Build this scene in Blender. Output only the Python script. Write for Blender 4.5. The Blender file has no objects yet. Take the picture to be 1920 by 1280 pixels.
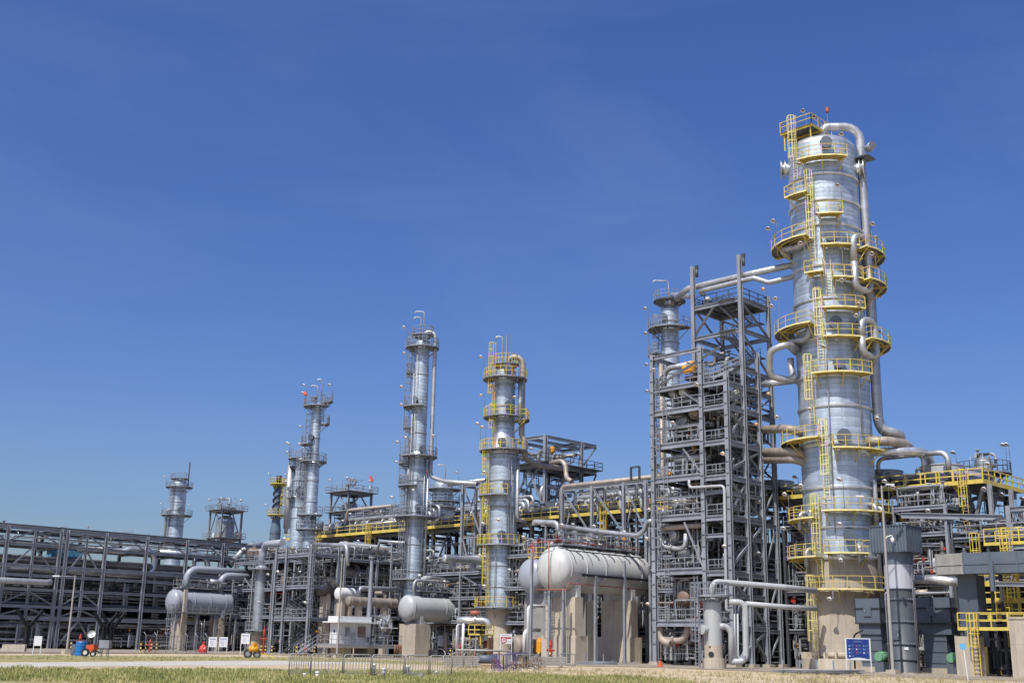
import bpy, math, random
from mathutils import Vector, Matrix
from math import sin, cos, pi, radians, atan2, sqrt, hypot

# ------------------------------------------------------------------ camera, sky, sun, exposure
# World frame = the plant's own grid: x runs to the right and back, y to the left and back, z up, metres.
scene = bpy.context.scene
CAMZ, FPX, PITCH, ROLL = 1.7, 2170.0, radians(14.68), radians(1.12)
FWD = Vector((sqrt(.5), sqrt(.5), 0)); RGT = Vector((sqrt(.5), -sqrt(.5), 0)); UPW = Vector((0, 0, 1))
CD = FWD*cos(PITCH) + UPW*sin(PITCH); CU0 = UPW*cos(PITCH) - FWD*sin(PITCH)
CU = CU0*cos(ROLL) - RGT*sin(ROLL); CR = RGT*cos(ROLL) + CU0*sin(ROLL)
CAM = Vector((0, 0, CAMZ))
cd = bpy.data.cameras.new('camera'); cam = bpy.data.objects.new('camera', cd); scene.collection.objects.link(cam)
cam.matrix_world = Matrix(((CR.x, CU.x, -CD.x, 0), (CR.y, CU.y, -CD.y, 0), (CR.z, CU.z, -CD.z, CAMZ), (0, 0, 0, 1)))
cd.sensor_width = 36.0; cd.lens = 36.0*FPX/1920; cd.clip_start = .5; cd.clip_end = 9000
scene.camera = cam

SUN_EL, SUN_LEFT = radians(56), radians(30)     # height of the sun; how far left of straight behind the camera
hs = -FWD*cos(SUN_LEFT) - RGT*sin(SUN_LEFT)
SUNV = (hs*cos(SUN_EL) + UPW*sin(SUN_EL)).normalized()
w = bpy.data.worlds.new('World'); scene.world = w; w.use_nodes = True
nt = w.node_tree; nt.nodes.clear()
sky = nt.nodes.new('ShaderNodeTexSky'); sky.sky_type = 'NISHITA'; sky.sun_disc = False
sky.sun_elevation = SUN_EL; sky.sun_rotation = atan2(SUNV.x, SUNV.y)
sky.altitude = 0; sky.air_density = 1.0; sky.dust_density = 2.4; sky.ozone_density = 6.0
hsv = nt.nodes.new('ShaderNodeHueSaturation'); hsv.inputs['Saturation'].default_value = 1.21; hsv.inputs['Hue'].default_value = .5165
bg = nt.nodes.new('ShaderNodeBackground'); bg.inputs['Strength'].default_value = 0.138
wo = nt.nodes.new('ShaderNodeOutputWorld')
# faint high cirrus all over the sky
tcw = nt.nodes.new('ShaderNodeTexCoord'); mpw = nt.nodes.new('ShaderNodeMapping'); mpw.inputs['Scale'].default_value = (1.1, 3.0, 7.0); mpw.inputs['Rotation'].default_value = (.25, .35, .5)
nzw = nt.nodes.new('ShaderNodeTexNoise'); nzw.inputs['Scale'].default_value = 1.3; nzw.inputs['Detail'].default_value = 7; nzw.inputs['Roughness'].default_value = .55; nzw.inputs['Distortion'].default_value = .6
rpw = nt.nodes.new('ShaderNodeValToRGB'); rpw.color_ramp.elements[0].position = .47; rpw.color_ramp.elements[1].position = .8; rpw.color_ramp.elements[0].color = (0, 0, 0, 1); rpw.color_ramp.elements[1].color = (.13, .13, .13, 1)
mxw = nt.nodes.new('ShaderNodeMixRGB'); mxw.inputs[2].default_value = (2.6, 3.3, 4.4, 1)
nt.links.new(tcw.outputs['Generated'], mpw.inputs['Vector']); nt.links.new(mpw.outputs[0], nzw.inputs['Vector']); nt.links.new(nzw.outputs[0], rpw.inputs[0]); nt.links.new(rpw.outputs[0], mxw.inputs[0])
nt.links.new(sky.outputs[0], hsv.inputs['Color']); nt.links.new(hsv.outputs[0], mxw.inputs[1]); nt.links.new(mxw.outputs[0], bg.inputs['Color']); nt.links.new(bg.outputs[0], wo.inputs['Surface'])
sd = bpy.data.lights.new('sun', 'SUN'); so = bpy.data.objects.new('sun', sd); scene.collection.objects.link(so)
sd.energy = 4.9; sd.angle = radians(.53); sd.color = (1.0, .955, .88)
so.rotation_euler = (-SUNV).to_track_quat('-Z', 'Y').to_euler(); so.location = (0, 0, 80)
vs = scene.view_settings; vs.view_transform = 'Standard'; vs.look = 'None'; vs.exposure = 0.0; vs.gamma = 1.0; vs.use_curve_mapping = False

# ------------------------------------------------------------------ survey helpers (metres from sightings)
def at(px, py, d):
    """point d metres ahead (measured level) on the sight line through a photo pixel"""
    r = CD*FPX + CR*(px-960) + CU*(640-py)
    return CAM + r*(d/r.dot(FWD))
def ground(px, py, d):
    p = at(px, py, d); return (p.x, p.y)
def zat(xy, py):
    """height at which the plumb line over xy crosses photo row py"""
    b = Vector((xy[0], xy[1], 0)) - CAM
    A0 = b.dot(CU); B0 = b.dot(CD); k = (640-py)/FPX
    return (k*B0 - A0)/(CU.z - k*CD.z)
def onx(px, py, x):
    """point of the sight line where it meets the plane x = const"""
    r = CD*FPX + CR*(px-960) + CU*(640-py)
    return CAM + r*(x/r.x)
def ony(px, py, y):
    r = CD*FPX + CR*(px-960) + CU*(640-py)
    return CAM + r*(y/r.y)
def V(*a): return Vector(a[0]) if len(a) == 1 else Vector(a)

# ------------------------------------------------------------------ materials
MATS = {}
def new_mat(name):
    m = bpy.data.materials.new(name); m.use_nodes = True
    n = m.node_tree.nodes; b = n['Principled BSDF']; return m, m.node_tree, b
def rgb(c): return (c[0], c[1], c[2], 1)
def link(t, a, b): t.links.new(a, b)
def mat(name, col, rough=.5, metal=0.0, var=.18, scale=.6, streak=0.0, rust=0.0, rustcol=(.19, .085, .035), bump=0.0, bscale=8.0, dirt=(.2, .16, .12), spec=.5, joints=0.0):
    col = tuple(c*.87 for c in col); dirt = tuple(c*.87 for c in dirt)
    m, t, b = new_mat(name)
    tc = t.nodes.new('ShaderNodeTexCoord')
    no = t.nodes.new('ShaderNodeTexNoise'); no.inputs['Scale'].default_value = scale; no.inputs['Detail'].default_value = 6; no.inputs['Roughness'].default_value = .65
    link(t, tc.outputs['Object'], no.inputs['Vector'])
    cr = t.nodes.new('ShaderNodeValToRGB'); cr.color_ramp.elements[0].position = .3; cr.color_ramp.elements[1].position = .7
    lo = [c*(1-var) for c in col]; hi = [min(1, c*(1+var)) for c in col]
    cr.color_ramp.elements[0].color = rgb(lo); cr.color_ramp.elements[1].color = rgb(hi)
    link(t, no.outputs[0], cr.inputs[0]); out = cr.outputs[0]
    if streak > 0:
        mp = t.nodes.new('ShaderNodeMapping'); mp.inputs['Scale'].default_value = (2.2, 2.2, .16)
        link(t, tc.outputs['Object'], mp.inputs['Vector'])
        n2 = t.nodes.new('ShaderNodeTexNoise'); n2.inputs['Scale'].default_value = 1.6; n2.inputs['Detail'].default_value = 5
        link(t, mp.outputs[0], n2.inputs['Vector'])
        r2 = t.nodes.new('ShaderNodeValToRGB'); r2.color_ramp.elements[0].position = .48; r2.color_ramp.elements[1].position = .74
        r2.color_ramp.elements[0].color = (0, 0, 0, 1); r2.color_ramp.elements[1].color = (streak, streak, streak, 1)
        link(t, n2.outputs[0], r2.inputs[0])
        mx = t.nodes.new('ShaderNodeMixRGB'); link(t, r2.outputs[0], mx.inputs[0]); link(t, out, mx.inputs[1]); mx.inputs[2].default_value = rgb(dirt); out = mx.outputs[0]
    if rust > 0:
        n3 = t.nodes.new('ShaderNodeTexNoise'); n3.inputs['Scale'].default_value = 1.1; n3.inputs['Detail'].default_value = 9; n3.inputs['Roughness'].default_value = .7
        link(t, tc.outputs['Object'], n3.inputs['Vector'])
        r3 = t.nodes.new('ShaderNodeValToRGB'); r3.color_ramp.elements[0].position = .66-.2*rust; r3.color_ramp.elements[1].position = .74-.1*rust
        r3.color_ramp.elements[0].color = (0, 0, 0, 1); r3.color_ramp.elements[1].color = (.85, .85, .85, 1)
        link(t, n3.outputs[0], r3.inputs[0])
        mx = t.nodes.new('ShaderNodeMixRGB'); link(t, r3.outputs[0], mx.inputs[0]); link(t, out, mx.inputs[1]); mx.inputs[2].default_value = rgb(rustcol); out = mx.outputs[0]
    if joints > 0:
        sx = t.nodes.new('ShaderNodeSeparateXYZ'); link(t, tc.outputs['Object'], sx.inputs[0]); ad = t.nodes.new('ShaderNodeMath'); link(t, sx.outputs['X'], ad.inputs[0]); link(t, sx.outputs['Y'], ad.inputs[1])
        cx = t.nodes.new('ShaderNodeCombineXYZ'); link(t, ad.outputs[0], cx.inputs['X']); link(t, sx.outputs['Z'], cx.inputs['Y'])
        bk = t.nodes.new('ShaderNodeTexBrick'); bk.offset = 0.0; bk.inputs['Scale'].default_value = 1; bk.inputs['Brick Width'].default_value = 1.22; bk.inputs['Row Height'].default_value = 2.44; bk.inputs['Mortar Size'].default_value = .018; bk.inputs['Mortar Smooth'].default_value = .6
        bk.inputs['Color1'].default_value = (.86, .86, .86, 1); bk.inputs['Color2'].default_value = (1, 1, 1, 1); bk.inputs['Mortar'].default_value = (.62, .6, .57, 1); link(t, cx.outputs[0], bk.inputs['Vector'])
        mj = t.nodes.new('ShaderNodeMixRGB'); mj.blend_type = 'MULTIPLY'; mj.inputs[0].default_value = joints; link(t, out, mj.inputs[1]); link(t, bk.outputs['Color'], mj.inputs[2]); out = mj.outputs[0]
    link(t, out, b.inputs['Base Color'])
    b.inputs['Roughness'].default_value = rough; b.inputs['Metallic'].default_value = metal
    b.inputs['Specular IOR Level'].default_value = spec
    if bump > 0:
        nb = t.nodes.new('ShaderNodeTexNoise'); nb.inputs['Scale'].default_value = bscale; nb.inputs['Detail'].default_value = 4
        link(t, tc.outputs['Object'], nb.inputs['Vector'])
        bp = t.nodes.new('ShaderNodeBump'); bp.inputs['Strength'].default_value = bump; bp.inputs['Distance'].default_value = .05
        link(t, nb.outputs[0], bp.inputs['Height']); link(t, bp.outputs[0], b.inputs['Normal'])
    MATS[name] = m; return m

def clad_mat(name, col, rough, metal, roww, rowh, seam=.35, var=.22, dent=.35, dirt=.0, seamw=.014):
    """sheet-metal cladding: courses of overlapping sheets from the UV (arc length, height)"""
    m, t, b = new_mat(name)
    uv = t.nodes.new('ShaderNodeUVMap'); uv.uv_map = 'UVMap'; tc = t.nodes.new('ShaderNodeTexCoord')
    br = t.nodes.new('ShaderNodeTexBrick'); br.offset = .5; br.inputs['Scale'].default_value = 1.0
    br.inputs['Brick Width'].default_value = roww; br.inputs['Row Height'].default_value = rowh
    br.inputs['Mortar Size'].default_value = seamw; br.inputs['Mortar Smooth'].default_value = .3
    br.inputs['Color1'].default_value = rgb([c*(1-var) for c in col]); br.inputs['Color2'].default_value = rgb([min(1, c*(1+var)) for c in col])
    br.inputs['Mortar'].default_value = rgb([c*seam for c in col]); br.inputs['Bias'].default_value = 0
    link(t, uv.outputs[0], br.inputs['Vector'])
    no = t.nodes.new('ShaderNodeTexNoise'); no.inputs['Scale'].default_value = .7; no.inputs['Detail'].default_value = 6
    link(t, tc.outputs['Object'], no.inputs['Vector'])
    mu = t.nodes.new('ShaderNodeMixRGB'); mu.blend_type = 'MULTIPLY'; mu.inputs[0].default_value = .52
    r0 = t.nodes.new('ShaderNodeValToRGB'); r0.color_ramp.elements[0].position = .3; r0.color_ramp.elements[1].position = .62
    r0.color_ramp.elements[0].color = (.55, .56, .58, 1); r0.color_ramp.elements[1].color = (1, 1, 1, 1)
    mp = t.nodes.new('ShaderNodeMapping'); mp.inputs['Scale'].default_value = (1.6, 1.6, .22); link(t, tc.outputs['Object'], mp.inputs['Vector'])
    ns = t.nodes.new('ShaderNodeTexNoise'); ns.inputs['Scale'].default_value = .9; ns.inputs['Detail'].default_value = 7; link(t, mp.outputs[0], ns.inputs['Vector'])
    link(t, ns.outputs[0], r0.inputs[0]); link(t, br.outputs['Color'], mu.inputs[1]); link(t, r0.outputs[0], mu.inputs[2])
    link(t, mu.outputs[0], b.inputs['Base Color'])
    b.inputs['Metallic'].default_value = metal
    rr = t.nodes.new('ShaderNodeMapRange'); rr.inputs['To Min'].default_value = rough-.1; rr.inputs['To Max'].default_value = rough+.16
    link(t, no.outputs[0], rr.inputs['Value']); link(t, rr.outputs[0], b.inputs['Roughness'])
    # dents and oil-canning plus the lap joints
    nb = t.nodes.new('ShaderNodeTexNoise'); nb.inputs['Scale'].default_value = 1.3; nb.inputs['Detail'].default_value = 3; link(t, tc.outputs['Object'], nb.inputs['Vector'])
    bp = t.nodes.new('ShaderNodeBump'); bp.inputs['Strength'].default_value = dent; bp.inputs['Distance'].default_value = .12; link(t, nb.outputs[0], bp.inputs['Height'])
    inv = t.nodes.new('ShaderNodeMath'); inv.operation = 'SUBTRACT'; inv.inputs[0].default_value = 1.0; link(t, br.outputs['Fac'], inv.inputs[1])
    b2 = t.nodes.new('ShaderNodeBump'); b2.inputs['Strength'].default_value = .5; b2.inputs['Distance'].default_value = .015; link(t, inv.outputs[0], b2.inputs['Height']); link(t, bp.outputs[0], b2.inputs['Normal'])
    link(t, b2.outputs[0], b.inputs['Normal'])
    MATS[name] = m; return m

clad_mat('clad', (.50, .58, .655), .46, .55, 2.6, .46, seam=.30, var=.15)
clad_mat('clad_bright', (.74, .75, .76), .36, .8, 2.0, .9, seam=.5, var=.06)
clad_mat('clad_pipe', (.49, .50, .515), .46, .65, 9.0, .95, seam=.45, var=.12, dent=.25)
clad_mat('clad_tan', (.38, .33, .28), .55, .35, 9.0, .95, seam=.5, var=.10, dent=.2)
clad_mat('clad_dark', (.15, .142, .135), .55, .4, 9.0, 1.2, seam=.5, var=.16, dent=.2)
clad_mat('clad_grey', (.38, .41, .435), .45, .5, 2.4, .5, seam=.4, var=.10)
clad_mat('duct_sheet', (.060, .070, .088), .50, .0, 1.9, 1.3, seam=.45, var=.12, dent=.25, seamw=.02)
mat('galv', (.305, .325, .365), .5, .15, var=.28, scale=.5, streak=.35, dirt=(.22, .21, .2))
mat('galv_dark', (.072, .08, .09), .55, .1, var=.2, scale=.5, streak=.3, dirt=(.1, .09, .08))  # darker copy of galv: paints shade on inner steel, also truly dark fittings
mat('galv_warm', (.40, .39, .36), .55, .1, var=.18, scale=.6, streak=.4, rust=.3)
mat('grating', (.14, .145, .15), .6, .15, var=.2, scale=1.5)
mat('yellow', (.72, .555, .11), .5, 0, var=.2, scale=.9, streak=.45, dirt=(.40, .29, .10), rust=.25, rustcol=(.33, .2, .09))
mat('yellow_pale', (.86, .76, .33), .55, 0, var=.16, scale=.8, streak=.45, dirt=(.5, .40, .2), rust=.25, rustcol=(.38, .25, .12))
mat('paint_grey', (.46, .48, .49), .42, 0, var=.1, scale=.5, streak=.4, dirt=(.35, .33, .3), spec=.5)
mat('paint_pale', (.57, .58, .57), .42, 0, var=.1, scale=.5, streak=.4, dirt=(.42, .4, .36), spec=.5)
mat('paint_lav', (.36, .385, .44), .36, 0, var=.07, scale=.4, streak=.22, dirt=(.28, .27, .28))
mat('paint_white', (.75, .76, .76), .45, 0, var=.05, scale=.7, streak=.2, dirt=(.5, .47, .42))
mat('paint_blue', (.12, .17, .23), .45, 0, var=.14, scale=.6, streak=.2)
mat('dark_blue_grey', (.085, .108, .140), .5, 0, var=.18, scale=.6, streak=.35, dirt=(.12, .115, .11))
mat('slate', (.105, .132, .172), .5, 0, var=.15, scale=.6, streak=.35, dirt=(.16, .15, .14))
mat('black_steel', (.022, .024, .028), .55, 0, var=.2)
mat('red_paint', (.42, .045, .03), .45, 0, var=.15, rust=.12)
mat('red_faded', (.42, .12, .085), .5, 0, var=.15)
mat('lens_red', (.30, .07, .05), .25, 0, var=.1)
mat('red_bright', (.72, .03, .02), .4, 0, var=.08)
mat('orange', (.80, .20, .04), .5, 0, var=.12)
mat('orange_red', (.75, .10, .025), .5, 0, var=.1)
mat('amber', (.80, .36, .03), .45, 0, var=.12)
mat('blue_paint', (.03, .12, .42), .45, 0, var=.1)
mat('blue_plastic', (.01, .17, .48), .4, 0, var=.08)
mat('blue_rail', (.07, .09, .28), .5, 0, var=.15, rust=.2)
mat('green_motor', (.16, .36, .22), .45, 0, var=.1)
mat('rust', (.20, .10, .055), .75, 0, var=.3, scale=3)
mat('rusty_pipe', (.45, .38, .32), .6, .1, var=.15, rust=.5, rustcol=(.34, .17, .08))
mat('copper_brown', (.24, .165, .125), .6, .1, var=.2, rust=.2)
mat('rubber', (.025, .025, .025), .8, 0, var=.2)
mat('white_shade', (.80, .80, .78), .35, 0, var=.04)
mat('concrete', (.52, .455, .36), .85, 0, var=.12, scale=.8, streak=.45, dirt=(.27, .24, .2), bump=.25, bscale=6, joints=.8)
mat('concrete_pale', (.60, .525, .415), .85, 0, var=.12, scale=.7, streak=.4, dirt=(.33, .28, .22), bump=.25, bscale=6, joints=.8)
mat('concrete_grey', (.34, .33, .31), .9, 0, var=.15, scale=.9, streak=.4, dirt=(.2, .19, .17), bump=.25, bscale=6, joints=.8)
mat('wood', (.33, .25, .16), .8, 0, var=.25, scale=3)
mat('sign_white', (.74, .76, .78), .5, 0, var=.04)
mat('sign_blue', (.012, .045, .23), .4, 0, var=.05)
mat('ink_blue', (.03, .07, .25), .5, 0, var=.05)
mat('sky_blue_print', (.15, .45, .75), .5, 0, var=.05)
mat('cable', (.03, .03, .03), .7, 0, var=.1)
def glass_mat():
    m, t, b = new_mat('glass_dark'); b.inputs['Base Color'].default_value = (.02, .025, .03, 1); b.inputs['Roughness'].default_value = .08; MATS['glass_dark'] = m
glass_mat()
def lamp_mat():
    m, t, b = new_mat('lamp_lit'); b.inputs['Base Color'].default_value = (.9, .35, .08, 1); b.inputs['Emission Color'].default_value = (1, .38, .08, 1); b.inputs['Emission Strength'].default_value = .9; MATS['lamp_lit'] = m
lamp_mat()

# ------------------------------------------------------------------ mesh builder
COL = scene.collection
def wloc(o):
    p = Vector((0, 0, 0))
    while o is not None:
        p += o.location; o = o.parent
    return p
RNG = random.Random(7)
class MB:
    def __init__(s): s.v = []; s.f = []; s.sm = []; s.uv = {}
    def quad(s, a, b, c, d, smooth=False, uv=None):
        n = len(s.v); s.v += [tuple(a), tuple(b), tuple(c), tuple(d)]; s._f((n, n+1, n+2, n+3), smooth, uv)
    def _f(s, idx, smooth=False, uv=None):
        if uv: s.uv[len(s.f)] = uv
        s.f.append(tuple(idx)); s.sm.append(smooth)
    def poly(s, pts):
        n = len(s.v); s.v += [tuple(p) for p in pts]; s._f(range(n, n+len(pts)))
    def box(s, p, q):
        x0, y0, z0 = [min(p[i], q[i]) for i in range(3)]; x1, y1, z1 = [max(p[i], q[i]) for i in range(3)]
        n = len(s.v); s.v += [(x0, y0, z0), (x1, y0, z0), (x1, y1, z0), (x0, y1, z0), (x0, y0, z1), (x1, y0, z1), (x1, y1, z1), (x0, y1, z1)]
        for f in ((0, 3, 2, 1), (4, 5, 6, 7), (0, 1, 5, 4), (1, 2, 6, 5), (2, 3, 7, 6), (3, 0, 4, 7)): s._f([n+i for i in f])
    def obox(s, c, ax, ay, az):
        """oriented box: centre and three half-axis vectors"""
        c, ax, ay, az = map(Vector, (c, ax, ay, az)); n = len(s.v)
        for k in (-1, 1):
            for i, j in ((-1, -1), (1, -1), (1, 1), (-1, 1)): s.v.append(tuple(c+ax*i+ay*j+az*k))
        for f in ((0, 3, 2, 1), (4, 5, 6, 7), (0, 1, 5, 4), (1, 2, 6, 5), (2, 3, 7, 6), (3, 0, 4, 7)): s._f([n+i for i in f])
    def basis(s, p, q, up=None):
        d = (Vector(q)-Vector(p)); L = d.length; d = d/max(L, 1e-9)
        u = Vector(up) if up is not None else (Vector((0, 0, 1)) if abs(d.z) < .9 else Vector((1, 0, 0)))
        a = d.cross(u)
        if a.length < 1e-6: a = d.cross(Vector((0, 1, 0)))
        a.normalize(); b = a.cross(d).normalized(); return d, a, b, L
    def bar(s, p, q, w, h, up=None):
        d, a, b, L = s.basis(p, q, up); s.obox((Vector(p)+Vector(q))/2, a*(w/2), d*(L/2), b*(h/2))
    def prof(s, p, q, pts, up=None):
        d, a, b, L = s.basis(p, q, up); n = len(s.v); k = len(pts); p = Vector(p); q = Vector(q)
        s.v += [tuple(p+a*x+b*y) for x, y in pts] + [tuple(q+a*x+b*y) for x, y in pts]
        for i in range(k): j = (i+1) % k; s._f((n+i, n+j, n+k+j, n+k+i))
        s._f(range(n+k-1, n-1, -1)); s._f(range(n+k, n+2*k))
    def ibeam(s, p, q, w, h, up=None, tf=.12, tw=.10):
        t = h*tf; g = max(w*tw, .012)
        W = w/2; H = h/2; G = g/2
        s.prof(p, q, [(-W, -H), (W, -H), (W, -H+t), (G, -H+t), (G, H-t), (W, H-t), (W, H), (-W, H), (-W, H-t), (-G, H-t), (-G, -H+t), (-W, -H+t)], up)
    def ring_pts(s, c, a, b, r, n, ph=0): return [tuple(c + a*(r*cos(2*pi*i/n+ph)) + b*(r*sin(2*pi*i/n+ph))) for i in range(n)]
    def cyl(s, p, q, r, r1=None, n=12, caps=True):
        p = Vector(p); q = Vector(q); r1 = r if r1 is None else r1
        d, a, b, L = s.basis(p, q); m = len(s.v)
        s.v += s.ring_pts(p, a, b, r, n) + s.ring_pts(q, a, b, r1, n)
        for i in range(n):
            j = (i+1) % n; cu = 2*pi*r
            s._f((m+i, m+j, m+n+j, m+n+i), True, [(cu*i/n, 0), (cu*(i+1)/n, 0), (cu*(i+1)/n, L), (cu*i/n, L)])
        if caps: s._f(range(m+n-1, m-1, -1)); s._f(range(m+n, m+2*n))
    def rev(s, prof, c, axis=(0, 0, 1), n=32, a0=0, a1=2*pi, smooth_along=False, ref=None):
        """surface of revolution: prof = [(radius, along)], bands get their own vertices so the laps stay sharp"""
        c = Vector(c); d = Vector(axis).normalized()
        u = Vector(ref) if ref is not None else (Vector((1, 0, 0)) if abs(d.x) < .9 else Vector((0, 1, 0)))
        a = (u - d*u.dot(d)).normalized(); b = d.cross(a)
        full = abs(a1-a0-2*pi) < 1e-6; m = n if full else n+1
        def ring(r, h): return [tuple(c + d*h + a*(r*cos(a0+(a1-a0)*i/n)) + b*(r*sin(a0+(a1-a0)*i/n))) for i in range(m)]
        if smooth_along:
            st = len(s.v)
            for r, h in prof: s.v += ring(r, h)
            for k in range(len(prof)-1):
                for i in range(n):
                    j = (i+1) % m if full else i+1
                    r = prof[k][0]; L = (a1-a0)*max(r, .01)
                    s._f((st+k*m+i, st+k*m+j, st+(k+1)*m+j, st+(k+1)*m+i), True, [(L*i/n, prof[k][1]), (L*(i+1)/n, prof[k][1]), (L*(i+1)/n, prof[k+1][1]), (L*i/n, prof[k+1][1])])
        else:
            for k in range(len(prof)-1):
                st = len(s.v); s.v += ring(*prof[k]) + ring(*prof[k+1]); L = (a1-a0)*max(prof[k][0], prof[k+1][0])
                for i in range(n):
                    j = (i+1) % m if full else i+1
                    s._f((st+i, st+j, st+m+j, st+m+i), True, [(L*i/n, prof[k][1]), (L*(i+1)/n, prof[k][1]), (L*(i+1)/n, prof[k+1][1]), (L*i/n, prof[k+1][1])])
    def tube(s, pts, r, n=10, bend=None, caps=True, seg=4):
        """pipe through the points with swept elbows"""
        P = [Vector(p) for p in pts]; bend = 1.6*2*r if bend is None else bend; path = [P[0]]
        for i in range(1, len(P)-1):
            a = P[i-1]-P[i]; b = P[i+1]-P[i]; la, lb = a.length, b.length
            if la < 1e-6 or lb < 1e-6: continue
            a /= la; b /= lb; ang = a.angle(b)
            if ang > 3.05: path.append(P[i]); continue
            if ang < .05: path.append(P[i]); continue
            t = min(bend/math.tan(ang/2), la*.49, lb*.49); R = t*math.tan(ang/2)
            bis = (a+b).normalized(); c = P[i] + bis*(R/sin(ang/2)); s0 = P[i]+a*t-c; s1 = P[i]+b*t-c
            sg = max(2, int(round(seg*(pi-ang)/(pi/2))))
            th = s0.angle(s1) if s0.length > 1e-6 else 0
            for k in range(sg+1):
                f = k/sg
                path.append(c + (s0*sin((1-f)*th)+s1*sin(f*th))/max(sin(th), 1e-6))
        path.append(P[-1])
        d0 = (path[1]-path[0]).normalized(); u = Vector((0, 0, 1)) if abs(d0.z) < .9 else Vector((1, 0, 0))
        a = d0.cross(u).normalized(); st = len(s.v); L = 0; Ls = []
        for i, p in enumerate(path):
            d = (path[min(i+1, len(path)-1)]-path[max(i-1, 0)]).normalized()
            a = (a - d*a.dot(d)).normalized(); b = d.cross(a)
            if i: L += (p-path[i-1]).length
            Ls.append(L); s.v += s.ring_pts(p, a, b, r, n)
        cu = 2*pi*r
        for k in range(len(path)-1):
            for i in range(n):
                j = (i+1) % n
                s._f((st+k*n+i, st+k*n+j, st+(k+1)*n+j, st+(k+1)*n+i), True, [(cu*i/n, Ls[k]), (cu*(i+1)/n, Ls[k]), (cu*(i+1)/n, Ls[k+1]), (cu*i/n, Ls[k+1])])
        if caps: s._f(range(st+n-1, st-1, -1)); e = st+(len(path)-1)*n; s._f(range(e, e+n))
        return s
    def build(s, name, m, parent=None, **kw):
        off = wloc(parent) if parent is not None else Vector((0, 0, 0))
        loc = Vector((0, 0, 0))
        if parent is None and s.v:
            xs = [p[0] for p in s.v]; ys = [p[1] for p in s.v]; zs = [p[2] for p in s.v]
            loc = Vector(((min(xs)+max(xs))/2, (min(ys)+max(ys))/2, min(zs))); off = loc
        me = bpy.data.meshes.new(name)
        me.from_pydata([(x-off.x, y-off.y, z-off.z) for x, y, z in s.v], [], s.f)
        me.polygons.foreach_set('use_smooth', s.sm)
        if s.uv:
            ul = me.uv_layers.new(name='UVMap'); data = [0.0]*(2*len(me.loops)); li = 0
            for k, f in enumerate(s.f):
                u = s.uv.get(k)
                if u:
                    for i in range(len(f)): data[2*(li+i)] = u[i][0]; data[2*(li+i)+1] = u[i][1]
                li += len(f)
            ul.data.foreach_set('uv', data)
        me.materials.append(MATS[m] if isinstance(m, str) else m); me.update()
        o = bpy.data.objects.new(name, me); COL.objects.link(o); o.location = loc
        if parent is not None: o.parent = parent
        for k, val in kw.items(): o[k] = val
        return o
def thing(name, label, cat, xy, group=None, z=0.0):
    o = bpy.data.objects.new(name, None); COL.objects.link(o); o.location = (xy[0], xy[1], z); o.empty_display_size = .3
    o['label'] = label; o['category'] = cat; o['kind'] = 'thing'
    if group: o['group'] = group
    return o
def tag(o, label, cat, group=None):
    o['label'] = label; o['category'] = cat; o['kind'] = 'thing'
    if group: o['group'] = group
    return o
def copy_tree(o, parent=None):
    c = o.copy(); COL.objects.link(c); c.parent = parent
    for ch in list(o.children): copy_tree(ch, c)
    return c

# ------------------------------------------------------------------ plant parts
def pipe(root, pts, r, m='clad_pipe', name='pipe', n=10, bend=None, flanges=()):
    b = MB(); b.tube(pts, r, n=n, bend=bend)
    for f in flanges:   # bolted flange pairs at a fraction of a straight leg
        i, t = f; p = Vector(pts[i]); q = Vector(pts[i+1]); c = p.lerp(q, t); d = (q-p).normalized()
        b.cyl(c-d*.09, c-d*.012, r*1.5, n=14); b.cyl(c+d*.012, c+d*.09, r*1.5, n=14)
    return b.build(name, m, root)
def beam(root, p, q, w=.2, h=.35, m='galv', name='beam', up=None):
    b = MB(); b.ibeam(p, q, w, h, up); return b.build(name, m, root)
def column(root, x, y, z0, z1, w=.32, m='galv', name='column', turn=0):
    b = MB(); b.ibeam((x, y, z0), (x, y, z1), w, w, up=(1, 0, 0) if not turn else (0, 1, 0))
    b.box((x-w*.8, y-w*.8, z0), (x+w*.8, y+w*.8, z0+.05)); return b.build(name, m, root)
def brace(root, p, q, w=.16, m='galv'):
    b = MB(); b.ibeam(p, q, w, w); return b.build('brace', m, root)
def rail_path(b, pts, h=1.1, closed=False, r=.027, step=1.5, toe=True):
    """handrail along a polyline of deck-edge points"""
    P = [Vector(p) for p in pts]
    if closed: P = P+[P[0]]
    for i in range(len(P)-1):
        p, q = P[i], P[i+1]; L = (q-p).length
        if L < 1e-4: continue
        for zz in (h, h*.52): b.bar(p+V(0, 0, zz), q+V(0, 0, zz), r*2, r*2)
        if toe: b.bar(p+V(0, 0, .06), q+V(0, 0, .06), .015, .13)
        k = max(1, int(round(L/step)))
        for j in range(k+1):
            if j == 0 and i > 0: continue
            c = p.lerp(q, j/k); b.bar(c, c+V(0, 0, h), r*2.1, r*2.1, up=(1, 0, 0))
def rails(root, pts, m='galv', h=1.1, closed=False, r=.027, step=1.5, toe=True, name='handrail'):
    b = MB(); rail_path(b, pts, h, closed, r, step, toe); return b.build(name, m, root)
def deck(root, x0, x1, y0, y1, z, m='grating', t=.06, name='deck'):
    b = MB(); b.box((x0, y0, z-t), (x1, y1, z)); return b.build(name, m, root)
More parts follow.
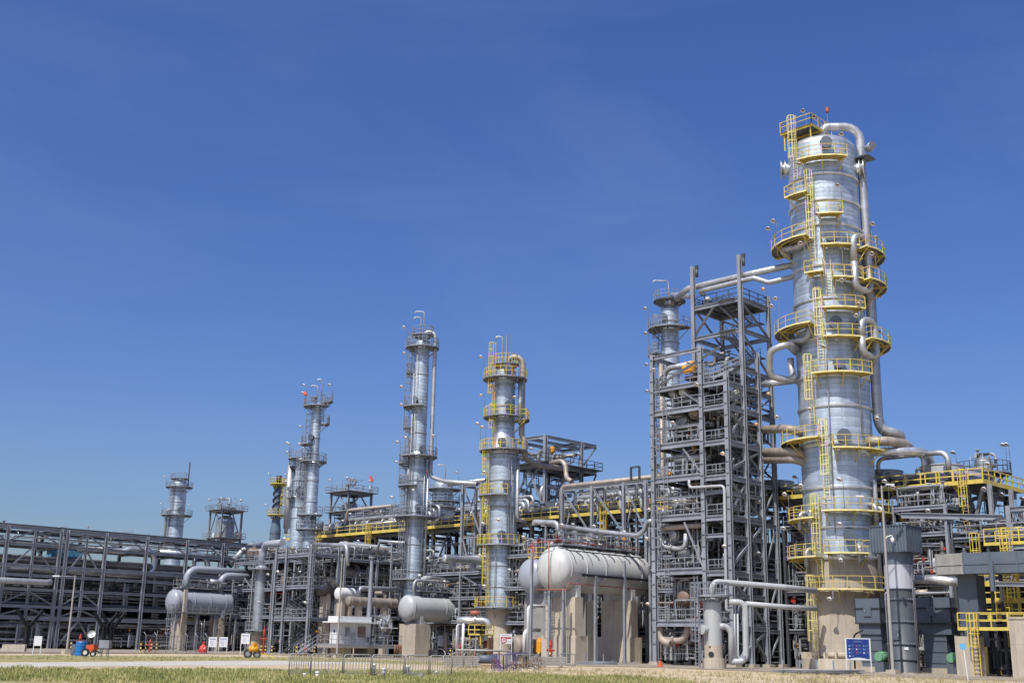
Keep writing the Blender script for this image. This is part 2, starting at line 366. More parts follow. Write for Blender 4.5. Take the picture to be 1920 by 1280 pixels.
def flight(root, p, q, width=.9, m='galv', side=(0, 1, 0), steps=None, rail=True):
    """stair flight from p to q (foot and head centre lines)"""
    p = Vector(p); q = Vector(q); s = Vector(side)*(width/2); b = MB()
    for k in (-1, 1): b.bar(p+s*k, q+s*k, .05, .25)
    n = steps or max(3, int(abs(q.z-p.z)/.22)); hd = Vector((q.x-p.x, q.y-p.y, 0)).normalized()
    for i in range(n):
        c = p.lerp(q, (i+.5)/n); b.obox(c, hd*.14, s*.98, V(0, 0, .02))
    o = b.build('stair_flight', m, root)
    if rail:
        r = MB()
        for k in (-1, 1):
            for zz in (.95, .5): r.bar(p+s*k+V(0, 0, zz), q+s*k+V(0, 0, zz), .05, .05)
            for i in range(5):
                c = p.lerp(q, i/4)+s*k; r.bar(c, c+V(0, 0, .95), .05, .05, up=(1, 0, 0))
        r.build('handrail', m, o)
    return o
def ladder(root, p, out, z0, z1, m='yellow_pale', cage=True, w=.5, cage_from=2.2, step=.3):
    """vertical ladder at plan point p, out = plan direction away from the wall"""
    o = Vector((out[0], out[1], 0)).normalized(); s = Vector((-o.y, o.x, 0)); b = MB(); c = Vector((p[0], p[1], 0))
    for k in (-1, 1): b.bar(c+s*(k*w/2)+V(0, 0, z0), c+s*(k*w/2)+V(0, 0, z1+1.1), .07, .05, up=s)
    z = z0+.3
    while z < z1: b.bar(c-s*(w/2)+V(0, 0, z), c+s*(w/2)+V(0, 0, z), .035, .035); z += step
    L = b.build('ladder', m, root)
    if cage and z1-z0 > 3:
        g = MB(); R = .38; zz = z0+cage_from; cc = c+o*.36; N = 8; hoops = []
        while zz < z1+1.05: hoops.append(zz); zz += .9
        hoops.append(z1+1.05)
        pts = [cc + s*(-R*cos(pi*i/N*1.0)) + o*(R*sin(pi*i/N)) for i in range(N+1)]
        pts = [c-s*(R)] + pts + [c+s*(R)]
        for zz in hoops:
            for i in range(len(pts)-1): g.bar(pts[i]+V(0, 0, zz), pts[i+1]+V(0, 0, zz), .015, .07)
        for i in (1, 3, 5, 7, 9): g.bar(pts[i]+V(0, 0, hoops[0]), pts[i]+V(0, 0, hoops[-1]), .05, .03, up=o)
        g.build('safety_cage', m, L)
    return L
def floodlight(root, p, h=2.4, face=None, lit=False):
    """slender pole with a drooping shade"""
    p = Vector(p); f = Vector(face) if face is not None else V(-RGT.x*.8-FWD.x*.6, -RGT.y*.8-FWD.y*.6, 0)
    f = Vector((f.x, f.y, 0)).normalized(); b = MB(); top = p+V(0, 0, h)
    b.tube([p, top, top+f*.45+V(0, 0, .12)], .03, n=6, bend=.15)
    pole = b.build('floodlight', 'galv', root)
    c = top+f*.5+V(0, 0, .1); ax = (V(0, 0, -1)+f*.55).normalized()
    g = MB(); g.rev([(.04, -.13), (.1, -.1), (.23, .06), (.27, .13)], c, ax, n=10); g.build('lamp_shade', 'white_shade', pole)
    l = MB(); l.rev([(.0, .1), (.07, .08), (.12, .0)], c, ax, n=10); l.build('lens', 'lamp_lit' if lit else 'lens_red', pole)
    return pole
def camang(c): return atan2(CAM.y-c[1], CAM.x-c[0])
def pol(c, ang, r, z=0):
    """ang in degrees: 0 towards the camera, +90 to the right in the picture"""
    a = camang(c)+radians(ang); return Vector((c[0]+r*cos(a), c[1]+r*sin(a), z))
def shell(root, c, prof, m='clad', course=.46, n=48, name='shell', lap=.012):
    """cladding built up of lapped courses; prof = [(z, radius)]"""
    b = MB(); P = []
    for (z0, r0), (z1, r1) in zip(prof, prof[1:]):
        k = max(1, int(round((z1-z0)/course)))
        for i in range(k):
            f0, f1 = i/k, (i+1)/k
            P.append((r0+(r1-r0)*f0+lap, z0+(z1-z0)*f0)); P.append((r0+(r1-r0)*f1, z0+(z1-z0)*f1))
    b.rev(P, (c[0], c[1], 0), n=n); return b.build(name, m, root)
def head(root, c, z, r, h, m='clad', n=40, up=True, name='dished_head'):
    b = MB(); k = 7; s = 1 if up else -1
    b.rev([(r*cos(pi/2*i/k), s*h*sin(pi/2*i/k)) for i in range(k)]+[(.02, s*h)], (c[0], c[1], z), n=n, smooth_along=True); return b.build(name, m, root)
def hoop(root, c, z, r, w=.12, h=.25, m='clad_bright', n=48, name='stiffening_ring'):
    b = MB(); b.rev([(r, z-h/2), (r+w*.7, z-h/2), (r+w, z-h*.25), (r+w, z+h*.25), (r+w*.5, z+h/2), (r, z+h/2)], (c[0], c[1], 0), n=n); return b.build(name, m, root)
def manway(root, c, R, ang, z, r=.45, L=.35, m='slate'):
    o = pol(c, ang, R, z); d = (pol(c, ang, R+1, z)-o); b = MB()
    b.cyl(o-d*.1, o+d*L, r*.85, n=20); b.cyl(o+d*L, o+d*(L+.1), r*1.12, n=20); b.cyl(o+d*(L+.13), o+d*(L+.22), r*1.12, n=20)
    return b.build('manway', m, root)
def platform(root, c, R, z, a0, a1, wd=1.2, rail='yellow', dk='grating', edge=None, rh=1.1, gap=.12, ends=True, brackets=True, inner=False, lights=(), lit=False, label=None, edgeh=.15, brk=None):
    """curved access platform round a column between picture angles a0..a1 (degrees)"""
    n = max(2, int(round((a1-a0)/15))); A = [a0+(a1-a0)*i/n for i in range(n+1)]; Ri = R+gap; Ro = R+gap+wd
    b = MB()
    for i in range(n):
        p0, p1, q0, q1 = pol(c, A[i], Ri, z), pol(c, A[i+1], Ri, z), pol(c, A[i], Ro, z), pol(c, A[i+1], Ro, z); t = V(0, 0, -.05)
        b.quad(p0, q0, q1, p1); b.quad(p0+t, p1+t, q1+t, q0+t); b.quad(q0+t, q1+t, q1, q0); b.quad(p0+t, p0, p1, p1+t)
    d = b.build('platform', dk, root)
    if label: d['label'] = label
    e = MB(); closed = a1-a0 >= 359
    for i in range(n): e.bar(pol(c, A[i], Ro+.02, z-.06), pol(c, A[i+1], Ro+.02, z-.06), .05, edgeh)
    if not closed:
        for a in (a0, a1): e.bar(pol(c, a, Ri, z-.06), pol(c, a, Ro, z-.06), .05, edgeh)
    e.build('edge_channel', edge or rail, d)
    h = MB(); pts = [pol(c, a, Ro-.03, z) for a in A]
    if not closed and ends: pts = [pol(c, a0, Ri+.05, z)]+pts+[pol(c, a1, Ri+.05, z)]
    rail_path(h, pts, rh, False, .026, 1.3, toe=False); h.build('handrail', rail, d)
    if brackets:
        k = max(2, int(round((a1-a0)/38))+1); g = MB()
        for i in range(k if not closed else k-1):
            a = a0+(a1-a0)*(i+.0)/(k-1) if k > 1 else (a0+a1)/2
            a = min(max(a, a0+3), a1-3) if not closed else a
            g.ibeam(pol(c, a, R-.05, z-.16), pol(c, a, Ro, z-.16), .1, .16); g.bar(pol(c, a, R-.02, z-1.0*wd), pol(c, a, Ro-.25, z-.22), .075, .075)
        for f in (.35, .7):
            for i in range(n): g.bar(pol(c, A[i], Ri+wd*f, z-.1), pol(c, A[i+1], Ri+wd*f, z-.1), .08, .1)
        g.build('bracket', brk or rail, d)
    for a, hh in lights: floodlight(d, pol(c, a, Ro-.05, z), hh, lit=lit)
    return d
def gooseneck(root, p, h, r=.09, reach=1.0, m='clad_pipe', dirn=None):
    f = Vector(dirn) if dirn is not None else -RGT
    p = Vector(p); b = MB(); b.tube([p, p+V(0, 0, h), p+V(0, 0, h)+f*reach, p+V(0, 0, h-.35)+f*reach*1.05], r, n=8, bend=.3); return b.build('vent_pipe', m, root)
def hdrum(root, y, x0, x1, z, R, m='paint_pale', hd=.5, rings=(), nozzles=(), n=40):
    """horizontal vessel with dished ends, axis along x"""
    b = MB(); k = 8; h = R*hd
    P = [(.02, -h)]+[(R*sin(pi/2*i/k), -h*cos(pi/2*i/k)) for i in range(1, k+1)]
    L = x1-x0; P += [(R, L*i/6) for i in range(1, 7)]; P += [(R*cos(pi/2*i/k), L+h*sin(pi/2*i/k)) for i in range(1, k)]+[(.02, L+h)]
    b.rev(P, (x0, y, z), (1, 0, 0), n=n, smooth_along=True, ref=(0, 0, 1)); o = b.build('vessel_shell', m, root)
    for t in rings:
        g = MB(); xx = x0+L*t; g.rev([(R, -.05), (R+.07, -.05), (R+.07, .05), (R, .05)], (xx, y, z), (1, 0, 0), n=n, ref=(0, 0, 1)); g.build('stiffening_ring', m, root)
    for t, r, hh in nozzles:
        g = MB(); xx = x0+L*t; g.cyl((xx, y, z+R*.9), (xx, y, z+R+hh), r, n=14); g.cyl((xx, y, z+R+hh), (xx, y, z+R+hh+.1), r*1.5, n=14); g.build('nozzle', m, root)
    return o
def saddle(root, x, y, z, R, zb, w=.5, m='paint_pale', half=None):
    """steel saddle from zb up to a drum's underside"""
    half = half or R*.86; b = MB(); N = 10
    for s in (-1, 1):
        top = [(y+R*1.0*sin(a)*1.0, z-R*cos(a)) for a in [radians(-58+116*i/N) for i in range(N+1)]]
        poly = [(y-half, zb)]+[(yy, zz) for yy, zz in top]+[(y+half, zb)]
        f = [(x+s*w/2, yy, zz) for yy, zz in (poly if s > 0 else poly[::-1])]; b.poly(f)
    for s in (-1, 1):
        b.box((x-w/2-.03, y+s*half-.06, zb), (x+w/2+.03, y+s*half+.06, z-R*cos(radians(58))))
    for k in (-.5, 0, .5): b.box((x-w/2-.05, y+k*half-.03, zb), (x+w/2+.05, y+k*half+.03, z-R*.95))
    b.box((x-w/2-.1, y-half-.1, zb-.06), (x+w/2+.1, y+half+.1, zb)); return b.build('saddle', m, root)
def lvessel(root, p, ax, L, R, m, hd=.35, n=20, flanges=(), name='exchanger_shell'):
    """small vessel or exchanger between p and p+ax*L"""
    b = MB(); h = R*hd; k = 4
    P = [(.02, -h)]+[(R*sin(pi/2*i/k), -h*cos(pi/2*i/k)) for i in range(1, k+1)]+[(R, L)]+[(R*cos(pi/2*i/k), L+h*sin(pi/2*i/k)) for i in range(1, k)]+[(.02, L+h)]
    b.rev(P, p, ax, n=n, smooth_along=False)
    for t in flanges: b.rev([(R, L*t-.1), (R*1.16, L*t-.1), (R*1.16, L*t-.015), (R, L*t-.015), (R, L*t+.015), (R*1.16, L*t+.015), (R*1.16, L*t+.1), (R, L*t+.1)], p, ax, n=n)
    return b.build(name, m, root)

DARKM = ['clad_dark']*4+['galv_dark']*5+['clad_tan', 'clad_grey', 'clad_pipe', 'copper_brown', 'slate', 'slate']  # darker set for inner and rear pipes, deep shade put into their colour
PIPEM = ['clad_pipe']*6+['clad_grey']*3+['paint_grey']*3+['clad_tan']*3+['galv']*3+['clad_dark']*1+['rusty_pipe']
def clutter(root, x0, x1, y0, y1, z0, z1, nbig, nsmall, seed, axes='xyz', red=0, rmax=.32, valves=None, mats=None):
    """process piping inside a bay: the thick lines one by one, the small-bore lines joined"""
    R = random.Random(seed)
    def path(r):
        ax = R.choice(axes); p = [R.uniform(x0, x1), R.uniform(y0, y1), R.uniform(z0, z1)]; lo = (x0, y0, z0); hi = (x1, y1, z1)
        i = 'xyz'.index(ax); L = (hi[i]-lo[i]); a = R.uniform(lo[i], lo[i]+L*.55); bq = R.uniform(max(a+.25*L, a+.5), hi[i]) if a+.25*L < hi[i] else hi[i]
        P = []; s = list(p); s[i] = a; e = list(p); e[i] = bq; P = [s, e]
        for end in (0, -1):
            if R.random() < .75:
                j = R.choice([k for k in range(3) if k != i] + [2] if i != 2 else [0, 1]); t = list(P[end]); t[j] = min(max(t[j]+R.choice((-1, 1))*R.uniform(.6, 2.4), lo[j]), hi[j])
                if abs(t[j]-P[end][j]) > 3.2*r: P = [t]+P if end == 0 else P+[t]
        return P
    for k in range(nbig):
        r = R.uniform(.13, rmax); m = R.choice(mats or PIPEM); P = path(r); b = MB(); b.tube(P, r, n=10)
        if R.random() < .6:
            p, q = Vector(P[0]), Vector(P[1]); c = p.lerp(q, R.uniform(.3, .7)); d = (q-p).normalized(); b.cyl(c-d*.1, c+d*.1, r*1.5, n=12)
        b.build('pipe', m, root)
    small = {}
    for k in range(nsmall):
        r = R.choice((.03, .04, .05, .06, .08, .1)); m = R.choice(('clad_pipe', 'galv', 'paint_grey', 'clad_tan', 'clad_pipe', 'galv_dark') if mats is None else ('galv_dark', 'clad_dark', 'galv_dark', 'clad_pipe', 'paint_grey'))
        if k < red: m = 'red_paint'
        small.setdefault(m, MB()).tube(path(r), r, n=6, seg=2, caps=False)
    for m, b in small.items(): b.build('small_bore_piping', m, root, kind='stuff')
    nv = valves if valves is not None else max(1, nsmall//5); fit = {}
    for k in range(nv):
        c = Vector((R.uniform(x0, x1), R.uniform(y0, y1), R.uniform(z0, z1))); m = R.choice(('slate', 'paint_grey', 'galv', 'white_shade', 'red_paint', 'paint_grey', 'amber', 'galv')); b = fit.setdefault(m, MB())
        s = R.uniform(.1, .24); q = R.random()
        if q < .4: b.cyl(c, c+V(0, 0, s*2.2), s*.6, n=8); b.cyl(c+V(0, 0, s*2.2), c+V(0, 0, s*2.2+.05), s*1.3, n=10)
        elif q < .75: b.box(c-V(s, s, s*1.2), c+V(s, s, s*1.2))
        else: b.cyl(c-V(s, 0, 0), c+V(s, 0, 0), s*.9, n=10); b.cyl(c-V(s*1.3, 0, 0), c-V(s, 0, 0), s*1.3, n=10)
    for m, b in fit.items(): b.build('valve_group', m, root, kind='stuff')
def frame(root, xs, ys, zs, cw=.3, bw=.18, bh=.32, m='galv', z0=0.0, ztop=None, skip=(), xbeams=True, ybeams=True, name='beam'):
    for i, x in enumerate(xs):
        for j, y in enumerate(ys):
            if (i, j) in skip: continue
            column(root, x, y, z0, ztop if ztop else zs[-1]+.15, cw, m)
    for z in zs:
        if xbeams:
            for j, y in enumerate(ys):
                for i in range(len(xs)-1):
                    if (i, j) in skip or (i+1, j) in skip: continue
                    beam(root, (xs[i]+cw/2, y, z-bh/2), (xs[i+1]-cw/2, y, z-bh/2), bw, bh, m)
        if ybeams:
            for i, x in enumerate(xs):
                for j in range(len(ys)-1):
                    if (i, j) in skip or (i, j+1) in skip: continue
                    beam(root, (x, ys[j]+cw/2, z-bh/2), (x, ys[j+1]-cw/2, z-bh/2), bw, bh, m)

def banks(root, x0, x1, y0, y1, z0, z1, n, seed, mats=('clad_pipe', 'galv', 'paint_grey', 'clad_tan', 'clad_pipe', 'clad_grey'), rr=(.04, .05, .06, .08, .1, .13)):
    """rows of parallel lines that run level and turn down together, as in a real plot"""
    R = random.Random(seed); by = {}
    for i in range(n):
        k = R.randint(3, 7); z = R.uniform(z0+.3*(z1-z0), z1); ax = R.random() < .6; L = R.uniform(.35, .95)
        if ax: a = R.uniform(y0, y1-(y1-y0)*L); e = a+(y1-y0)*L; u = R.uniform(x0, max(x0+.01, x1-k*.28))
        else: a = R.uniform(x0, x1-(x1-x0)*L); e = a+(x1-x0)*L; u = R.uniform(y0, max(y0+.01, y1-k*.28))
        drop = R.random(); zb = max(z0, z-R.uniform(1, 5))
        for j in range(k):
            r = R.choice(rr); o = u+j*.27; s_ = j*.27; m = R.choice(mats); b = by.setdefault(m, MB()); zz = z+r; aa, ee = a+(s_ if drop < .7 else 0), e-(s_ if drop > .3 else 0)
            if ee-aa < .4: continue
            P = [(o, aa, zz), (o, ee, zz)] if ax else [(aa, o, zz), (ee, o, zz)]
            if drop < .7: P = [(P[0][0], P[0][1], zb)]+P
            if drop > .3: P = P+[(P[-1][0], P[-1][1], zb)]
            b.tube(P, r, n=6, seg=2, caps=False, bend=.2)
    for m, b in by.items(): b.build('small_bore_piping', m, root, kind='stuff')

# ------------------------------------------------------------------ ground
def gpt(px, py):
    r = CD*FPX + CR*(px-960) + CU*(640-py); t = -CAMZ/r.z; return CAM + r*t
def soil_mat(name, ca, cb, cc, s1=.25, s2=2.5, bump=.4):
    m, t, b = new_mat(name); tc = t.nodes.new('ShaderNodeTexCoord')
    n1 = t.nodes.new('ShaderNodeTexNoise'); n1.inputs['Scale'].default_value = s1; n1.inputs['Detail'].default_value = 8; n1.inputs['Roughness'].default_value = .68
    n2 = t.nodes.new('ShaderNodeTexNoise'); n2.inputs['Scale'].default_value = s2; n2.inputs['Detail'].default_value = 6
    geo = t.nodes.new('ShaderNodeNewGeometry')
    for n in (n1, n2): link(t, geo.outputs['Position'], n.inputs['Vector'])
    r1 = t.nodes.new('ShaderNodeValToRGB'); r1.color_ramp.elements[0].position = .42; r1.color_ramp.elements[1].position = .58
    r1.color_ramp.elements[0].color = rgb(ca); r1.color_ramp.elements[1].color = rgb(cb)
    r2 = t.nodes.new('ShaderNodeValToRGB'); r2.color_ramp.elements[0].position = .45; r2.color_ramp.elements[1].position = .7
    r2.color_ramp.elements[0].color = (0, 0, 0, 1); r2.color_ramp.elements[1].color = (.7, .7, .7, 1)
    mx = t.nodes.new('ShaderNodeMixRGB'); link(t, n1.outputs[0], r1.inputs[0]); link(t, n2.outputs[0], r2.inputs[0]); link(t, r2.outputs[0], mx.inputs[0]); link(t, r1.outputs[0], mx.inputs[1]); mx.inputs[2].default_value = rgb(cc)
    link(t, mx.outputs[0], b.inputs['Base Color']); b.inputs['Roughness'].default_value = .95; b.inputs['Specular IOR Level'].default_value = .2
    bp = t.nodes.new('ShaderNodeBump'); bp.inputs['Strength'].default_value = bump; bp.inputs['Distance'].default_value = .08; link(t, n2.outputs[0], bp.inputs['Height']); link(t, bp.outputs[0], b.inputs['Normal'])
    MATS[name] = m
soil_mat('sand', (.42, .335, .22), (.55, .45, .31), (.27, .24, .12))
soil_mat('lawn_soil', (.19, .18, .06), (.28, .25, .11), (.46, .38, .24), s1=.35)
soil_mat('gravel', (.42, .40, .36), (.52, .50, .46), (.33, .31, .27), s1=.6, s2=9, bump=.6)
soil_mat('apron', (.25, .215, .175), (.33, .285, .23), (.19, .17, .14), s1=.2, s2=1.2, bump=.1)
def sheet(name, pts, z, m, t=0.0):
    b = MB(); top = [(p[0], p[1], z) for p in pts]
    b.poly(top)
    if t:
        for i in range(len(top)):
            p, q = top[i], top[(i+1) % len(top)]; b.quad((p[0], p[1], z-t), (q[0], q[1], z-t), q, p)
    o = b.build(name, m); o['kind'] = 'structure'; return o
sheet('ground', [(-3000, -3000), (4000, -3000), (4000, 4000), (-3000, 4000)], 0, 'sand')
def wob(a, b, n, amp, seed):
    R = random.Random(seed); out = []
    for i in range(n):
        p = Vector(a).lerp(Vector(b), i/n); q = gpt(p[0], p[1]+R.uniform(-amp, amp)); out.append((q.x, q.y))
    return out
lawn = wob((-120, 1250.8, 0), (850, 1258, 0), 50, 1.0, 1)+wob((850, 1258, 0), (1240, 1271, 0), 26, 1.2, 2)+wob((1240, 1271, 0), (1430, 1300, 0), 8, 1.0, 3)
lawn += [tuple(gpt(1430, 1330))[:2], tuple(gpt(-120, 1330))[:2]]
sheet('lawn', lawn, .004, 'lawn_soil')
verge = wob((-150, 1227, 0), (560, 1231, 0), 40, .6, 4)+wob((560, 1231, 0), (860, 1241, 0), 16, .6, 5)+wob((860, 1247, 0), (520, 1237.5, 0), 20, .5, 6)+wob((520, 1237.5, 0), (-150, 1241, 0), 30, .6, 7)
sheet('verge', verge, .004, 'lawn_soil')
road = wob((-150, 1243.5, 0), (500, 1238.2, 0), 24, .25, 8)+wob((500, 1238.2, 0), (720, 1241.5, 0), 10, .3, 9)+wob((720, 1243.0, 0), (500, 1246.2, 0), 10, .3, 10)+wob((500, 1246.2, 0), (-150, 1250.3, 0), 24, .5, 11)
sheet('gravel_road', road, .008, 'gravel')
ap = [gpt(-250, 1224), gpt(300, 1224.5), gpt(480, 1226.5), gpt(840, 1239.5), gpt(1000, 1246.5), gpt(1250, 1252), gpt(1500, 1262), gpt(1750, 1271.5), gpt(2150, 1286)]
sheet('concrete_apron', [(p.x, p.y) for p in ap]+[(330, 20), (330, 330), (-30, 330)], .10, 'apron', .2)

def leaf_mat(name, a, b_, c):
    m, t, b = new_mat(name); g = t.nodes.new('ShaderNodeNewGeometry')
    n = t.nodes.new('ShaderNodeTexNoise'); n.inputs['Scale'].default_value = .45; n.inputs['Detail'].default_value = 5; link(t, g.outputs['Position'], n.inputs['Vector'])
    r = t.nodes.new('ShaderNodeValToRGB'); r.color_ramp.elements[0].position = .36; r.color_ramp.elements[1].position = .64; r.color_ramp.elements[0].color = rgb(a); r.color_ramp.elements[1].color = rgb(c)
    e = r.color_ramp.elements.new(.5); e.color = rgb(b_); link(t, n.outputs[0], r.inputs[0]); link(t, r.outputs[0], b.inputs['Base Color']); b.inputs['Roughness'].default_value = .7; MATS[name] = m
leaf_mat('grass_blades', (.17, .205, .05), (.27, .28, .085), (.44, .39, .17))
leaf_mat('dry_blades', (.30, .26, .10), (.38, .31, .16), (.24, .20, .09))
def inpoly(x, y, P):
    c = False; j = len(P)-1
    for i in range(len(P)):
        if (P[i][1] > y) != (P[j][1] > y) and x < (P[j][0]-P[i][0])*(y-P[i][1])/(P[j][1]-P[i][1])+P[i][0]: c = not c
        j = i
    return c
def turf(name, label, rows, n, seed, h0, h1, m, poly=None, px0=-60, px1=1990):
    R = random.Random(seed); b = MB()
    from mathutils import noise
    for i in range(n):
        px = R.uniform(px0, px1); d0 = 1.7*FPX/(rows[0]-1210); d1 = 1.7*FPX/(rows[1]-1210); d = R.uniform(d1, d0)
        p = CAM + FWD*d + RGT*((px-960)/FPX*d); x, y = p.x, p.y
        if poly and not inpoly(x, y, poly): continue
        cl = noise.noise(Vector((x*.35, y*.35, seed)))+.6*noise.noise(Vector((x*1.3, y*1.3, seed)))
        if cl < -.22 and R.random() < .85: continue
        hs_ = .65+.9*max(0, min(1, cl+.3))
        for k in range(R.randint(3, 5)):
            a = R.uniform(0, 2*pi); h = R.uniform(h0, h1)*hs_; w_ = R.uniform(.012, .022); lx, ly = cos(a), sin(a); bx, by = x+R.uniform(-.12, .12), y+R.uniform(-.12, .12); ln = R.uniform(.1, .55)*h
            s = R.uniform(0, pi); sx, sy = cos(s)*w_, sin(s)*w_; nn = len(b.v)
            b.v += [(bx-sx, by-sy, 0), (bx+sx, by+sy, 0), (bx+lx*ln*.4+sx*.7, by+ly*ln*.4+sy*.7, h*.6), (bx+lx*ln*.4-sx*.7, by+ly*ln*.4-sy*.7, h*.6), (bx+lx*ln, by+ly*ln, h)]
            b._f((nn, nn+1, nn+2, nn+3)); b._f((nn+3, nn+2, nn+4))
    o = b.build(name, m); o['kind'] = 'stuff'; o['label'] = label; o['category'] = 'grass'; return o
turf('grass', 'rough green and straw coloured grass along the front of the ground', (1248, 1290), 46000, 3, .05, .21, 'grass_blades', lawn)
turf('verge_grass', 'thin band of grass between the gravel road and the concrete apron', (1222, 1252), 14000, 4, .05, .18, 'grass_blades', verge, -60, 900)
turf('dry_weeds', 'scattered dry weeds on the bare sandy ground at the right', (1250, 1292), 3200, 5, .06, .26, 'dry_blades', None, 850, 1990)

# ------------------------------------------------------------------ towers
class Tower:
    def __init__(s, name, label, px, py, d, group='process columns'):
        p = at(px, py, d); s.c = (p.x, p.y); s.root = thing(name, label, 'process column', s.c, group); s.root['kind'] = 'thing'
    def z(s, row, ang=0, r=0): return zat(pol(s.c, ang, r), row)
def big_tower():
    T = Tower('distillation_column', 'tallest column, thick and silver clad, hung with bright yellow platforms and ladders', 1577, 1000, 110)
    c, r = T.c, T.root; R = 3.37; z = lambda row, rad=R: T.z(row, 0, rad)
    ztop = z(262); zmet = z(1046)
    shell(r, c, [(zmet, R), (ztop, R)], 'clad', n=64); head(r, c, ztop, R, 1.35, 'clad_bright', n=64)
    b = MB(); b.rev([(R-.03, zmet+.02), (R-.02, zmet-2), (R-.02, 1.6), (R+.02, 1.6), (R+.25, 1.5), (R+.25, 1.3), (R+.02, 1.2), (R+.02, 1.0)], (c[0], c[1], 0), n=64); b.build('fireproofed_skirt', 'concrete', r)
    b = MB(); b.rev([(R+.75, 0), (R+.75, 1.05), (R+.02, 1.06)], (c[0], c[1], 0), n=24)
    for i in range(24): a = 2*pi*i/24; b.obox((c[0]+(R+.45)*cos(a), c[1]+(R+.45)*sin(a), 1.3), (.3*cos(a), .3*sin(a), 0), (-.07*sin(a), .07*cos(a), 0), (0, 0, .3))
    b.build('foundation', 'concrete_pale', r)
    for row in (322, 371, 417, 493, 556, 629, 700, 757, 829, 911, 986, 1044): hoop(r, c, z(row, R+.2), R, .16, .34, 'clad_bright', n=64)
    P = lambda row, a0, a1, wd=1.25, ref=None, **k: platform(r, c, R, T.z(row, ref if ref is not None else min(max(0, a0), a1), R+.12+wd), a0, a1, wd, **k)
    y = dict(rail='yellow', edge='yellow_pale')
    P(289, -30, 32, lights=[(30, 2.0)], **y); P(356, -50, -19, 1.4, lights=[(-22, 2.6)], **y); P(397, -9, 22, lights=[(21, 2.6)], **y)
    P(437, -112, -20, 1.9, ref=-20, lights=[(-95, 2.6), (-60, 2.2)], **y); P(455, -6, 42, lights=[(-5, 2.8)], **y); P(459, 42, 118, 2.1, ref=42, lights=[(110, 2.6), (60, 2.4)], **y)
    P(506, -26, -5, 1.4, ref=-10, lights=[(-25, 2.8)], **y); P(516, 7, 45, lights=[(20, -.6)], **y); P(519, 45, 118, 2.1, ref=45, lights=[(112, 3.4), (55, 2.4)], **y)
    P(573, -8, 45, lights=[(36, -1.0)], **y); P(601, -112, -20, 1.9, ref=-20, lights=[(-98, 3.2), (-62, 3.0)], **y)
    P(627, -8, 42, lights=[(40, 3.0)], **y); P(631, 42, 118, 2.1, ref=42, lights=[(115, 2.0)], **y)
    P(694, -24, 50, lights=[(-5, 2.2)], **y); P(816, -102, -18, 1.7, ref=-18, lights=[(-85, 2.6), (-22, 2.4)], **y); P(836, -4, 95, 1.3, lights=[(60, 2.8)], **y)
    P(968, -92, -30, 1.3, ref=-35, lights=[(-80, 2.4), (-40, 2.8)], **y); P(954, -20, 95, 1.3, lights=[(5, 2.6), (70, 2.8)], **y)
    P(1041, -102, -28, 1.5, ref=-35, lights=[(-90, 2.8)], **y); P(1034, -19, 32, 1.3, lights=[(3, 2.4)], **y)
    P(1102, -42, 66, 1.25, lights=[(-12, -1.0), (2, 2.4)], **y)
    for ang, r0, r1 in ((-42, 335, 238), (-19, 490, 340), (1, 550, 500), (-15, 672, 562), (-33, 793, 686), (-16, 935, 808), (-32, 1083, 948), (-45, 1248, 1100)):
        p = pol(c, ang, R+.45); ladder(r, p, (p.x-c[0], p.y-c[1]), T.z(r0, ang, R+.5), T.z(r1, ang, R+.5), 'yellow_pale')
    for ang, row, q in ((8, 270, .55), (8, 444, .55), (8, 606, .55), (10, 680, .55), (11, 818, .6), (12, 1004, .5)): manway(r, c, R, ang, T.z(row, ang, R), q)
    for ang in (-84, 84):
        o = pol(c, ang, R, T.z(318, ang, R)); d = pol(c, ang, R+1, 0)-pol(c, ang, R, 0); b = MB(); b.cyl(o-d*.3, o+d*.75, .6, n=20); b.cyl(o+d*.3, o+d*.38, .95, n=24); b.cyl(o+d*.68, o+d*.78, .95, n=24); b.build('lifting_trunnion', 'clad_bright', r)
    # top platform over the head
    zt = ztop+2.1; q = pol(c, -75, 1.3); x0, x1, y0, y1 = q.x-2.1, q.x+1.9, q.y-1.7, q.y+1.9
    d = deck(r, x0, x1, y0, y1, zt, name='platform'); rails(d, [(x0, y0, zt), (x1, y0, zt), (x1, y1, zt), (x0, y1, zt)], 'yellow', closed=True, r=.03, toe=False)
    b = MB()
    for xx in (x0+.1, (x0+x1)/2, x1-.1): b.ibeam((xx, y0, zt-.17), (xx, y1, zt-.17), .12, .18)
    for yy in (y0, y1): b.ibeam((x0, yy, zt-.14), (x1, yy, zt-.14), .12, .18)
    for xx, yy in ((x0+.3, y0+.3), (x1-.3, y0+.3), (x1-.3, y1-.3), (x0+.3, y1-.3)): b.bar((xx, yy, ztop+.1), (xx, yy, zt-.25), .11, .11)
    b.build('support_frame', 'yellow', d); floodlight(d, (x1-.2, y1-.9, zt), 3.4); floodlight(d, (x0+1.4, y0+.1, zt), 1.0)
    b = MB(); p = V(x1-.1, y0+.3, zt); b.bar(p, p+V(0, 0, 2.6), .05, .05); b.build('mast', 'galv', d); b = MB(); b.rev([(.12, 0), (.2, .1), (.2, .55), (.1, .62)], p+V(0, 0, 2.6), n=10); b.build('warning_lamp', 'red_faded', d)
    # overhead line and its run down the far side
    zo = ztop+2.6; t0 = pol(c, 20, .6, ztop+1.2); a1 = pol(c, 93, R+.55)
    lo = [t0, V(t0.x, t0.y, zo), V(a1.x, a1.y, zo), V(a1.x, a1.y, T.z(805, 93, R+.55)), pol(c, 96, R+2.6, T.z(812, 93, R+3)), pol(c, 140, R+6.5, T.z(812, 93, R+3))]
    pipe(r, lo, .44, 'clad_pipe', 'overhead_pipe', n=18, bend=1.5)
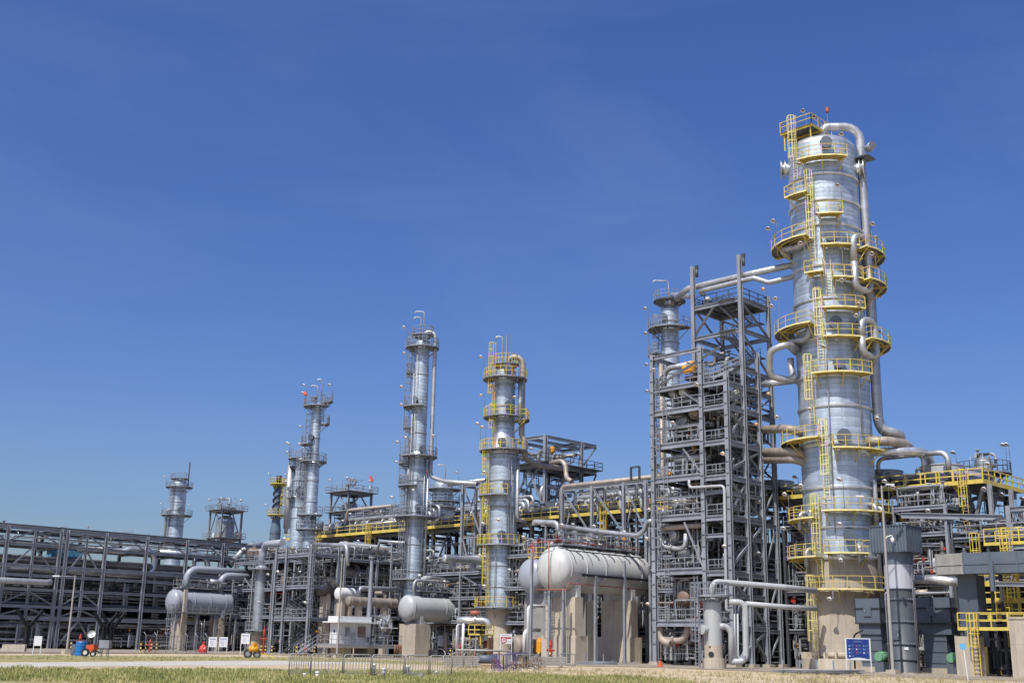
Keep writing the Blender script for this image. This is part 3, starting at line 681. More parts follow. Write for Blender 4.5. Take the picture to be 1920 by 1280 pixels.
    a2 = pol(c, 104, R+.75); pipe(r, [V(a2.x, a2.y, T.z(420, 93, R)), V(a2.x, a2.y, T.z(800, 93, R)), pol(c, 118, R+3, T.z(814, 93, R))], .5, 'clad_pipe', 'overhead_pipe', n=18, bend=1.5)
    b = MB(); s = pol(c, 86, R+.7, T.z(300, 90, R)); b.box(s-V(.9, .9, .15), s+V(.9, .9, 0)); b.build('pipe_support', 'slate', r)
    b = MB(); s = pol(c, 80, R+1.3, T.z(287, 90, R)); b.cyl(s, s+(s-pol(c, 100, R+.5, s.z)).normalized()*.9, .42, n=16); b.build('blind_nozzle', 'clad_pipe', r)
    def loop(a0, a1, rt, rb, rad, ro=R+1.15):
        zt_, zb_ = T.z(rt, a0, ro)-.2, T.z(rb, a0, ro)+.2; zm_ = (zt_+zb_)/2
        A, B = pol(c, a0, ro), pol(c, a1, ro+.1); pipe(r, [V(A.x, A.y, zm_), V(A.x, A.y, zt_), V(B.x, B.y, zt_), V(B.x, B.y, zb_), V(A.x, A.y, zb_), V(A.x, A.y, zm_+.01)], rad, 'clad_pipe', 'loop_pipe', n=14, bend=.78)
        pipe(r, [pol(c, (a0+a1)/2, R-.1, zt_-.1), pol(c, (a0+a1)/2, ro, zt_-.0)], rad*.9, 'clad_pipe', 'loop_branch', n=12)
    loop(34, 58, 437, 545, .34); loop(39, 63, 594, 668, .34)
    # small lines up the shell
    for ang, r0, r1, q in ((-8, 660, 1000, .05), (24, 380, 520, .06), (62, 900, 1120, .22), (-62, 1000, 1240, .09), (-20, 520, 600, .07), (40, 640, 820, .06)):
        p = pol(c, ang, R+.3); pipe(r, [V(p.x, p.y, T.z(r1, ang, R+.3)), V(p.x, p.y, T.z(r0, ang, R+.3)), pol(c, ang, R-.1, T.z(r0, ang, R+.3))], q, 'clad_pipe', n=8)
    # lines away to the left
    def away(rows, rad, ends):
        P = [pol(c, -80, R-.2, T.z(rows[0], -80, R))]; P += [at(*e) for e in ends]; pipe(r, P, rad, 'clad_pipe', 'transfer_pipe', n=14, bend=.8)
    away((496,), .33, [(1400, 515, 114), (1290, 541, 119), (1268, 560, 121)]); away((518,), .26, [(1441, 530, 112), (1414, 521, 113), (1312, 546, 117), (1320, 552, 119)])
    away((712,), .33, [(1440, 719, 112), (1432, 721, 116)])
    P = [pol(c, -70, R-.2, T.z(656, -70, R)), at(1474, 645, 107), at(1443, 658, 108), at(1443, 706, 109), at(1490, 714, 109), pol(c, -80, R+.6, T.z(690, -80, R)), pol(c, -80, R+.6, T.z(672, -80, R))]; pipe(r, P, .33, 'clad_pipe', 'loop_pipe', n=14, bend=.8)
    P = [pol(c, -30, R+.5, T.z(606, -30, R)), pol(c, -30, R+.6, T.z(636, -30, R)), pol(c, -75, R+1.1, T.z(642, -70, R)), pol(c, -80, R-.1, T.z(660, -70, R))]; pipe(r, P, .33, 'clad_pipe', 'loop_pipe', n=14, bend=.7)
    P = [pol(c, -25, R+.4, T.z(450, -30, R)), pol(c, -40, R+.7, T.z(463, -30, R)), pol(c, -72, R+1.3, T.z(468, -70, R)), pol(c, -85, R+.1, T.z(482, -80, R))]; pipe(r, P, .33, 'clad_pipe', 'loop_pipe', n=14, bend=.7)
    # tan lines towards the pipe rack
    for row, rad, m in ((1002, .0, 0),): pass
    for px, row, rad in ((1490, 803, .42), (1495, 846, .45), (1498, 860, .4)):
        p = at(px, row, 108); q = at(1400, row+3, 121); pipe(r, [pol(c, -110, R-.3, p.z), p, q], rad, 'clad_tan', 'feed_pipe', n=16, bend=1.2)
    p0 = pol(c, 55, R-.1, T.z(828, 55, R)); pipe(r, [p0, pol(c, 62, R+1.6, p0.z), pol(c, 84, R+2.9, p0.z-.1), pol(c, 120, R+5, p0.z-.2)], .46, 'clad_tan', 'feed_pipe', n=16, bend=1.5)
    p0 = pol(c, 70, R-.1, T.z(846, 60, R)); pipe(r, [p0, pol(c, 76, R+2.2, p0.z), pol(c, 86, R+4.2, p0.z+.1), pol(c, 112, R+6, p0.z+.2), pol(c, 112, R+6, p0.z-4)], .4, 'clad_bright', 'feed_pipe', n=16, bend=1.2)
    # nozzles and lines round the lower shell
    for ang, row in ((50, 946), (66, 952), (-40, 955), (-62, 962), (-50, 1030), (22, 1022)):
        o = pol(c, ang, R, T.z(row, ang, R)); d = (o-pol(c, ang, R-1, o.z)); pipe(r, [o-d*.2, o+d*.8, o+d*.8+V(0, 0, -1.6)], .22, 'clad_pipe', n=12)
    return T
def side_tower(name, label, px, py, d, secs, rows_ring=(), plats=(), lads=(), mans=(), rail='galv', ladm='galv', dome=None, m='clad', conc=None, over=None, top_neck=(), flood=True, z0=0, headm='clad', ringm='galv', cat_n=40):
    """secs: [(row_bottom,row_top,radius)] from the ground up"""
    T = Tower(name, label, px, py, d); c, r = T.c, T.root; T.secs = secs
    prof = []
    for i, (rb, rt, R) in enumerate(secs):
        zb = z0 if rb is None else T.z(rb, 0, R); zt = T.z(rt, 0, R)
        if i and abs(prof[-1][1]-R) > .01: zb = prof[-1][0]+max(.4, (T.z(rb, 0, R)-prof[-1][0]))
        prof += [(zb, R), (zt, R)]
    if conc:
        zc = T.z(conc, 0, prof[0][1]); b = MB(); R0 = prof[0][1]; b.rev([(R0+.35, 0), (R0+.35, .8), (R0, .82), (R0, zc)], (c[0], c[1], 0), n=cat_n); b.build('fireproofed_skirt', 'concrete_pale', r); prof[0] = (zc, prof[0][1])
    shell(r, c, prof, m, n=cat_n); Rt = secs[-1][2]; zt = prof[-1][0]; head(r, c, zt, Rt, Rt*.5, headm, n=cat_n)
    def Rz(z):
        q = prof[0][1]
        for (za, ra) in prof:
            if z >= za-.01: q = ra
        return q
    for row in rows_ring: zz = T.z(row, 0, Rt); hoop(r, c, zz, Rz(zz), .07, .2, ringm, n=cat_n)
    for p in plats:
        row, a0, a1, wd = p[:4]; lights = p[4] if len(p) > 4 else (); ang = min(max(0, a0), a1); zz = T.z(row, ang, Rt+wd)
        platform(r, c, Rz(zz), zz, a0, a1, wd, rail=rail, lights=lights, edge='galv', gap=.08, brk='galv')
    for ang, r0, r1 in lads:
        zz = T.z(r1, ang, Rt); R = Rz(zz); p = pol(c, ang, R+.35); ladder(r, p, (p.x-c[0], p.y-c[1]), T.z(r0, ang, R), zz, ladm)
    for ang, row, q in mans: zz = T.z(row, ang, Rt); manway(r, c, Rz(zz), ang, zz, q, .25)
    for dx, h, reach in top_neck: gooseneck(r, pol(c, 0, 0, zt+Rt*.4)+RGT*dx, h, .08, reach)
    T.prof = prof; T.Rz = Rz; T.zt = zt
    return T
BIG = big_tower()

T2 = side_tower('slender_column', 'tall slender silver column with grey platforms, left of the yellow laddered column', 778, 1000, 150,
    [(1165, 852, 1.22), (845, 640, .99)], (700, 760, 810, 852, 900, 960, 1020, 1070),
    [(645, -150, 120, 1.15, [(-80, 2.6)]), (696, -115, -62, .95, [(-95, 2.6)]), (757, -125, 15, 1.1, [(-95, 2.6)]), (799, -120, -60, 1.0, [(-95, 3.0)]), (851, -60, 125, 1.2, [(-30, 2.0), (70, 2.6)]), (866, -130, -55, 1.15, [(-100, 2.8)]), (907, -130, 0, 1.1, [(-95, 3.0)]), (965, -150, 150, 1.5, [(-95, 2.4), (0, 3.0)]), (1084, -150, 150, 1.3, [(60, 2.5)])],
    [(-70, 750, 640), (-88, 850, 700), (-62, 905, 800), (-75, 962, 866), (-60, 1080, 907), (-80, 1160, 1084)], [(12, 632, .4), (25, 842, .42), (12, 952, .45), (-30, 750, .35)], conc=None, top_neck=[(.1, 4.0, 1.2), (-.3, 3.2, .9)])
c = T2.c; zt = T2.zt
platform(T2.root, c, .55, zt+1.1, -180, 179.9, .75, rail='galv', edge='galv')
q = pol(c, 75, 1.75); pipe(T2.root, [pol(c, 40, .3, zt+.3), V(*pol(c, 40, .3, zt+1.5)), V(q.x, q.y, zt+1.5), V(q.x, q.y, T2.z(893, 75, 1.7)), at(832, 902, 148), at(895, 907, 144)], .27, 'clad_pipe', 'overhead_pipe', n=14, bend=.8)
q = pol(c, 60, 1.62); pipe(T2.root, [V(q.x, q.y, T2.z(860, 75, 1.6)), V(q.x, q.y, T2.z(1120, 75, 1.6))], .14, 'clad_pipe', n=10)
for a, r0, r1, rd in ((-25, 660, 1080, .05), (-42, 700, 1080, .06), (-55, 820, 1100, .08), (40, 860, 1090, .05)):
    R = 1.45; q = pol(c, a, R); pipe(T2.root, [V(q.x, q.y, T2.z(r1, a, R)), V(q.x, q.y, T2.z(r0, a, R))], rd, 'clad_pipe', n=6)

T3 = side_tower('stepped_column', 'silver column with a cone step, yellow ladders up its left and a pale concrete foot', 941, 1000, 137,
    [(1225, 848, 1.70), (812, 694, 1.24)], (720, 760, 790, 850, 900, 950, 1000, 1060, 1100),
    [(702, -120, 125, 1.35, [(-85, 2.6)]), (775, -120, 48, 1.2, [(-95, 2.6), (40, 2.0)]), (839, -110, 110, 1.1, [(-95, 3.2), (-50, 2.4)]), (925, -115, 12, 1.05, [(-40, 2.4)]), (1019, -150, 150, 1.1, [(-40, 2.2), (0, 2.6)]), (1137, -140, 60, 1.2, [(-30, 2.2)])],
    [(-58, 772, 660), (-48, 838, 775), (-62, 925, 842), (-55, 1018, 925), (-48, 1135, 1020)], [(10, 690, .5), (18, 760, .48), (-6, 830, .48), (12, 910, .45), (0, 1004, .5)], rail='yellow', ladm='yellow', conc=1142, top_neck=[(-.4, 4.0, .8)])
c = T3.c; zt = T3.zt
zz_, rr_ = [(z, q) for z, q in T3.prof][1]; b = MB(); b.rev([(1.76, T3.prof[1][0]-.05), (1.76, T3.prof[1][0]+.3), (1.3, T3.prof[2][0]+.1), (1.26, T3.prof[2][0]+.5)], (c[0], c[1], 0), n=40); b.build('cone_section', 'clad_bright', T3.root)
platform(T3.root, c, .7, zt+1.0, -180, 179.9, .8, rail='yellow', edge='galv')
b = MB(); p = pol(c, 20, .5, zt); b.bar(p, p+V(0, 0, 4.6), .18, .18); b.build('mast', 'galv', T3.root)
q = pol(c, 80, 2.15); pipe(T3.root, [pol(c, 60, .3, zt+.2), pol(c, 60, .3, zt+1.9), V(q.x, q.y, zt+1.9), V(q.x, q.y, T3.z(815, 80, 2)), pol(c, 80, 2.5, T3.z(826, 80, 2)), pol(c, 80, 2.5, T3.z(858, 80, 2)), at(1010, 872, 142), at(1064, 879, 146)], .34, 'clad_tan', 'overhead_pipe', n=14, bend=.9)
q = pol(c, 66, 2.05); pipe(T3.root, [V(q.x, q.y, T3.z(712, 75, 2)), V(q.x, q.y, T3.z(795, 75, 2))], .3, 'clad_pipe', n=12)
q = pol(c, 55, 2.1); pipe(T3.root, [V(q.x, q.y, T3.z(860, 75, 2)), V(q.x, q.y, T3.z(975, 75, 2)), at(985, 978, 137)], .22, 'clad_pipe', n=12)
for a, r0, r1, rd in ((18, 850, 1000, .05), (30, 860, 1120, .07), (42, 960, 1130, .06), (-20, 1030, 1130, .05)):
    q = pol(c, a, 2.0); pipe(T3.root, [V(q.x, q.y, T3.z(r1, a, 2)), V(q.x, q.y, T3.z(r0, a, 2)), pol(c, a, 1.6, T3.z(r0, a, 2))], rd, 'clad_pipe', n=6)
platform(T3.root, c, 1.3, T3.z(786, 80, 2.4), 62, 118, 1.6, rail='yellow', edge='galv')

T4 = side_tower('leaning_view_column', 'thin silver column with two hooked vent pipes, beside the twin domed column', 580, 1000, 168,
    [(1060, 868, .86), (864, 757, .66)], (790, 820, 850, 900, 940, 980, 1010),
    [(757, -150, 60, 1.25, [(-110, 2.0), (-60, 2.8)]), (750, 60, 140, 1.5, [(110, 2.6)]), (792, 50, 120, 1.2, []), (829, -120, -30, 1.3, [(-110, 2.6)]), (862, -130, 130, .9, [(-90, 2.4)]), (963, -140, 60, 1.0, [(-80, 2.4)]), (990, -120, 140, 1.0, [(40, 2.0)])],
    [(70, 790, 757), (-60, 862, 790), (-70, 960, 862)], [(-45, 748, .4), (-40, 820, .42), (20, 972, .4)], top_neck=[(-.1, 2.6, 1.0), (.5, 3.6, .7)], cat_n=28)
T4.root.name = 'thin_column'
T5 = side_tower('domed_column', 'shorter silver column with a bright rounded top, left of the thin hooked-vent column', 560, 1000, 178,
    [(1060, 862, 1.32)], (880, 900, 930, 950, 970), [(856, -120, 120, .9, [(-60, 2.0), (-100, 2.4)]), (872, -150, -50, .8, [(-100, 2.2)]), (930, -150, -40, .9, [(-60, 2.2)]), (945, 20, 140, 1.0, [])],
    [(-20, 940, 860), (25, 1000, 870)], [(-10, 920, .5), (30, 905, .35)], headm='clad_bright', top_neck=[(.1, 1.6, .5)], cat_n=32)
c = T5.c; q = pol(c, -75, 2.0); pipe(T5.root, [pol(c, -70, 1.2, T5.z(918, 0, 1.3)), V(q.x, q.y, T5.z(918, 0, 1.3)), V(q.x, q.y, T5.z(1000, 0, 1.3))], .28, 'clad_pipe', n=12)
q = pol(c, -80, 1.9); pipe(T5.root, [V(q.x, q.y, T5.z(872, 0, 1.3)), V(q.x, q.y, T5.z(990, 0, 1.3))], .5, 'clad_pipe', n=14)
T6 = side_tower('distant_column', 'silver column far behind the left pipe bridge with a mast on top', 328, 1000, 262,
    [(1060, 905, 1.72)], (920, 940, 955, 985), [(910, -150, 150, 1.2, [(-80, 2.0)]), (963, -150, 150, 1.6, [(-70, 2.2), (60, 2.2)])], [(-60, 1000, 963), (-40, 960, 910)], [(20, 955, .5)], cat_n=32)
platform(T6.root, T6.c, .9, T6.zt+1.2, -180, 179.9, 1.0, rail='galv', edge='galv')
b = MB(); p = pol(T6.c, 80, 1.9, T6.zt-1); b.bar(p, p+V(0, 0, 6), .18, .18); b.build('mast', 'galv_dark', T6.root)
q = pol(T6.c, -70, 2.3); pipe(T6.root, [pol(T6.c, -40, 1.5, T6.z(955, 0, 1.7)), V(q.x, q.y, T6.z(955, 0, 1.7)), V(q.x, q.y, T6.z(1040, 0, 1.7))], .32, 'clad_pipe', n=12)
T7 = side_tower('background_column', 'short pale column with two platform rings behind the yellow walkway', 829, 950, 205,
    [(1050, 908, 1.85)], (925, 940), [(913, -150, 150, 1.3, [(60, 2.8), (-90, 2.2)]), (936, -60, 140, 1.2, [(80, 2.0)]), (948, -150, 150, 1.2, [])], [], [], top_neck=[(.4, 3.0, 1.4)], cat_n=32)
T8 = side_tower('narrow_column', 'narrow silver column with stacked small platforms left of the steel tower', 1259, 800, 136,
    [(None, 578, 1.08)], (600, 640, 700, 760, 820), [(607, -130, 70, 1.5, [(-90, 2.6)]), (659, -120, -40, 1.5, [(-100, 2.8)]), (727, -120, -50, 1.4, [(-95, 3.2)]), (772, -120, -50, 1.4, [(-95, 2.8)]), (810, -120, -50, 1.4, []), (868, -120, -50, 1.4, [])],
    [(-75, 720, 607), (-85, 860, 727)], [(-30, 595, .4)], top_neck=[(-.1, 3.4, 1.8)], conc=None)
c = T8.c; platform(T8.root, c, .5, T8.zt+1.2, -180, 179.9, 1.3, rail='galv', edge='galv_dark')
pipe(T8.root, [pol(c, 60, .2, T8.zt+.3), pol(c, 60, .2, T8.zt+2.0), at(1295, 556, 128), at(1300, 548, 124)], .33, 'clad_pipe', 'overhead_pipe', n=14, bend=.8)
q = pol(c, -50, 1.5); pipe(T8.root, [V(q.x, q.y, T8.z(670, 0, 1.4)), V(q.x, q.y, 4)], .3, 'clad_tan', n=12)

# ------------------------------------------------------------------ the open steel tower in the middle right
def steel_tower():
    X0 = 94.0; yL = onx(1226, 909, X0).y; yM = onx(1319, 909, X0).y; yC = onx(1367, 909, X0).y
    xR = ony(1428, 909, yC).x; xF = ony(1449, 909, yC).x+.4
    r = thing('steel_tower', 'tall open steel tower of grey beams packed with stairs and exchangers, left of tallest column', 'steel structure', (X0, yC), 'open steel structures')
    zl = lambda row: zat((X0, yL), row)
    zr = [zl(q) for q in (1163, 1068, 969, 897, 835, 772, 730)]; zroof = zl(669); ztop = zr[-1]
    U1 = X0+3.0; yU = yC+5.9; xU = xF-.2
    zu = [zat((U1, yC), q) for q in (690, 615, 557)]; zuT = zat((U1, yC), 478)
    cols = [(X0, yL, zroof+.2, .42), (X0, yM, zroof+.2, .42), (X0, yC, ztop+.5, .42), (xR, yC, zat((xR, yC), 662), .4), (xF, yC, zat((xF, yC), 556), .4),
            (U1, yC+.0, zuT, .4), (U1, yU, zat((U1, yU), 500), .4), (xR, yL, ztop, .38), (xF, yU, zu[-1]+.3, .36), (xF, yL, ztop, .38), (xR, yM, ztop, .36)]
    for x, y, z, w_ in cols:
        column(r, x, y, .35, z, w_); b = MB(); b.box((x-.5, y-.5, 0), (x+.5, y+.5, .38)); b.build('plinth', 'concrete', r)
    b = MB()                         # cleats stepping up the lit faces of the front columns
    for x, y, z, w_ in cols[:3]:
        k = 2.0
        while k < z: b.box((x-w_/2-.02, y-.17, k), (x-w_/2-.005, y+.17, k+.12)); k += 1.15
    b.build('stiffener', 'galv_dark', r, kind='stuff')
    lv = list(zr)
    for i, z in enumerate(lv):
        H = .55 if i < 6 else .45
        beam(r, (X0, yM+.2, z-H/2), (X0, yL-.2, z-H/2), .26, H); beam(r, (X0, yC+.2, z-H/2-.3), (X0, yM-.2, z-H/2-.3), .24, .45)
        beam(r, (X0+.2, yC, z-H/2-.4), (xR-.2, yC, z-H/2-.4), .24, .45); beam(r, (xR+.2, yC, z-H/2-.6), (xF-.2, yC, z-H/2-.6), .2, .4)
        beam(r, (X0+.2, yL, z-H/2), (xF-.2, yL, z-H/2), .22, .45); beam(r, (X0+.2, yM, z-H/2-.1), (xF-.2, yM, z-H/2-.1), .22, .45)
        beam(r, (xR, yC+.2, z-H/2), (xR, yL-.2, z-H/2), .22, .42); beam(r, (xF, yC+.2, z-H/2), (xF, yL-.2, z-H/2), .22, .42)
        dk = deck(r, X0+.15, xF, yM+.15, yL-.15, z+.03)
        rails(dk, [(X0+.1, yM+.3, z), (X0+.1, yL-.3, z)], 'galv', r=.035, step=1.2); rails(dk, [(X0+.3, yL-.1, z), (xF-.2, yL-.1, z)], 'galv')
        rails(r, [(X0+.3, yC+.1, z-.35), (xR-.3, yC+.1, z-.35)], 'galv', r=.032, step=1.2)
        rails(r, [(X0+.1, yC+.3, z-.3), (X0+.1, yM-.3, z-.3)], 'galv', r=.032, step=1.1)
    mids = [(zr[0]+zr[1])/2, (zr[1]+zr[2])/2+.4, (zr[2]+zr[3])/2]
    for z in mids:
        beam(r, (X0, yC+.2, z), (X0, yM-.2, z), .22, .4); beam(r, (X0+.2, yC, z-.2), (xR-.2, yC, z-.2), .22, .4)
    # braces on the right face and a few in the left
    zz = [.4]+lv
    for i in range(len(zz)-1):
        a, c_ = zz[i], zz[i+1]-.9; mx = (X0+xR)/2
        if i % 2 == 0: brace(r, (X0+.1, yC, a+.1), (xR-.1, yC, c_), .2); brace(r, (mx, yC, c_), (xR-.1, yC, a+.4), .16)
        else: brace(r, (xR-.1, yC, a-.3), (X0+.1, yC, c_), .2); brace(r, (mx, yC, c_), (X0+.1, yC, a-.2), .16)
        if i >= 3: brace(r, (xR, yC+.1, a), (xR, yM, c_), .16)
        brace(r, (xF, yC+.1, a), (xF, yM, c_), .18, 'galv_dark')
    brace(r, (X0, yL-.2, ztop+.1), (X0, yM-2.5, zroof-.3), .2); brace(r, (X0+.2, yL, ztop), (X0+3, yL, zroof), .18)
    for p, q in (((X0, yL), (X0, yM)), ((X0, yL), (xR, yL)), ((X0, yM), (U1+2, yM)), ((xR, yL), (xR, yM))): beam(r, (p[0], p[1], zroof-.2), (q[0], q[1], zroof-.2), .24, .42)
    # upper part
    for z in zu:
        for p, q in (((U1, yC), (U1, yU)), ((U1, yC), (xU, yC)), ((xU, yC), (xU, yU)), ((U1, yU), (xU, yU)), ((U1, (yC+yU)/2), (xU, (yC+yU)/2))): beam(r, (p[0], p[1], z-.2), (q[0], q[1], z-.2), .24, .42, 'galv')
    zt = zu[-1]; d = deck(r, U1-.1, xU+.1, yC-.1, yU+.1, zt+.03); rails(d, [(U1, yC, zt), (U1, yU, zt), (xU, yU, zt), (xU, yC, zt), (U1, yC, zt)], 'galv_dark', r=.035)
    d = deck(r, U1, xU, yC+2, yU, zu[0]+.03); rails(d, [(U1, yC+2, zu[0]), (U1, yU, zu[0]), (xU, yU, zu[0])], 'galv', r=.033)
    brace(r, (U1, yU-.1, zu[1]+.2), (U1, yU-2.6, zu[2]-.4), .2); brace(r, (U1, yC+.1, zu[1]+.2), (U1, yC+2.6, zu[2]-.4), .18, 'galv_dark')
    brace(r, (xU, yC+.1, zu[1]), (xU, yU-.1, zu[2]-.4), .2); brace(r, (U1+.1, yC, zu[2]-.4), (xU-.1, yC, zu[1]), .18); brace(r, (U1+.1, yC, zu[1]-.4), (xU-.1, yC, zu[0]), .18); brace(r, (xU, yU, zu[1]), (U1, yU, zu[2]), .18)
    for k in (.25, .5, .75): beam(r, (U1+.1, yC+(yU-yC)*k, zt-.35), (xU-.1, yC+(yU-yC)*k, zt-.35), .14, .24, 'galv_dark')
    for x, y, z in ((U1, yC, zuT), (U1, yU, zat((U1, yU), 500))):
        b = MB(); b.box((x+.1, y-.55, z-.35), (x+.3, y-.2, z+.1)); b.cyl((x+.2, y-.38, z-1.2), (x+.2, y-.38, z-.35), .16, n=10); b.build('hoist_block', 'galv_dark', r)
    # stairs, zigzag in the right bay
    ys = yC+1.1; flip = 0
    seq = [.1]+[z for z in lv]+[zu[0], zu[1], zu[2]]
    for i in range(len(seq)-1):
        a, c_ = seq[i], seq[i+1]; xa, xb = (X0+.9, xR-.6) if i < 7 else (U1+.6, xU-.5)
        n = 2 if c_-a > 3.2 else 1
        for k in range(n):
            p0, p1 = a+(c_-a)*k/n, a+(c_-a)*(k+1)/n; yy = ys+(k % 2)*1.0
            p, q = ((xa, yy, p0), (xb, yy, p1)) if flip == 0 else ((xb, yy, p0), (xa, yy, p1)); flip = 1-flip
            flight(r, p, q, .85); lx = q[0]+(.45 if flip else -.45); deck(r, lx-.5, lx+.5, ys-.5, ys+1.5, p1+.02)
    # the stair that climbs over the corner roof
    flight(r, (X0+1.0, yM+1.0, ztop), (X0+1.0+2.4, yC+.5, zu[0]+.4), .9, side=(.5, .6, 0)); d = deck(r, X0+2.6, xR, yC+.1, yC+1.4, zu[0]+.3); rails(d, [(X0+2.6, yC+.1, zu[0]+.3), (xR, yC+.1, zu[0]+.3)], 'galv')
    # more levels of light steel between the main floors, ladders and hangers
    for i in range(len(zz)-1):
        za_, zb_ = zz[i], zz[i+1]; zm_ = (za_+zb_)/2+.2
        beam(r, (X0+1.6, yM+.2, zm_), (X0+1.6, yL-.2, zm_), .14, .22); beam(r, (xR, yC+.2, zm_), (xR, yL-.2, zm_), .14, .22, 'galv_dark')
        if i > 1: beam(r, (X0, yM+.2, zm_-.4), (X0, yL-.2, zm_-.4), .16, .26) if i % 2 else brace(r, (X0, yM+.3, za_+.2), (X0, yM+2.4, zb_-.7), .14)
        rails(r, [(xR+.2, yC, za_+.1), (xF-.2, yC, za_+.1)], 'galv'); rails(r, [(X0+.4, yC+2.3, zm_), (xR, yC+2.3, zm_)], 'galv', toe=False)
        brace(r, (xR+.1, yC, za_+.1), (xF-.1, yC, zb_-.9), .14)
        if i: ladder(r, (X0-.1, yL-.7-(i % 2)*.9), (-1, 0), za_, zb_, 'galv', cage=(i % 2 == 0))
    # exchangers seen end-on from the left face
    def ends(px, row, rad, L, m, fl=(0.06, .9)): p = onx(px, row, X0+1.0); lvessel(r, p, (1, 0, 0), L, rad, m, flanges=fl)
    ends(1281, 1120, .72, 6, 'copper_brown'); ends(1279, 939, .55, 6, 'paint_grey'); ends(1259, 736, .40, 7, 'paint_grey', (.03,)); ends(1278, 734, .40, 7, 'paint_white', (.03,)); ends(1265, 944, .5, 6, 'clad_pipe'); ends(1300, 772, .62, 6, 'clad_tan'); ends(1262, 1002, .5, 6, 'clad_pipe')
    pipe(r, [onx(1240, 992, X0+.6), onx(1250, 989, X0+.6), onx(1316, 984, X0+.6)], .27, 'rusty_pipe', n=12); pipe(r, [onx(1237, 1005, X0+.7), onx(1243, 1025, X0+.7), onx(1285, 1030, X0+.7), onx(1286, 1000, X0+.7)], .24, 'clad_pipe', n=12, flanges=((1, .4),))
    pipe(r, [onx(1292, 899, X0-.4), onx(1292, 914, X0-.4), onx(1358, 910, X0-.45), onx(1362, 1143, X0-.45), onx(1368, 1145, X0-.2)], .14, 'paint_grey', n=10)
    pipe(r, [onx(1240, 1195, X0+.8), onx(1285, 1202, X0+.8), onx(1292, 1160, X0+.8)], .34, 'rusty_pipe', n=14, flanges=((0, .55),)); pipe(r, [onx(1238, 1168, X0+.5), onx(1237, 1200, X0+.5), onx(1258, 1206, X0+.5)], .36, 'rusty_pipe', n=14)
    # valves on the roof: yellow actuators
    for px, row in ((1287, 690), (1296, 688)):
        p = onx(px, row, X0+2.2); b = MB(); b.rev([(.1, -.7), (.45, -.5), (.55, 0), (.45, .5), (.2, .65)], p, n=14); b.build('valve_actuator', 'amber', r)
    p = onx(1268, 705, X0+2); pipe(r, [p+V(0, 1.6, -1.0), p+V(0, 1.6, 1.0), p+V(0, -2.0, 1.0)], .3, 'clad_pipe', n=12); b = MB(); b.cyl(onx(1297, 712, X0+2.2), onx(1297, 707, X0+2.2), .75, n=16); b.build('valve_body', 'rust', r)
    for i, (za, zb) in enumerate(zip([.3]+lv[:-1], lv)):
        clutter(r, X0+.8, xF-.3, yM+.5, yL-.5, za+.4, zb-.7, 14, 70, 40+i, red=2 if i < 4 else 0); clutter(r, X0+3.2, xF, yC+2.4, yM, za+.4, zb-.7, 6, 26, 60+i, mats=DARKM)
        banks(r, X0+.4, xF-.3, yM+.3, yL-.3, za+.3, zb-.6, 14, 140+i, rr=(.03, .04, .05, .07, .1)); banks(r, X0+2.6, xF, yC+.3, yM, za+.3, zb-.6, 8, 160+i)
        deck(r, X0+2.4, xF-.2, yC+2.4, yM, zb-.3)
        if i < 6: lvessel(r, (X0+1.5, yM+1.2+(i % 3)*1.2, za+1.7+(i % 2)*.9), (1, 0, 0), 5.2, .5+.12*(i % 3), ('clad_pipe', 'clad_tan', 'clad_grey')[i % 3], flanges=(.1, .92))
    for a, b_, z, q in ((X0-.1, yM, lv[5], 0), (X0-.1, (yM+yL)/2, lv[4], 0), (X0, yC+.2, lv[3]-.3, 1), (X0, yL-.6, lv[6], 0), (xR, yC, lv[4], 1), (xR, yC, lv[2]-.5, 0), (X0, yC+.3, lv[1], 1), (xF, yC, lv[5], 1), (X0+1, yM, zroof-2, 0), (xU, yC, zt, 1), (X0, yM+1, lv[6], 0), (U1, yU-1, zu[0], 0), (xR-.4, yC, lv[1]-.3, 0)): floodlight(r, (a, b_, z), 1.9, lit=bool(q))
    clutter(r, U1, xU, yC+1.5, yU, zu[0]+.3, zu[0]+2.4, 2, 8, 99); clutter(r, U1, xU, yC+.5, yU, zt+.2, zt+1.2, 3, 8, 98)
    return dict(X0=X0, yL=yL, yM=yM, yC=yC, xR=xR, xF=xF)
ST = steel_tower()

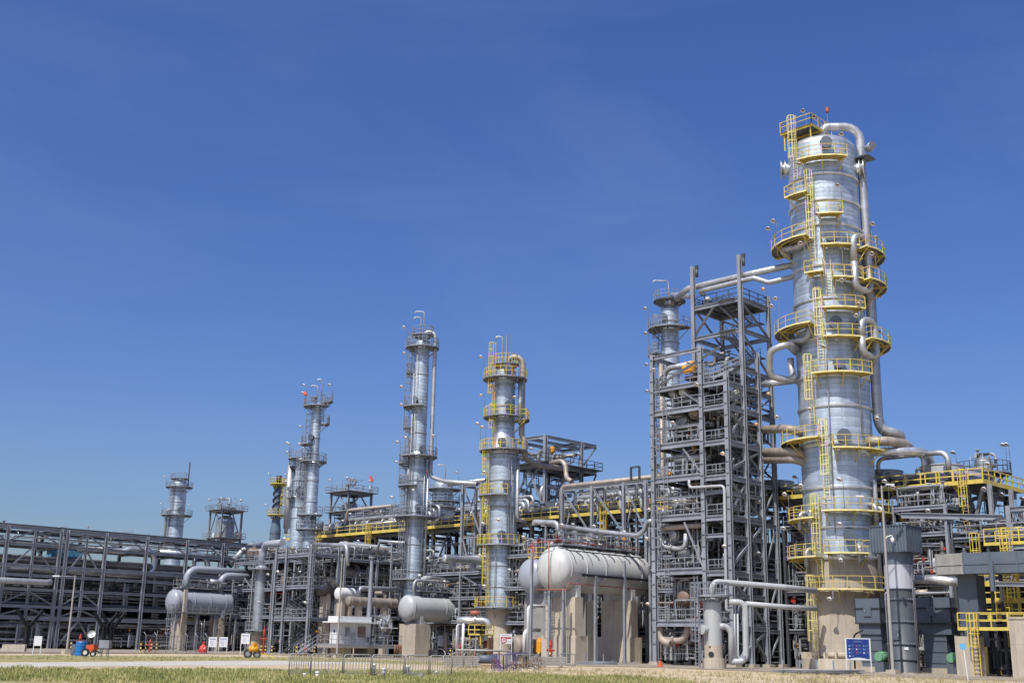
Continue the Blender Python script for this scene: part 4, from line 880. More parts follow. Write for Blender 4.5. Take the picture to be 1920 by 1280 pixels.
# ------------------------------------------------------------------ main pipe rack with the air coolers on top
RX0, RX1 = 105.5, 114.0
WZ = onx(1225, 953, 104).z
def rack():
    r = thing('main_pipe_rack', 'long main pipe rack behind the columns, carrying air coolers and a yellow walkway', 'pipe rack', (RX0, 95), 'pipe racks')
    ys = [45.5+6.2*i for i in range(18)]; lv = [4.6, 7.2, 9.6, 12.2]
    for x in (RX0, 109.8, RX1):
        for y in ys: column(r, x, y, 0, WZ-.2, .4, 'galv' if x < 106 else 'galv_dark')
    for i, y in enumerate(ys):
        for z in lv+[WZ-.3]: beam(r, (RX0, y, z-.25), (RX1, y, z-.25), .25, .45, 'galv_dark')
    for i in range(len(ys)-1):
        for z in (5.9, 10.9, WZ-.3): beam(r, (RX0, ys[i]+.2, z-.2), (RX0, ys[i+1]-.2, z-.2), .22, .4)
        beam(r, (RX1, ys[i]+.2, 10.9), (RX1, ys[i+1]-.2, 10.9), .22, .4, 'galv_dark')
        if i % 2: brace(r, (RX0, ys[i]+.2, 10.9), (RX0, (ys[i]+ys[i+1])/2, WZ-.6)); brace(r, (RX0, ys[i+1]-.2, 10.9), (RX0, (ys[i]+ys[i+1])/2, WZ-.6))
        else: brace(r, (RX0, ys[i]+.2, 6.0), (RX0, ys[i+1]-.2, 10.6), .18, 'galv_dark')
    for z in (4.0, 9.0):  # solid decks added to keep light out of the rack interior
        b = MB(); b.box((RX0+1.5, ys[0], z-.5), (RX1-.2, ys[-1], z-.42)); b.build('shade_deck', 'galv_dark', r)
    R = random.Random(5)
    for z in lv:
        x = RX0+.7
        while x < RX1-.5:
            q = R.choice((.1, .14, .2, .24, .3, .38)); x += q+.12
            a = R.choice((44, 44, 50, 60, 80)); e = R.choice((156, 156, 140, 120))
            b = MB(); b.tube([(x, a, z+q), (x, e, z+q)], q, n=10); b.build('pipe', R.choice(DARKM), r); x += q+R.uniform(.08, .5)
    for k in range(26):   # drops from the rack to the plots in front
        y = R.uniform(48, 150); z = R.choice(lv)+.3; q = R.uniform(.08, .24); x = RX0-R.uniform(.4, 1.0)
        pipe(r, [(RX0+2, y, z), (x, y, z), (x, y, R.uniform(1, 4))], q, R.choice(PIPEM), n=8)
    clutter(r, RX0-.8, RX0+2.5, 46, 64, 1, WZ-1.5, 16, 90, 201, rmax=.3, mats=DARKM); clutter(r, RX0-.8, RX0+2.5, 60, 105, 1, WZ-1.5, 26, 200, 202, rmax=.3); clutter(r, RX0-.8, RX0+2.5, 100, 154, 1, WZ-1.5, 30, 240, 203, rmax=.3)
    for k in range(9): banks(r, RX0-1.2, RX0+1.5, 46+12*k, 58+12*k, 1, WZ-1.2, 10, 700+k)
    return r
RACK = rack()
def walkway():
    r = thing('yellow_walkway', 'long yellow railed walkway along the front of the air coolers', 'walkway', (104, 96))
    y0, y1 = 46, 152; b = MB(); b.box((103.5, y0, WZ-.07), (105.2, y1, WZ)); b.build('deck', 'grating', r)
    b = MB(); b.box((103.4, y0, WZ-.28), (103.5, y1, WZ+.1)); b.build('edge_channel', 'yellow', r)
    k = y0
    while k < y1-1:
        rails(r, [(103.5, k, WZ), (103.5, min(k+6.1, y1), WZ)], 'yellow', r=.042, step=1.5)
        b = MB(); b.ibeam((103.45, k, WZ-.25), (RX0+.3, k, WZ-.25), .16, .24); b.bar((103.7, k, WZ-.35), (RX0, k, WZ-1.7), .12, .12); b.build('bracket', 'yellow', r); k += 6.1
    for y in (87.5, 109, 131, 143):
        ladder(r, (103.3, y), (-1, 0), WZ-6, WZ, 'yellow')
        b = MB(); b.box((102.2, y-.9, WZ-6.05), (103.4, y+.9, WZ-6)); o = b.build('landing', 'grating', r); rails(o, [(103.4, y-.9, WZ-6), (102.2, y-.9, WZ-6), (102.2, y+.9, WZ-6), (103.4, y+.9, WZ-6)], 'yellow')
    for y in (62, 86, 99, 112, 125, 137, 147): floodlight(r, (103.45, y, WZ), 1.8, lit=(y == 99))
    for y in (68, 92, 106, 119, 133, 145): floodlight(r, (103.4, y, WZ-2.5), 1.2)
    return r
walkway()
def air_cooler(y, hdr, label):
    r = thing('air_cooler', label, 'air cooler', (RX0+6, y), 'air coolers in a row on the pipe rack', WZ)
    z = WZ; x0, x1 = RX0-.1, RX1; a, b_ = y-2.95, y+2.95
    b = MB(); b.box((x0, a, z+.35), (x1, b_, z+1.15)); b.build('tube_bundle', 'slate', r)
    for xx in (x0+.05, x1-.05):
        for yy in (a+.1, b_-.1): b = MB(); b.box((xx-.1, yy-.1, z-.05), (xx+.1, yy+.1, z+.35)); b.build('leg', 'galv', r)
    b = MB(); b.box((x0-.08, a, z+.95), (x0-.003, b_, z+1.25)); b.build('side_channel', 'galv', r); b = MB(); b.box((x0-.08, a, z+.3), (x0-.003, b_, z+.42)); b.build('side_channel', 'galv', r)
    b = MB(); b.box((x0-.45, a+.3, z+.5), (x0-.09, b_-.3, z+1.0)); b.build('header_box', 'galv_dark', r)
    for k, xx in enumerate((x0+2.2, x0+6.5)):
        f = MB(); f.rev([(2.35, z+1.15), (2.0, z+1.5), (2.0, z+2.15), (2.08, z+2.15), (2.08, z+2.25), (1.94, z+2.25), (1.94, z+1.2)], (xx, y, 0), n=28); fr = f.build('fan_ring', 'paint_grey', r)
        g = MB(); g.cyl((xx, y, z+1.5), (xx, y, z+2.0), .25, n=10)
        for i in range(4): t = i*pi/2+.3; g.obox((xx+1.0*cos(t), y+1.0*sin(t), z+1.8), (.85*cos(t), .85*sin(t), 0), (-.16*sin(t), .16*cos(t), .05), (0, 0, .02))
        g.build('fan_blade', 'slate', fr)
    for yy in (y-1.4, y+1.4): b = MB(); b.tube([(x0-.25, yy, z+1.0), (x0-.25, yy, z+1.9), (x0+1.2, yy, z+1.9)], .14, n=8); b.build('inlet_pipe', 'clad_pipe', r)
    return r
for i in range(19):
    y = 48.8+6.2*i
    if y > 150: break
    ORD = ('first', 'second', 'third', 'fourth', 'fifth', 'sixth', 'seventh', 'eighth', 'ninth', 'tenth', 'eleventh', 'twelfth', 'thirteenth', 'fourteenth', 'fifteenth', 'sixteenth', 'seventeenth', 'eighteenth')
    air_cooler(y, 0, 'grey air cooler above the yellow walkway, %s from the right end of the row' % ORD[i])

# frames standing in front of the walkway
def front_frame(label, pxs, toprow, refpx, x, m='galv', low=6.0, pipes=True, seed=1):
    ys = [onx(p, 1000, x).y for p in pxs]; ys.sort(); zt = onx(refpx, toprow, x).z
    r = thing('pipe_support_frame', label, 'steel frame', (x, ys[0]), 'open steel structures')
    zs = [low, (low+zt)/2+1.2, zt]
    for y in ys: column(r, x, y, 0, zt, .34, m); column(r, x+2.3, y, 0, zt-.1, .28, m)
    for i in range(len(ys)-1):
        for z in zs: beam(r, (x, ys[i]+.2, z-.18), (x, ys[i+1]-.2, z-.18), .2, .34, m)
        beam(r, (x+2.3, ys[i]+.2, zt-.3), (x+2.3, ys[i+1]-.2, zt-.3), .18, .3, m)
        brace(r, (x, ys[i+1]-.2, zs[2]-.4), (x, ys[i]+.2, zs[1]+.1), .15, m); brace(r, (x, ys[i+1]-.2, zs[1]-.4), (x, ys[i]+.2, zs[0]+.1), .15, m)
    for y in ys: beam(r, (x+.2, y, zt-.2), (x+2.2, y, zt-.2), .18, .3, m); brace(r, (x+.2, y, zs[1]), (x+2.2, y, zt-.4), .13, m)
    return r, ys, zt
fr, ysf, ztf = front_frame('galvanised support frame in front of the walkway with a tan pipe along its top', (1054, 1110, 1170, 1212), 910, 1110, 101.9)
pipe(fr, [(102.4, ysf[-1]+.6, ztf-4), (102.4, ysf[-1]+.6, ztf+.32), (102.4, ysf[0]-4.0, ztf+.32)], .3, 'clad_tan', n=14, bend=.7)
for k in (1.5, 4.5, 8): pipe(fr, [(102.9, ysf[0]+k, ztf+.1), (102.9, ysf[0]+k, ztf-3), (104, ysf[0]+k, ztf-3.2)], .17, 'paint_grey', n=8)
b = MB(); yq = ysf[0]+2.2
b.bar((102, yq, ztf), (102, yq, ztf+1.6), .2, .2); b.bar((102, yq-1.2, ztf), (102, yq-1.2, ztf+1.6), .2, .2); b.bar((102, yq-1.2, ztf+1.6), (102, yq, ztf+1.6), .2, .2); b.build('goal_post', 'galv_dark', fr)
fr2, ysg, ztg = front_frame('narrow galvanised frame carrying a grey pipe between the two slimmer columns', (866, 902), 907, 880, 100.2)
pipe(fr2, [(100.4, ysg[0]-.5, ztg+.3), (100.4, ysg[-1]+3.0, ztg+.3)], .26, 'clad_pipe', n=12)

def roof_frame():
    x0 = 108.5; p = onx(1022, 880, x0); y0 = p.y; y1 = onx(968, 880, x0).y+.8; x1 = ony(1090, 880, y0).x; x2 = ony(1118, 880, y0).x
    r = thing('cooler_structure', 'open two-deck steel structure on the rack behind the yellow laddered column', 'steel structure', (x0, y0), 'open steel structures', WZ-6)
    za, zb, zt = zat((x0, y0), 962), zat((x0, y0), 868), zat((x0, y0), 815)
    for x, y in ((x0, y0), (x0, y1), (x1, y0), (x1, y1)): column(r, x, y, WZ-6, zt, .42, 'galv')
    for z in (za, zb, zt):
        for p, q in (((x0, y0), (x0, y1)), ((x0, y0), (x2, y0)), ((x0, y1), (x2, y1)), ((x1, y0), (x1, y1)), ((x2, y0), (x2, y1)), ((x0, (y0+y1)/2), (x2, (y0+y1)/2))): beam(r, (p[0], p[1], z-.2), (q[0], q[1], z-.2), .24, .42, 'galv_dark' if p[0] > x0+1 else 'galv')
    for z in (za, zb):
        d = deck(r, x0-1.1, x2, y0-1.1, y1+1.0, z+.05); rails(d, [(x0-1.1, y1+1, z), (x0-1.1, y0-1.1, z), (x2, y0-1.1, z), (x2, y1, z)], 'galv_dark', r=.035)
        for y in (y0, y1): beam(r, (x0-1.1, y, z-.15), (x0, y, z-.15), .14, .24)
    for y in (y0, y1): brace(r, (x0, y, za+.2), (x0, (y0+y1)/2, zb-.3), .18); brace(r, (x1, y, zb+.2), (x2, y, zt-.3), .16); brace(r, (x1, y, za+.4), (x2, y, zb-.3), .16)
    brace(r, (x0, y1, za+.2), (x0, y0+1, zb-.4), .18)
    clutter(r, x0, x1, y0, y1, zb+.3, zb+2.4, 5, 16, 301); clutter(r, x0, x1, y0, y1, za+.3, zb-.5, 9, 26, 302)
    pipe(r, [(x0+1, y0+2.2, zb+.2), (x0+1, y0+2.2, zb+2.0), (x0+1, y0+.2, zb+2.0), (x0+1, y0+.2, zb+.2)], .3, 'clad_pipe', n=12); b = MB(); b.rev([(.1, -.5), (.42, -.3), (.42, .3), (.15, .45)], (x0+2.2, y0+.8, zb+2.1), n=12); b.build('valve_actuator', 'amber', r)
    pipe(r, [onx(1032, 868, 106.5), onx(1053, 863, 106.5), onx(1060, 872, 106.5), onx(1062, 895, 106.2), onx(1072, 903, 105)], .3, 'clad_tan', n=12, bend=.8)
    for x, y, z in ((x0, y0+2, zb), (x1, y0, zb), (x0, y1, zb), (x1, y0-1, za)): floodlight(r, (x, y, z), 2.0)
roof_frame()

# ------------------------------------------------------------------ large horizontal drums
def pier(root, x, y, zt, w=1.1, half=2.15, step=None, m='concrete_pale'):
    b = MB(); s = step or zt*.42; b.box((x-w/2, y-half, s), (x+w/2, y+half, zt)); b.build('concrete_pier', m, root)
    b = MB(); b.box((x-w/2-.25, y-half-.3, 0), (x+w/2+.25, y+half+.3, s)); b.build('pier_base', m, root)
def big_drum():
    y = 80.7; x0, x1 = 87.4, 100.2; z = zat((x0, y), 1066); R = 2.2
    r = thing('storage_drum', 'large pale grey horizontal drum on tall concrete piers with red pipes, centre right', 'drum', (x0, y), 'horizontal drums')
    hdrum(r, y, x0, x1, z, R, 'paint_pale', .55, (.02, .2, .43, .66, .89), ((.35, .25, .4), (.6, .2, .3), (.8, .3, .4)))
    xa, xb = 88.9, 97.6; zp = z-R-.55
    for x in (xa, xb): pier(r, x, y, zp, 1.2, 2.0); saddle(r, x, y, z, R+.02, zp+.06, .5, 'paint_pale')
    # drip strips on the flank
    b = MB()
    for i in range(5):
        x = x0+.8+2.5*i; b.rev([(R+.03, 0), (R+.07, 0), (R+.07, .05), (R+.03, .05)], (x, y, z), (1, 0, 0), n=10, a0=radians(20), a1=radians(75), ref=(0, 0, 1))
    b.build('drip_strip', 'galv_dark', r)
    def sp(x, a, k=.06): return (x, y-(R+k)*sin(radians(a)), z+(R+k)*cos(radians(a)))
    pipe(r, [sp(x0-.3, 20), sp(x0+.8, 34), sp(x1, 34)], .05, 'galv_dark', 'conduit', n=6)
    for i in range(5):
        x = x0+1.6+2.5*i; pipe(r, [sp(x, 34), sp(x+.25, 42), sp(x+.45, 50), sp(x+.6, 58), sp(x+.45, 60)], .05, 'galv_dark', 'conduit', n=6, bend=.1)
    b = MB(); b.obox((x0-.2, y-1.3, z-.5), (0, .28, 0), (.03, 0, 0), (0, 0, .18)); b.build('nameplate', 'galv', r)
    # walkway steel on the right flank, columns and beam
    for x in (90.6, 95.2): column(r, x, y-R-.5, .1, z+1.2 if x > 92 else z-.6, .26, 'galv'); 
    beam(r, (88.5, y-R-.5, z-.6), (100.5, y-R-.5, z-.6), .16, .26, 'galv_dark'); brace(r, (90.6, y-R-.5, z-1.6), (91.8, y-R-.5, z-.7), .12)
    column(r, 100.4, y-R-.5, .1, z-.6, .26, 'galv')
    # end columns and ladder
    for x, yy in ((86.3, y-.4), (86.7, y-1.9), (86.2, y+2.0)): column(r, x, yy, .1, z+2.0 if yy > y else z-R+.2, .24, 'galv')
    # red fire water ring
    m = 'red_faded'; q = .055
    P = lambda px, row, dd: at(px, row, dd)
    xe = x0-1.5
    pipe(r, [onx(1005, 1047, xe), onx(999, 1047, xe), onx(998, 1018, xe), onx(1033, 1014, xe+.2), (x0+1, y+.6, z+R+.7), (x1, y+.3, z+R+.75), (x1+1.2, y, z+R+.75)], q, m, n=8, bend=.15)
    pipe(r, [onx(1029, 1014, xe), onx(1029, 1104, xe), ], q, m, n=8); pipe(r, [onx(1005, 1105, xe), onx(1063, 1105, xe), onx(1065, 1093, xe), (x0+2.5, y-R-.25, z-1.5), (x1-.5, y-R-.25, z-1.6)], q, m, n=8, bend=.15)
    # deck above the drum with instruments
    zt = z+R+.25; d = deck(r, x0+.5, x1, y-.7, y+1.9, zt); rails(d, [(x0+.5, y+1.9, zt), (x0+.5, y-.7, zt), (x1, y-.7, zt)], 'galv', step=1.3)
    clutter(r, x0+.5, x1, y, y+1.6, zt+.1, zt+1.6, 3, 30, 401)
    for x, h in ((x0+1, 1.9), (x0+6, 2.2), (x0+11, 2.0)): floodlight(d, (x, y-.6, zt), h)
    # small-bore lines down the front pier
    for k in range(3): pipe(r, [(xa-1.2-.1*k, y-.9-.25*k, .2), (xa-1.2-.1*k, y-.9-.25*k, z-R+.3)], .06, 'galv', n=6)
    ladder(r, (xa-1.1, y+.9), (-1, 0), .2, z-R, 'galv')
    return r
big_drum()
def rear_drum():
    y = 88.0; x0, x1 = 91.7, 102; z = zat((x0, y), 1079); R = 1.8
    r = thing('rear_drum', 'bluish grey drum mostly hidden behind the large pale drum, only its end showing', 'drum', (x0, y), 'horizontal drums')
    hdrum(r, y, x0, x1, z, R, 'paint_lav', .55, (0, .3, .6, .9)); zp = z-R-.5
    for x in (93.0, 99.5): pier(r, x, y, zp, 1.2, 1.7, m='concrete_grey'); saddle(r, x, y, z, R+.02, zp+.06, .5, 'paint_lav')
    zt = z+R+.2; d = deck(r, x0+1, x1, y-1, y+1.5, zt); rails(d, [(x0+1, y+1.5, zt), (x0+1, y-1, zt), (x1, y-1, zt)], 'yellow', step=1.3); clutter(r, x0+.5, x1, y-1, y+1.5, zt+.2, zt+2.2, 3, 18, 411)
rear_drum()
def mid_drum():
    y = 109.5; x0 = ony(757, 1139, y).x+.6; x1 = ony(880, 1139, y).x; z = zat((x0, y), 1139); R = 1.5
    r = thing('white_ended_drum', 'light grey horizontal drum on a beige concrete pier below the slender column', 'drum', (x0, y), 'horizontal drums')
    hdrum(r, y, x0, x1, z, R, 'paint_grey', .5, (.0, .5), ((.3, .2, .4), (.7, .2, .4))); zp = z-R-.35
    pier(r, x0+1.2, y, zp, 2.2, 1.5, step=.25, m='concrete'); pier(r, x1-1.3, y, zp, 1.2, 1.5, step=.25, m='concrete')
    for x in (x0+1.2, x1-1.3): saddle(r, x, y, z, R+.02, zp+.06, .4, 'paint_grey')
    zt = z+R+.5; d = deck(r, x0+1, x1, y-.9, y+1.2, zt); rails(d, [(x0+1, y+1.2, zt), (x0+1, y-.9, zt), (x1, y-.9, zt)], 'galv', step=1.2)
    pipe(r, [(x0+.6, y-.3, z+R-.2), (x0+.6, y-.3, zt+1.3), (x1+3, y-.3, zt+1.3)], .2, 'clad_pipe', n=10); clutter(r, x0+.5, x1, y-1, y+1.2, zt+.1, zt+1.8, 3, 22, 421)
    for x in (x0+1.5, x1-1): floodlight(d, (x, y-.9, zt), 1.8)
mid_drum()
def left_drum():
    y = 147.0; x0 = ony(316, 1128, y).x+.7; x1 = ony(424, 1128, y).x; z = zat((x0, y), 1127); R = 1.62
    r = thing('lavender_drum', 'lavender grey horizontal drum fed by two fat elbowed pipes, far left', 'drum', (x0, y), 'horizontal drums')
    hdrum(r, y, x0, x1, z, R, 'paint_lav', .5, (0, .3, .6, .9)); zp = z-R-.4
    for x in (x0+1.2, x1-1.2): pier(r, x, y, zp, .9, 1.3, step=.2, m='concrete'); saddle(r, x, y, z, R+.02, zp+.06, .4, 'paint_lav')
    b = MB(); b.box((x0+.4, y-R-.6, .1), (x0+.85, y-R-.2, z+1.6)); b.build('guard_post', 'concrete', r)
    p = ony(340, 1102, y); zA = ony(360, 1066, y).z; pipe(r, [(p.x+.7, y, z+R-.2), (p.x+.7, y, zA), (ony(480, 1070, y).x, y, zA)], .48, 'paint_lav', 'outlet_pipe', n=16, bend=1.5)
    p = ony(408, 1102, y); zB = ony(430, 1079, y).z; pipe(r, [(p.x+.2, y-.3, z+R-.2), (p.x+.2, y-.3, zB), (ony(480, 1079, y).x, y-.3, zB)], .46, 'paint_lav', 'outlet_pipe', n=16, bend=1.3)
    zt = z+R+.2; d = deck(r, x0+.5, x1, y-1.1, y+1.3, zt); rails(d, [(x0+.5, y+1.3, zt), (x0+.5, y-1.1, zt), (x1, y-1.1, zt), (x1, y+1.3, zt)], 'galv', step=1.2)
    zz = z-R+.1; d = deck(r, x0-1.2, x1+.5, y-R-1.4, y-R-.5, zz); rails(d, [(x0-1.2, y-R-1.4, zz), (x1+.5, y-R-1.4, zz)], 'galv', step=1.2)
    for x in (x0-1, x0+2.2, x0+5, x1): column(r, x, y-R-1.2, .1, zz, .18, 'galv')
    clutter(r, x0, x1, y-1, y+1.2, zt+.1, zt+1.4, 1, 16, 431); clutter(r, x0-1, x1+1, y-R-1.4, y+2, .3, zz-.2, 2, 30, 432); ladder(r, (x0-1.3, y-R-.8), (-1, 0), .2, zz, 'galv', cage=True)
left_drum()

def manifold(label, y0, y1, seed, h=3.2, n=14):
    r = thing('cooler_manifold', label, 'pipework', (RX0+1, y0), 'pipework above the air coolers', WZ+1.2); R = random.Random(seed)
    for k in range(3):
        z = WZ+2.3+.55*k; x = RX0+.3+.8*k; q = (.3, .24, .2)[k]; pipe(r, [(x, y0, WZ+1.2), (x, y0, z), (x, y1, z), (x, y1, WZ+1.2)], q, ('clad_pipe', 'clad_bright', 'clad_pipe')[k], n=12)
    for y in span_(y0+1, y1-1, 4):
        for x in (RX0+.1, RX0+2.6): column(r, x, y, WZ+1.15, WZ+h, .2, 'galv')
        beam(r, (RX0+.2, y, WZ+h-.1), (RX0+2.5, y, WZ+h-.1), .16, .24)
    clutter(r, RX0-.3, RX0+4, y0, y1, WZ+1.3, WZ+h+.6, n, n*3, seed, rmax=.22)
    for k in range(3): floodlight(r, (RX0-.2, R.uniform(y0, y1), WZ+1.2), 1.8)
def span_(a, b, n): return [a+(b-a)*i/n for i in range(n+1)]
manifold('silver header pipes above the air coolers, left of the slender column', 121, 141, 331, 3.4, 20)
manifold('silver header pipes above the air coolers behind the support frame', 80, 94, 332, 1.6, 8)
manifold('silver header pipes above the air coolers between the two slimmer columns', 103, 116, 333, 1.6, 8)

# ------------------------------------------------------------------ generic process blocks
def process_block(label, xs, ys, lv, seed, big=8, small=24, m='galv', cw=.26, decks=True, rail='galv', ves=1, red=1, name='process_block', rmax=.3, mats=None):
    r = thing(name, label, 'steel structure', (xs[0], ys[0]), 'open steel structures'); R = random.Random(seed)
    frame(r, xs, ys, lv, cw, .18, .3, m, z0=.1)
    zz = [.2]+list(lv)
    for i in range(len(zz)):
        za = zz[i]; zb = zz[i+1] if i+1 < len(zz) else za+2.4
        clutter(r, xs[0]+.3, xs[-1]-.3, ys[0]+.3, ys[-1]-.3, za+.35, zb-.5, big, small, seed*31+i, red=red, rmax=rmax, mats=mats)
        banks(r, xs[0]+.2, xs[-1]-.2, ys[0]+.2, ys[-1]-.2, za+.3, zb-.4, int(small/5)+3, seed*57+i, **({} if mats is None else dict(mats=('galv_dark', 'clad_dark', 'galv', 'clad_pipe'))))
        if i and decks:
            d = deck(r, xs[0]+.1, xs[-1]-.1, ys[0]+.1, ys[-1]-.1, za+.05)
            rails(d, [(xs[0], ys[-1], za), (xs[0], ys[0], za), (xs[-1], ys[0], za)], rail, step=1.3, r=.032)
            floodlight(d, (xs[0], R.uniform(ys[0], ys[-1]), za), 1.9, lit=R.random() < .25)
        for k in range(ves):
            if zb-za > 2:
                y = R.uniform(ys[0]+1, ys[-1]-1); lvessel(r, (xs[0]+R.uniform(.3, 1.2), y, za+1.0+R.random()*.7), (1, 0, 0), (xs[-1]-xs[0])*R.uniform(.55, .8), R.uniform(.4, .75), R.choice(('clad_pipe', 'clad_tan', 'paint_grey', 'copper_brown', 'clad_grey')), flanges=(.1, .9))
    for j in range(len(ys)-1):
        if R.random() < .6: brace(r, (xs[0], ys[j]+.1, zz[-2]+.1), (xs[0], ys[j+1]-.1, zz[-1]-.3), .13, m)
    return r
def span(a, b, n): return [a+(b-a)*i/n for i in range(n+1)]
process_block('crowded pipework frame left of the slender column, beside the stair tower', span(92, 102.5, 2), span(121.5, 132.5, 2), [4.9, 8.6, 12.0], 11, 12, 60)
process_block('crowded pipework frame behind the stair tower', span(93, 102.5, 2), span(134, 149, 3), [4.9, 8.6, 12.4], 12, 12, 64)
process_block('pipework frame between the slender column and the yellow laddered column', span(98.6, 102.6, 1), span(100.5, 113, 2), [4.4, 7.2, 10.2], 13, 10, 54, ves=0)
process_block('pipework frame behind the large pale drum', span(95.5, 101.2, 1), span(91, 96.5, 1), [4.2, 8.0, 11.6], 14, 9, 44, ves=0)
process_block('pipework frame between the steel tower and the large pale drum', span(99, 102.3, 1), span(74.4, 77.6, 1), [4.2, 7.6, 11, 14], 15, 4, 18, ves=0)
process_block('low pipework frame left of the tallest column foot', span(102.0, 104.6, 1), span(57.5, 63, 1), [3.6, 7.2, 10.6, 13.6], 16, 8, 40, ves=0, m='galv_dark', mats=DARKM)
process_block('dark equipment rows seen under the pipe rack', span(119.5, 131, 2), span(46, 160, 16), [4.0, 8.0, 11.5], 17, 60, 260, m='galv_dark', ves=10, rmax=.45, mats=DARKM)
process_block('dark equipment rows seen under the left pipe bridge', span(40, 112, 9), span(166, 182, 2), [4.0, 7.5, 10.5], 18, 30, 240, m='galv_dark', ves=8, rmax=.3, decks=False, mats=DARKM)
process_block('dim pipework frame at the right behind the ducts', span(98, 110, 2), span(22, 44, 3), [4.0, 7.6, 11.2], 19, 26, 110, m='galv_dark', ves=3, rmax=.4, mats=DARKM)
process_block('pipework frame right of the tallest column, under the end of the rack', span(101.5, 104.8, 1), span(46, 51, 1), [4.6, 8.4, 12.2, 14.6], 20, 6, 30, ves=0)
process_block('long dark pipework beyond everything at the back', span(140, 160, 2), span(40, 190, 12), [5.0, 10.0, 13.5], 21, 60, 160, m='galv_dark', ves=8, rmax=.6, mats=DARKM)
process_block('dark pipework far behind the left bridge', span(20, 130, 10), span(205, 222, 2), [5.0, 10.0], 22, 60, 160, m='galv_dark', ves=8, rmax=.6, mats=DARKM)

# ------------------------------------------------------------------ left pipe bridge
def left_bridge():
    y0, y1 = 155.0, 163.0
    r = thing('pipe_bridge', 'long steel pipe bridge across the left with rows of pipes and truss bracing', 'pipe rack', (60, y0), 'pipe racks')
    xp = [ony(p, 1100, y0).x for p in (-150, -75, 2, 104, 116, 190, 268, 344, 412, 470, 512)]
    zr = [zat((ony(100, 1100, y0).x, y0), q) for q in (1155, 1134, 1103, 1077, 1060, 1021, 991)]
    for i, x in enumerate(xp):
        zb = zr[0]-.5 if i in (0, 1, 2) else .1
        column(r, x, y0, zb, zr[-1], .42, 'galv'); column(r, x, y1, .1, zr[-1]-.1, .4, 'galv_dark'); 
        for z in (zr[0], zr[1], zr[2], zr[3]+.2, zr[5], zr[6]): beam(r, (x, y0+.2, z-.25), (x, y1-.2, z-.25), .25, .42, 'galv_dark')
    for i in range(len(xp)-1):
        a, b_ = xp[i]+.2, xp[i+1]-.2
        for k, z in enumerate(zr): 
            beam(r, (a, y0, z-.25), (b_, y0, z-.25), .26, .5 if k in (0, 4, 6) else .36, 'galv'); 
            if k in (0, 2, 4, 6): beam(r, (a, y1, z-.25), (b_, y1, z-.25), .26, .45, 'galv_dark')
        if b_-a > 1.5:
            mx = (a+b_)/2
            if i < 3 or i == 4:
                column(r, mx, y0, zr[0]-.4, zr[6]-.3, .3)
                for lo, hi in ((0, 1), (1, 2), (3, 5), (5, 6)): brace(r, (a, y0, zr[lo]+.05), (mx-.1, y0, zr[hi]-.5), .18); brace(r, (b_, y0, zr[lo]+.05), (mx+.1, y0, zr[hi]-.5), .18)
            else:
                brace(r, (b_, y0, zr[5]), (mx, y0, zr[6]-.4), .16)
        if i in (3, 4): 
            for lo, hi in ((.3, zr[0]-.5),): brace(r, (a if i == 4 else b_, y0, lo), (mx if i == 4 else a, y0, hi), .2)
            if i == 4: brace(r, (b_, y0, .3), (mx, y0, zr[0]-.5), .18)
    R = random.Random(77)
    for z in (zr[0], zr[1], zr[2], zr[3]+.2, zr[5]-.3):
        y = y0+.7
        while y < y1-.6:
            q = R.choice((.06, .08, .1, .14, .2)); y += q; xe = R.choice((106, 106, 100, 92)); pipe(r, [(R.choice((30, 34, 50)), y, z+q), (xe, y, z+q)], q, R.choice(DARKM+['clad_pipe', 'galv', 'clad_pipe']), n=10); y += q+R.uniform(.25, .9)
    zt = zr[6]; 
    for k in range(5): pipe(r, [(34, y0+.8+1.4*k, zt+.16), (104, y0+.8+.8*k, zt+.16)], R.choice((.08, .12, .15)), R.choice(('galv_dark', 'clad_dark', 'clad_pipe')), n=8)
    zc = zat((ony(100, 1049, y0-.0).x, y0), 1051); pipe(r, [(30, y0+1.2, zc), (ony(420, 1050, y0).x, y0+1.2, zc), (ony(470, 1050, y0).x+1, y0+3.5, zc)], .6, 'clad_dark', 'large_pipe', n=18)
    pipe(r, [(30, y0-.75, zat((60, y0-.75), 1086)), (ony(85, 1086, y0).x, y0-.75, zat((60, y0-.75), 1086)), (ony(92, 1086, y0).x, y0-.5, zat((60, y0-.75), 1084))], .4, 'clad_pipe', 'large_pipe', n=16)
    pipe(r, [(30, y0+.5, zat((70, y0), 1068)), (104, y0+.5, zat((70, y0), 1068))], .32, 'clad_pipe', 'large_pipe', n=14)
    P = lambda px, row, yy=y0+1.0: ony(px, row, yy)
    ye = y0+1.0; X = lambda px: P(px, 1050).x; Z = lambda px, row: P(px, row).z
    z1, z2 = Z(270, 1031), Z(270, 1079); pipe(r, [(X(150), ye+1.5, z1-.4), (X(232), ye, z1-.4), (X(240), ye, z1), (X(289), ye, z1), (X(289), ye, z2), (X(60), ye, z2)], .45, 'clad_bright', 'expansion_loop', n=16, bend=1.5)
    z1, z2 = Z(350, 1038), Z(390, 1084); pipe(r, [(X(298), ye+.3, z1), (X(392), ye+.3, z1), (X(392), ye+.3, z2), (X(470), ye+.3, z2)], .42, 'clad_bright', 'expansion_loop', n=16, bend=1.5); pipe(r, [(X(364), ye-.2, Z(364, 1042)), (X(364), ye-.2, Z(364, 1080)), (X(385), ye-.2, Z(364, 1080))], .26, 'clad_pipe', 'expansion_loop', n=14)
    for k in range(6): banks(r, 44+10*k, 54+10*k, y0+.2, y1, .4, zr[0]-.4, 9, 720+k); banks(r, 44+10*k, 54+10*k, y0+.4, y1, zr[0], zr[4], 4, 740+k)
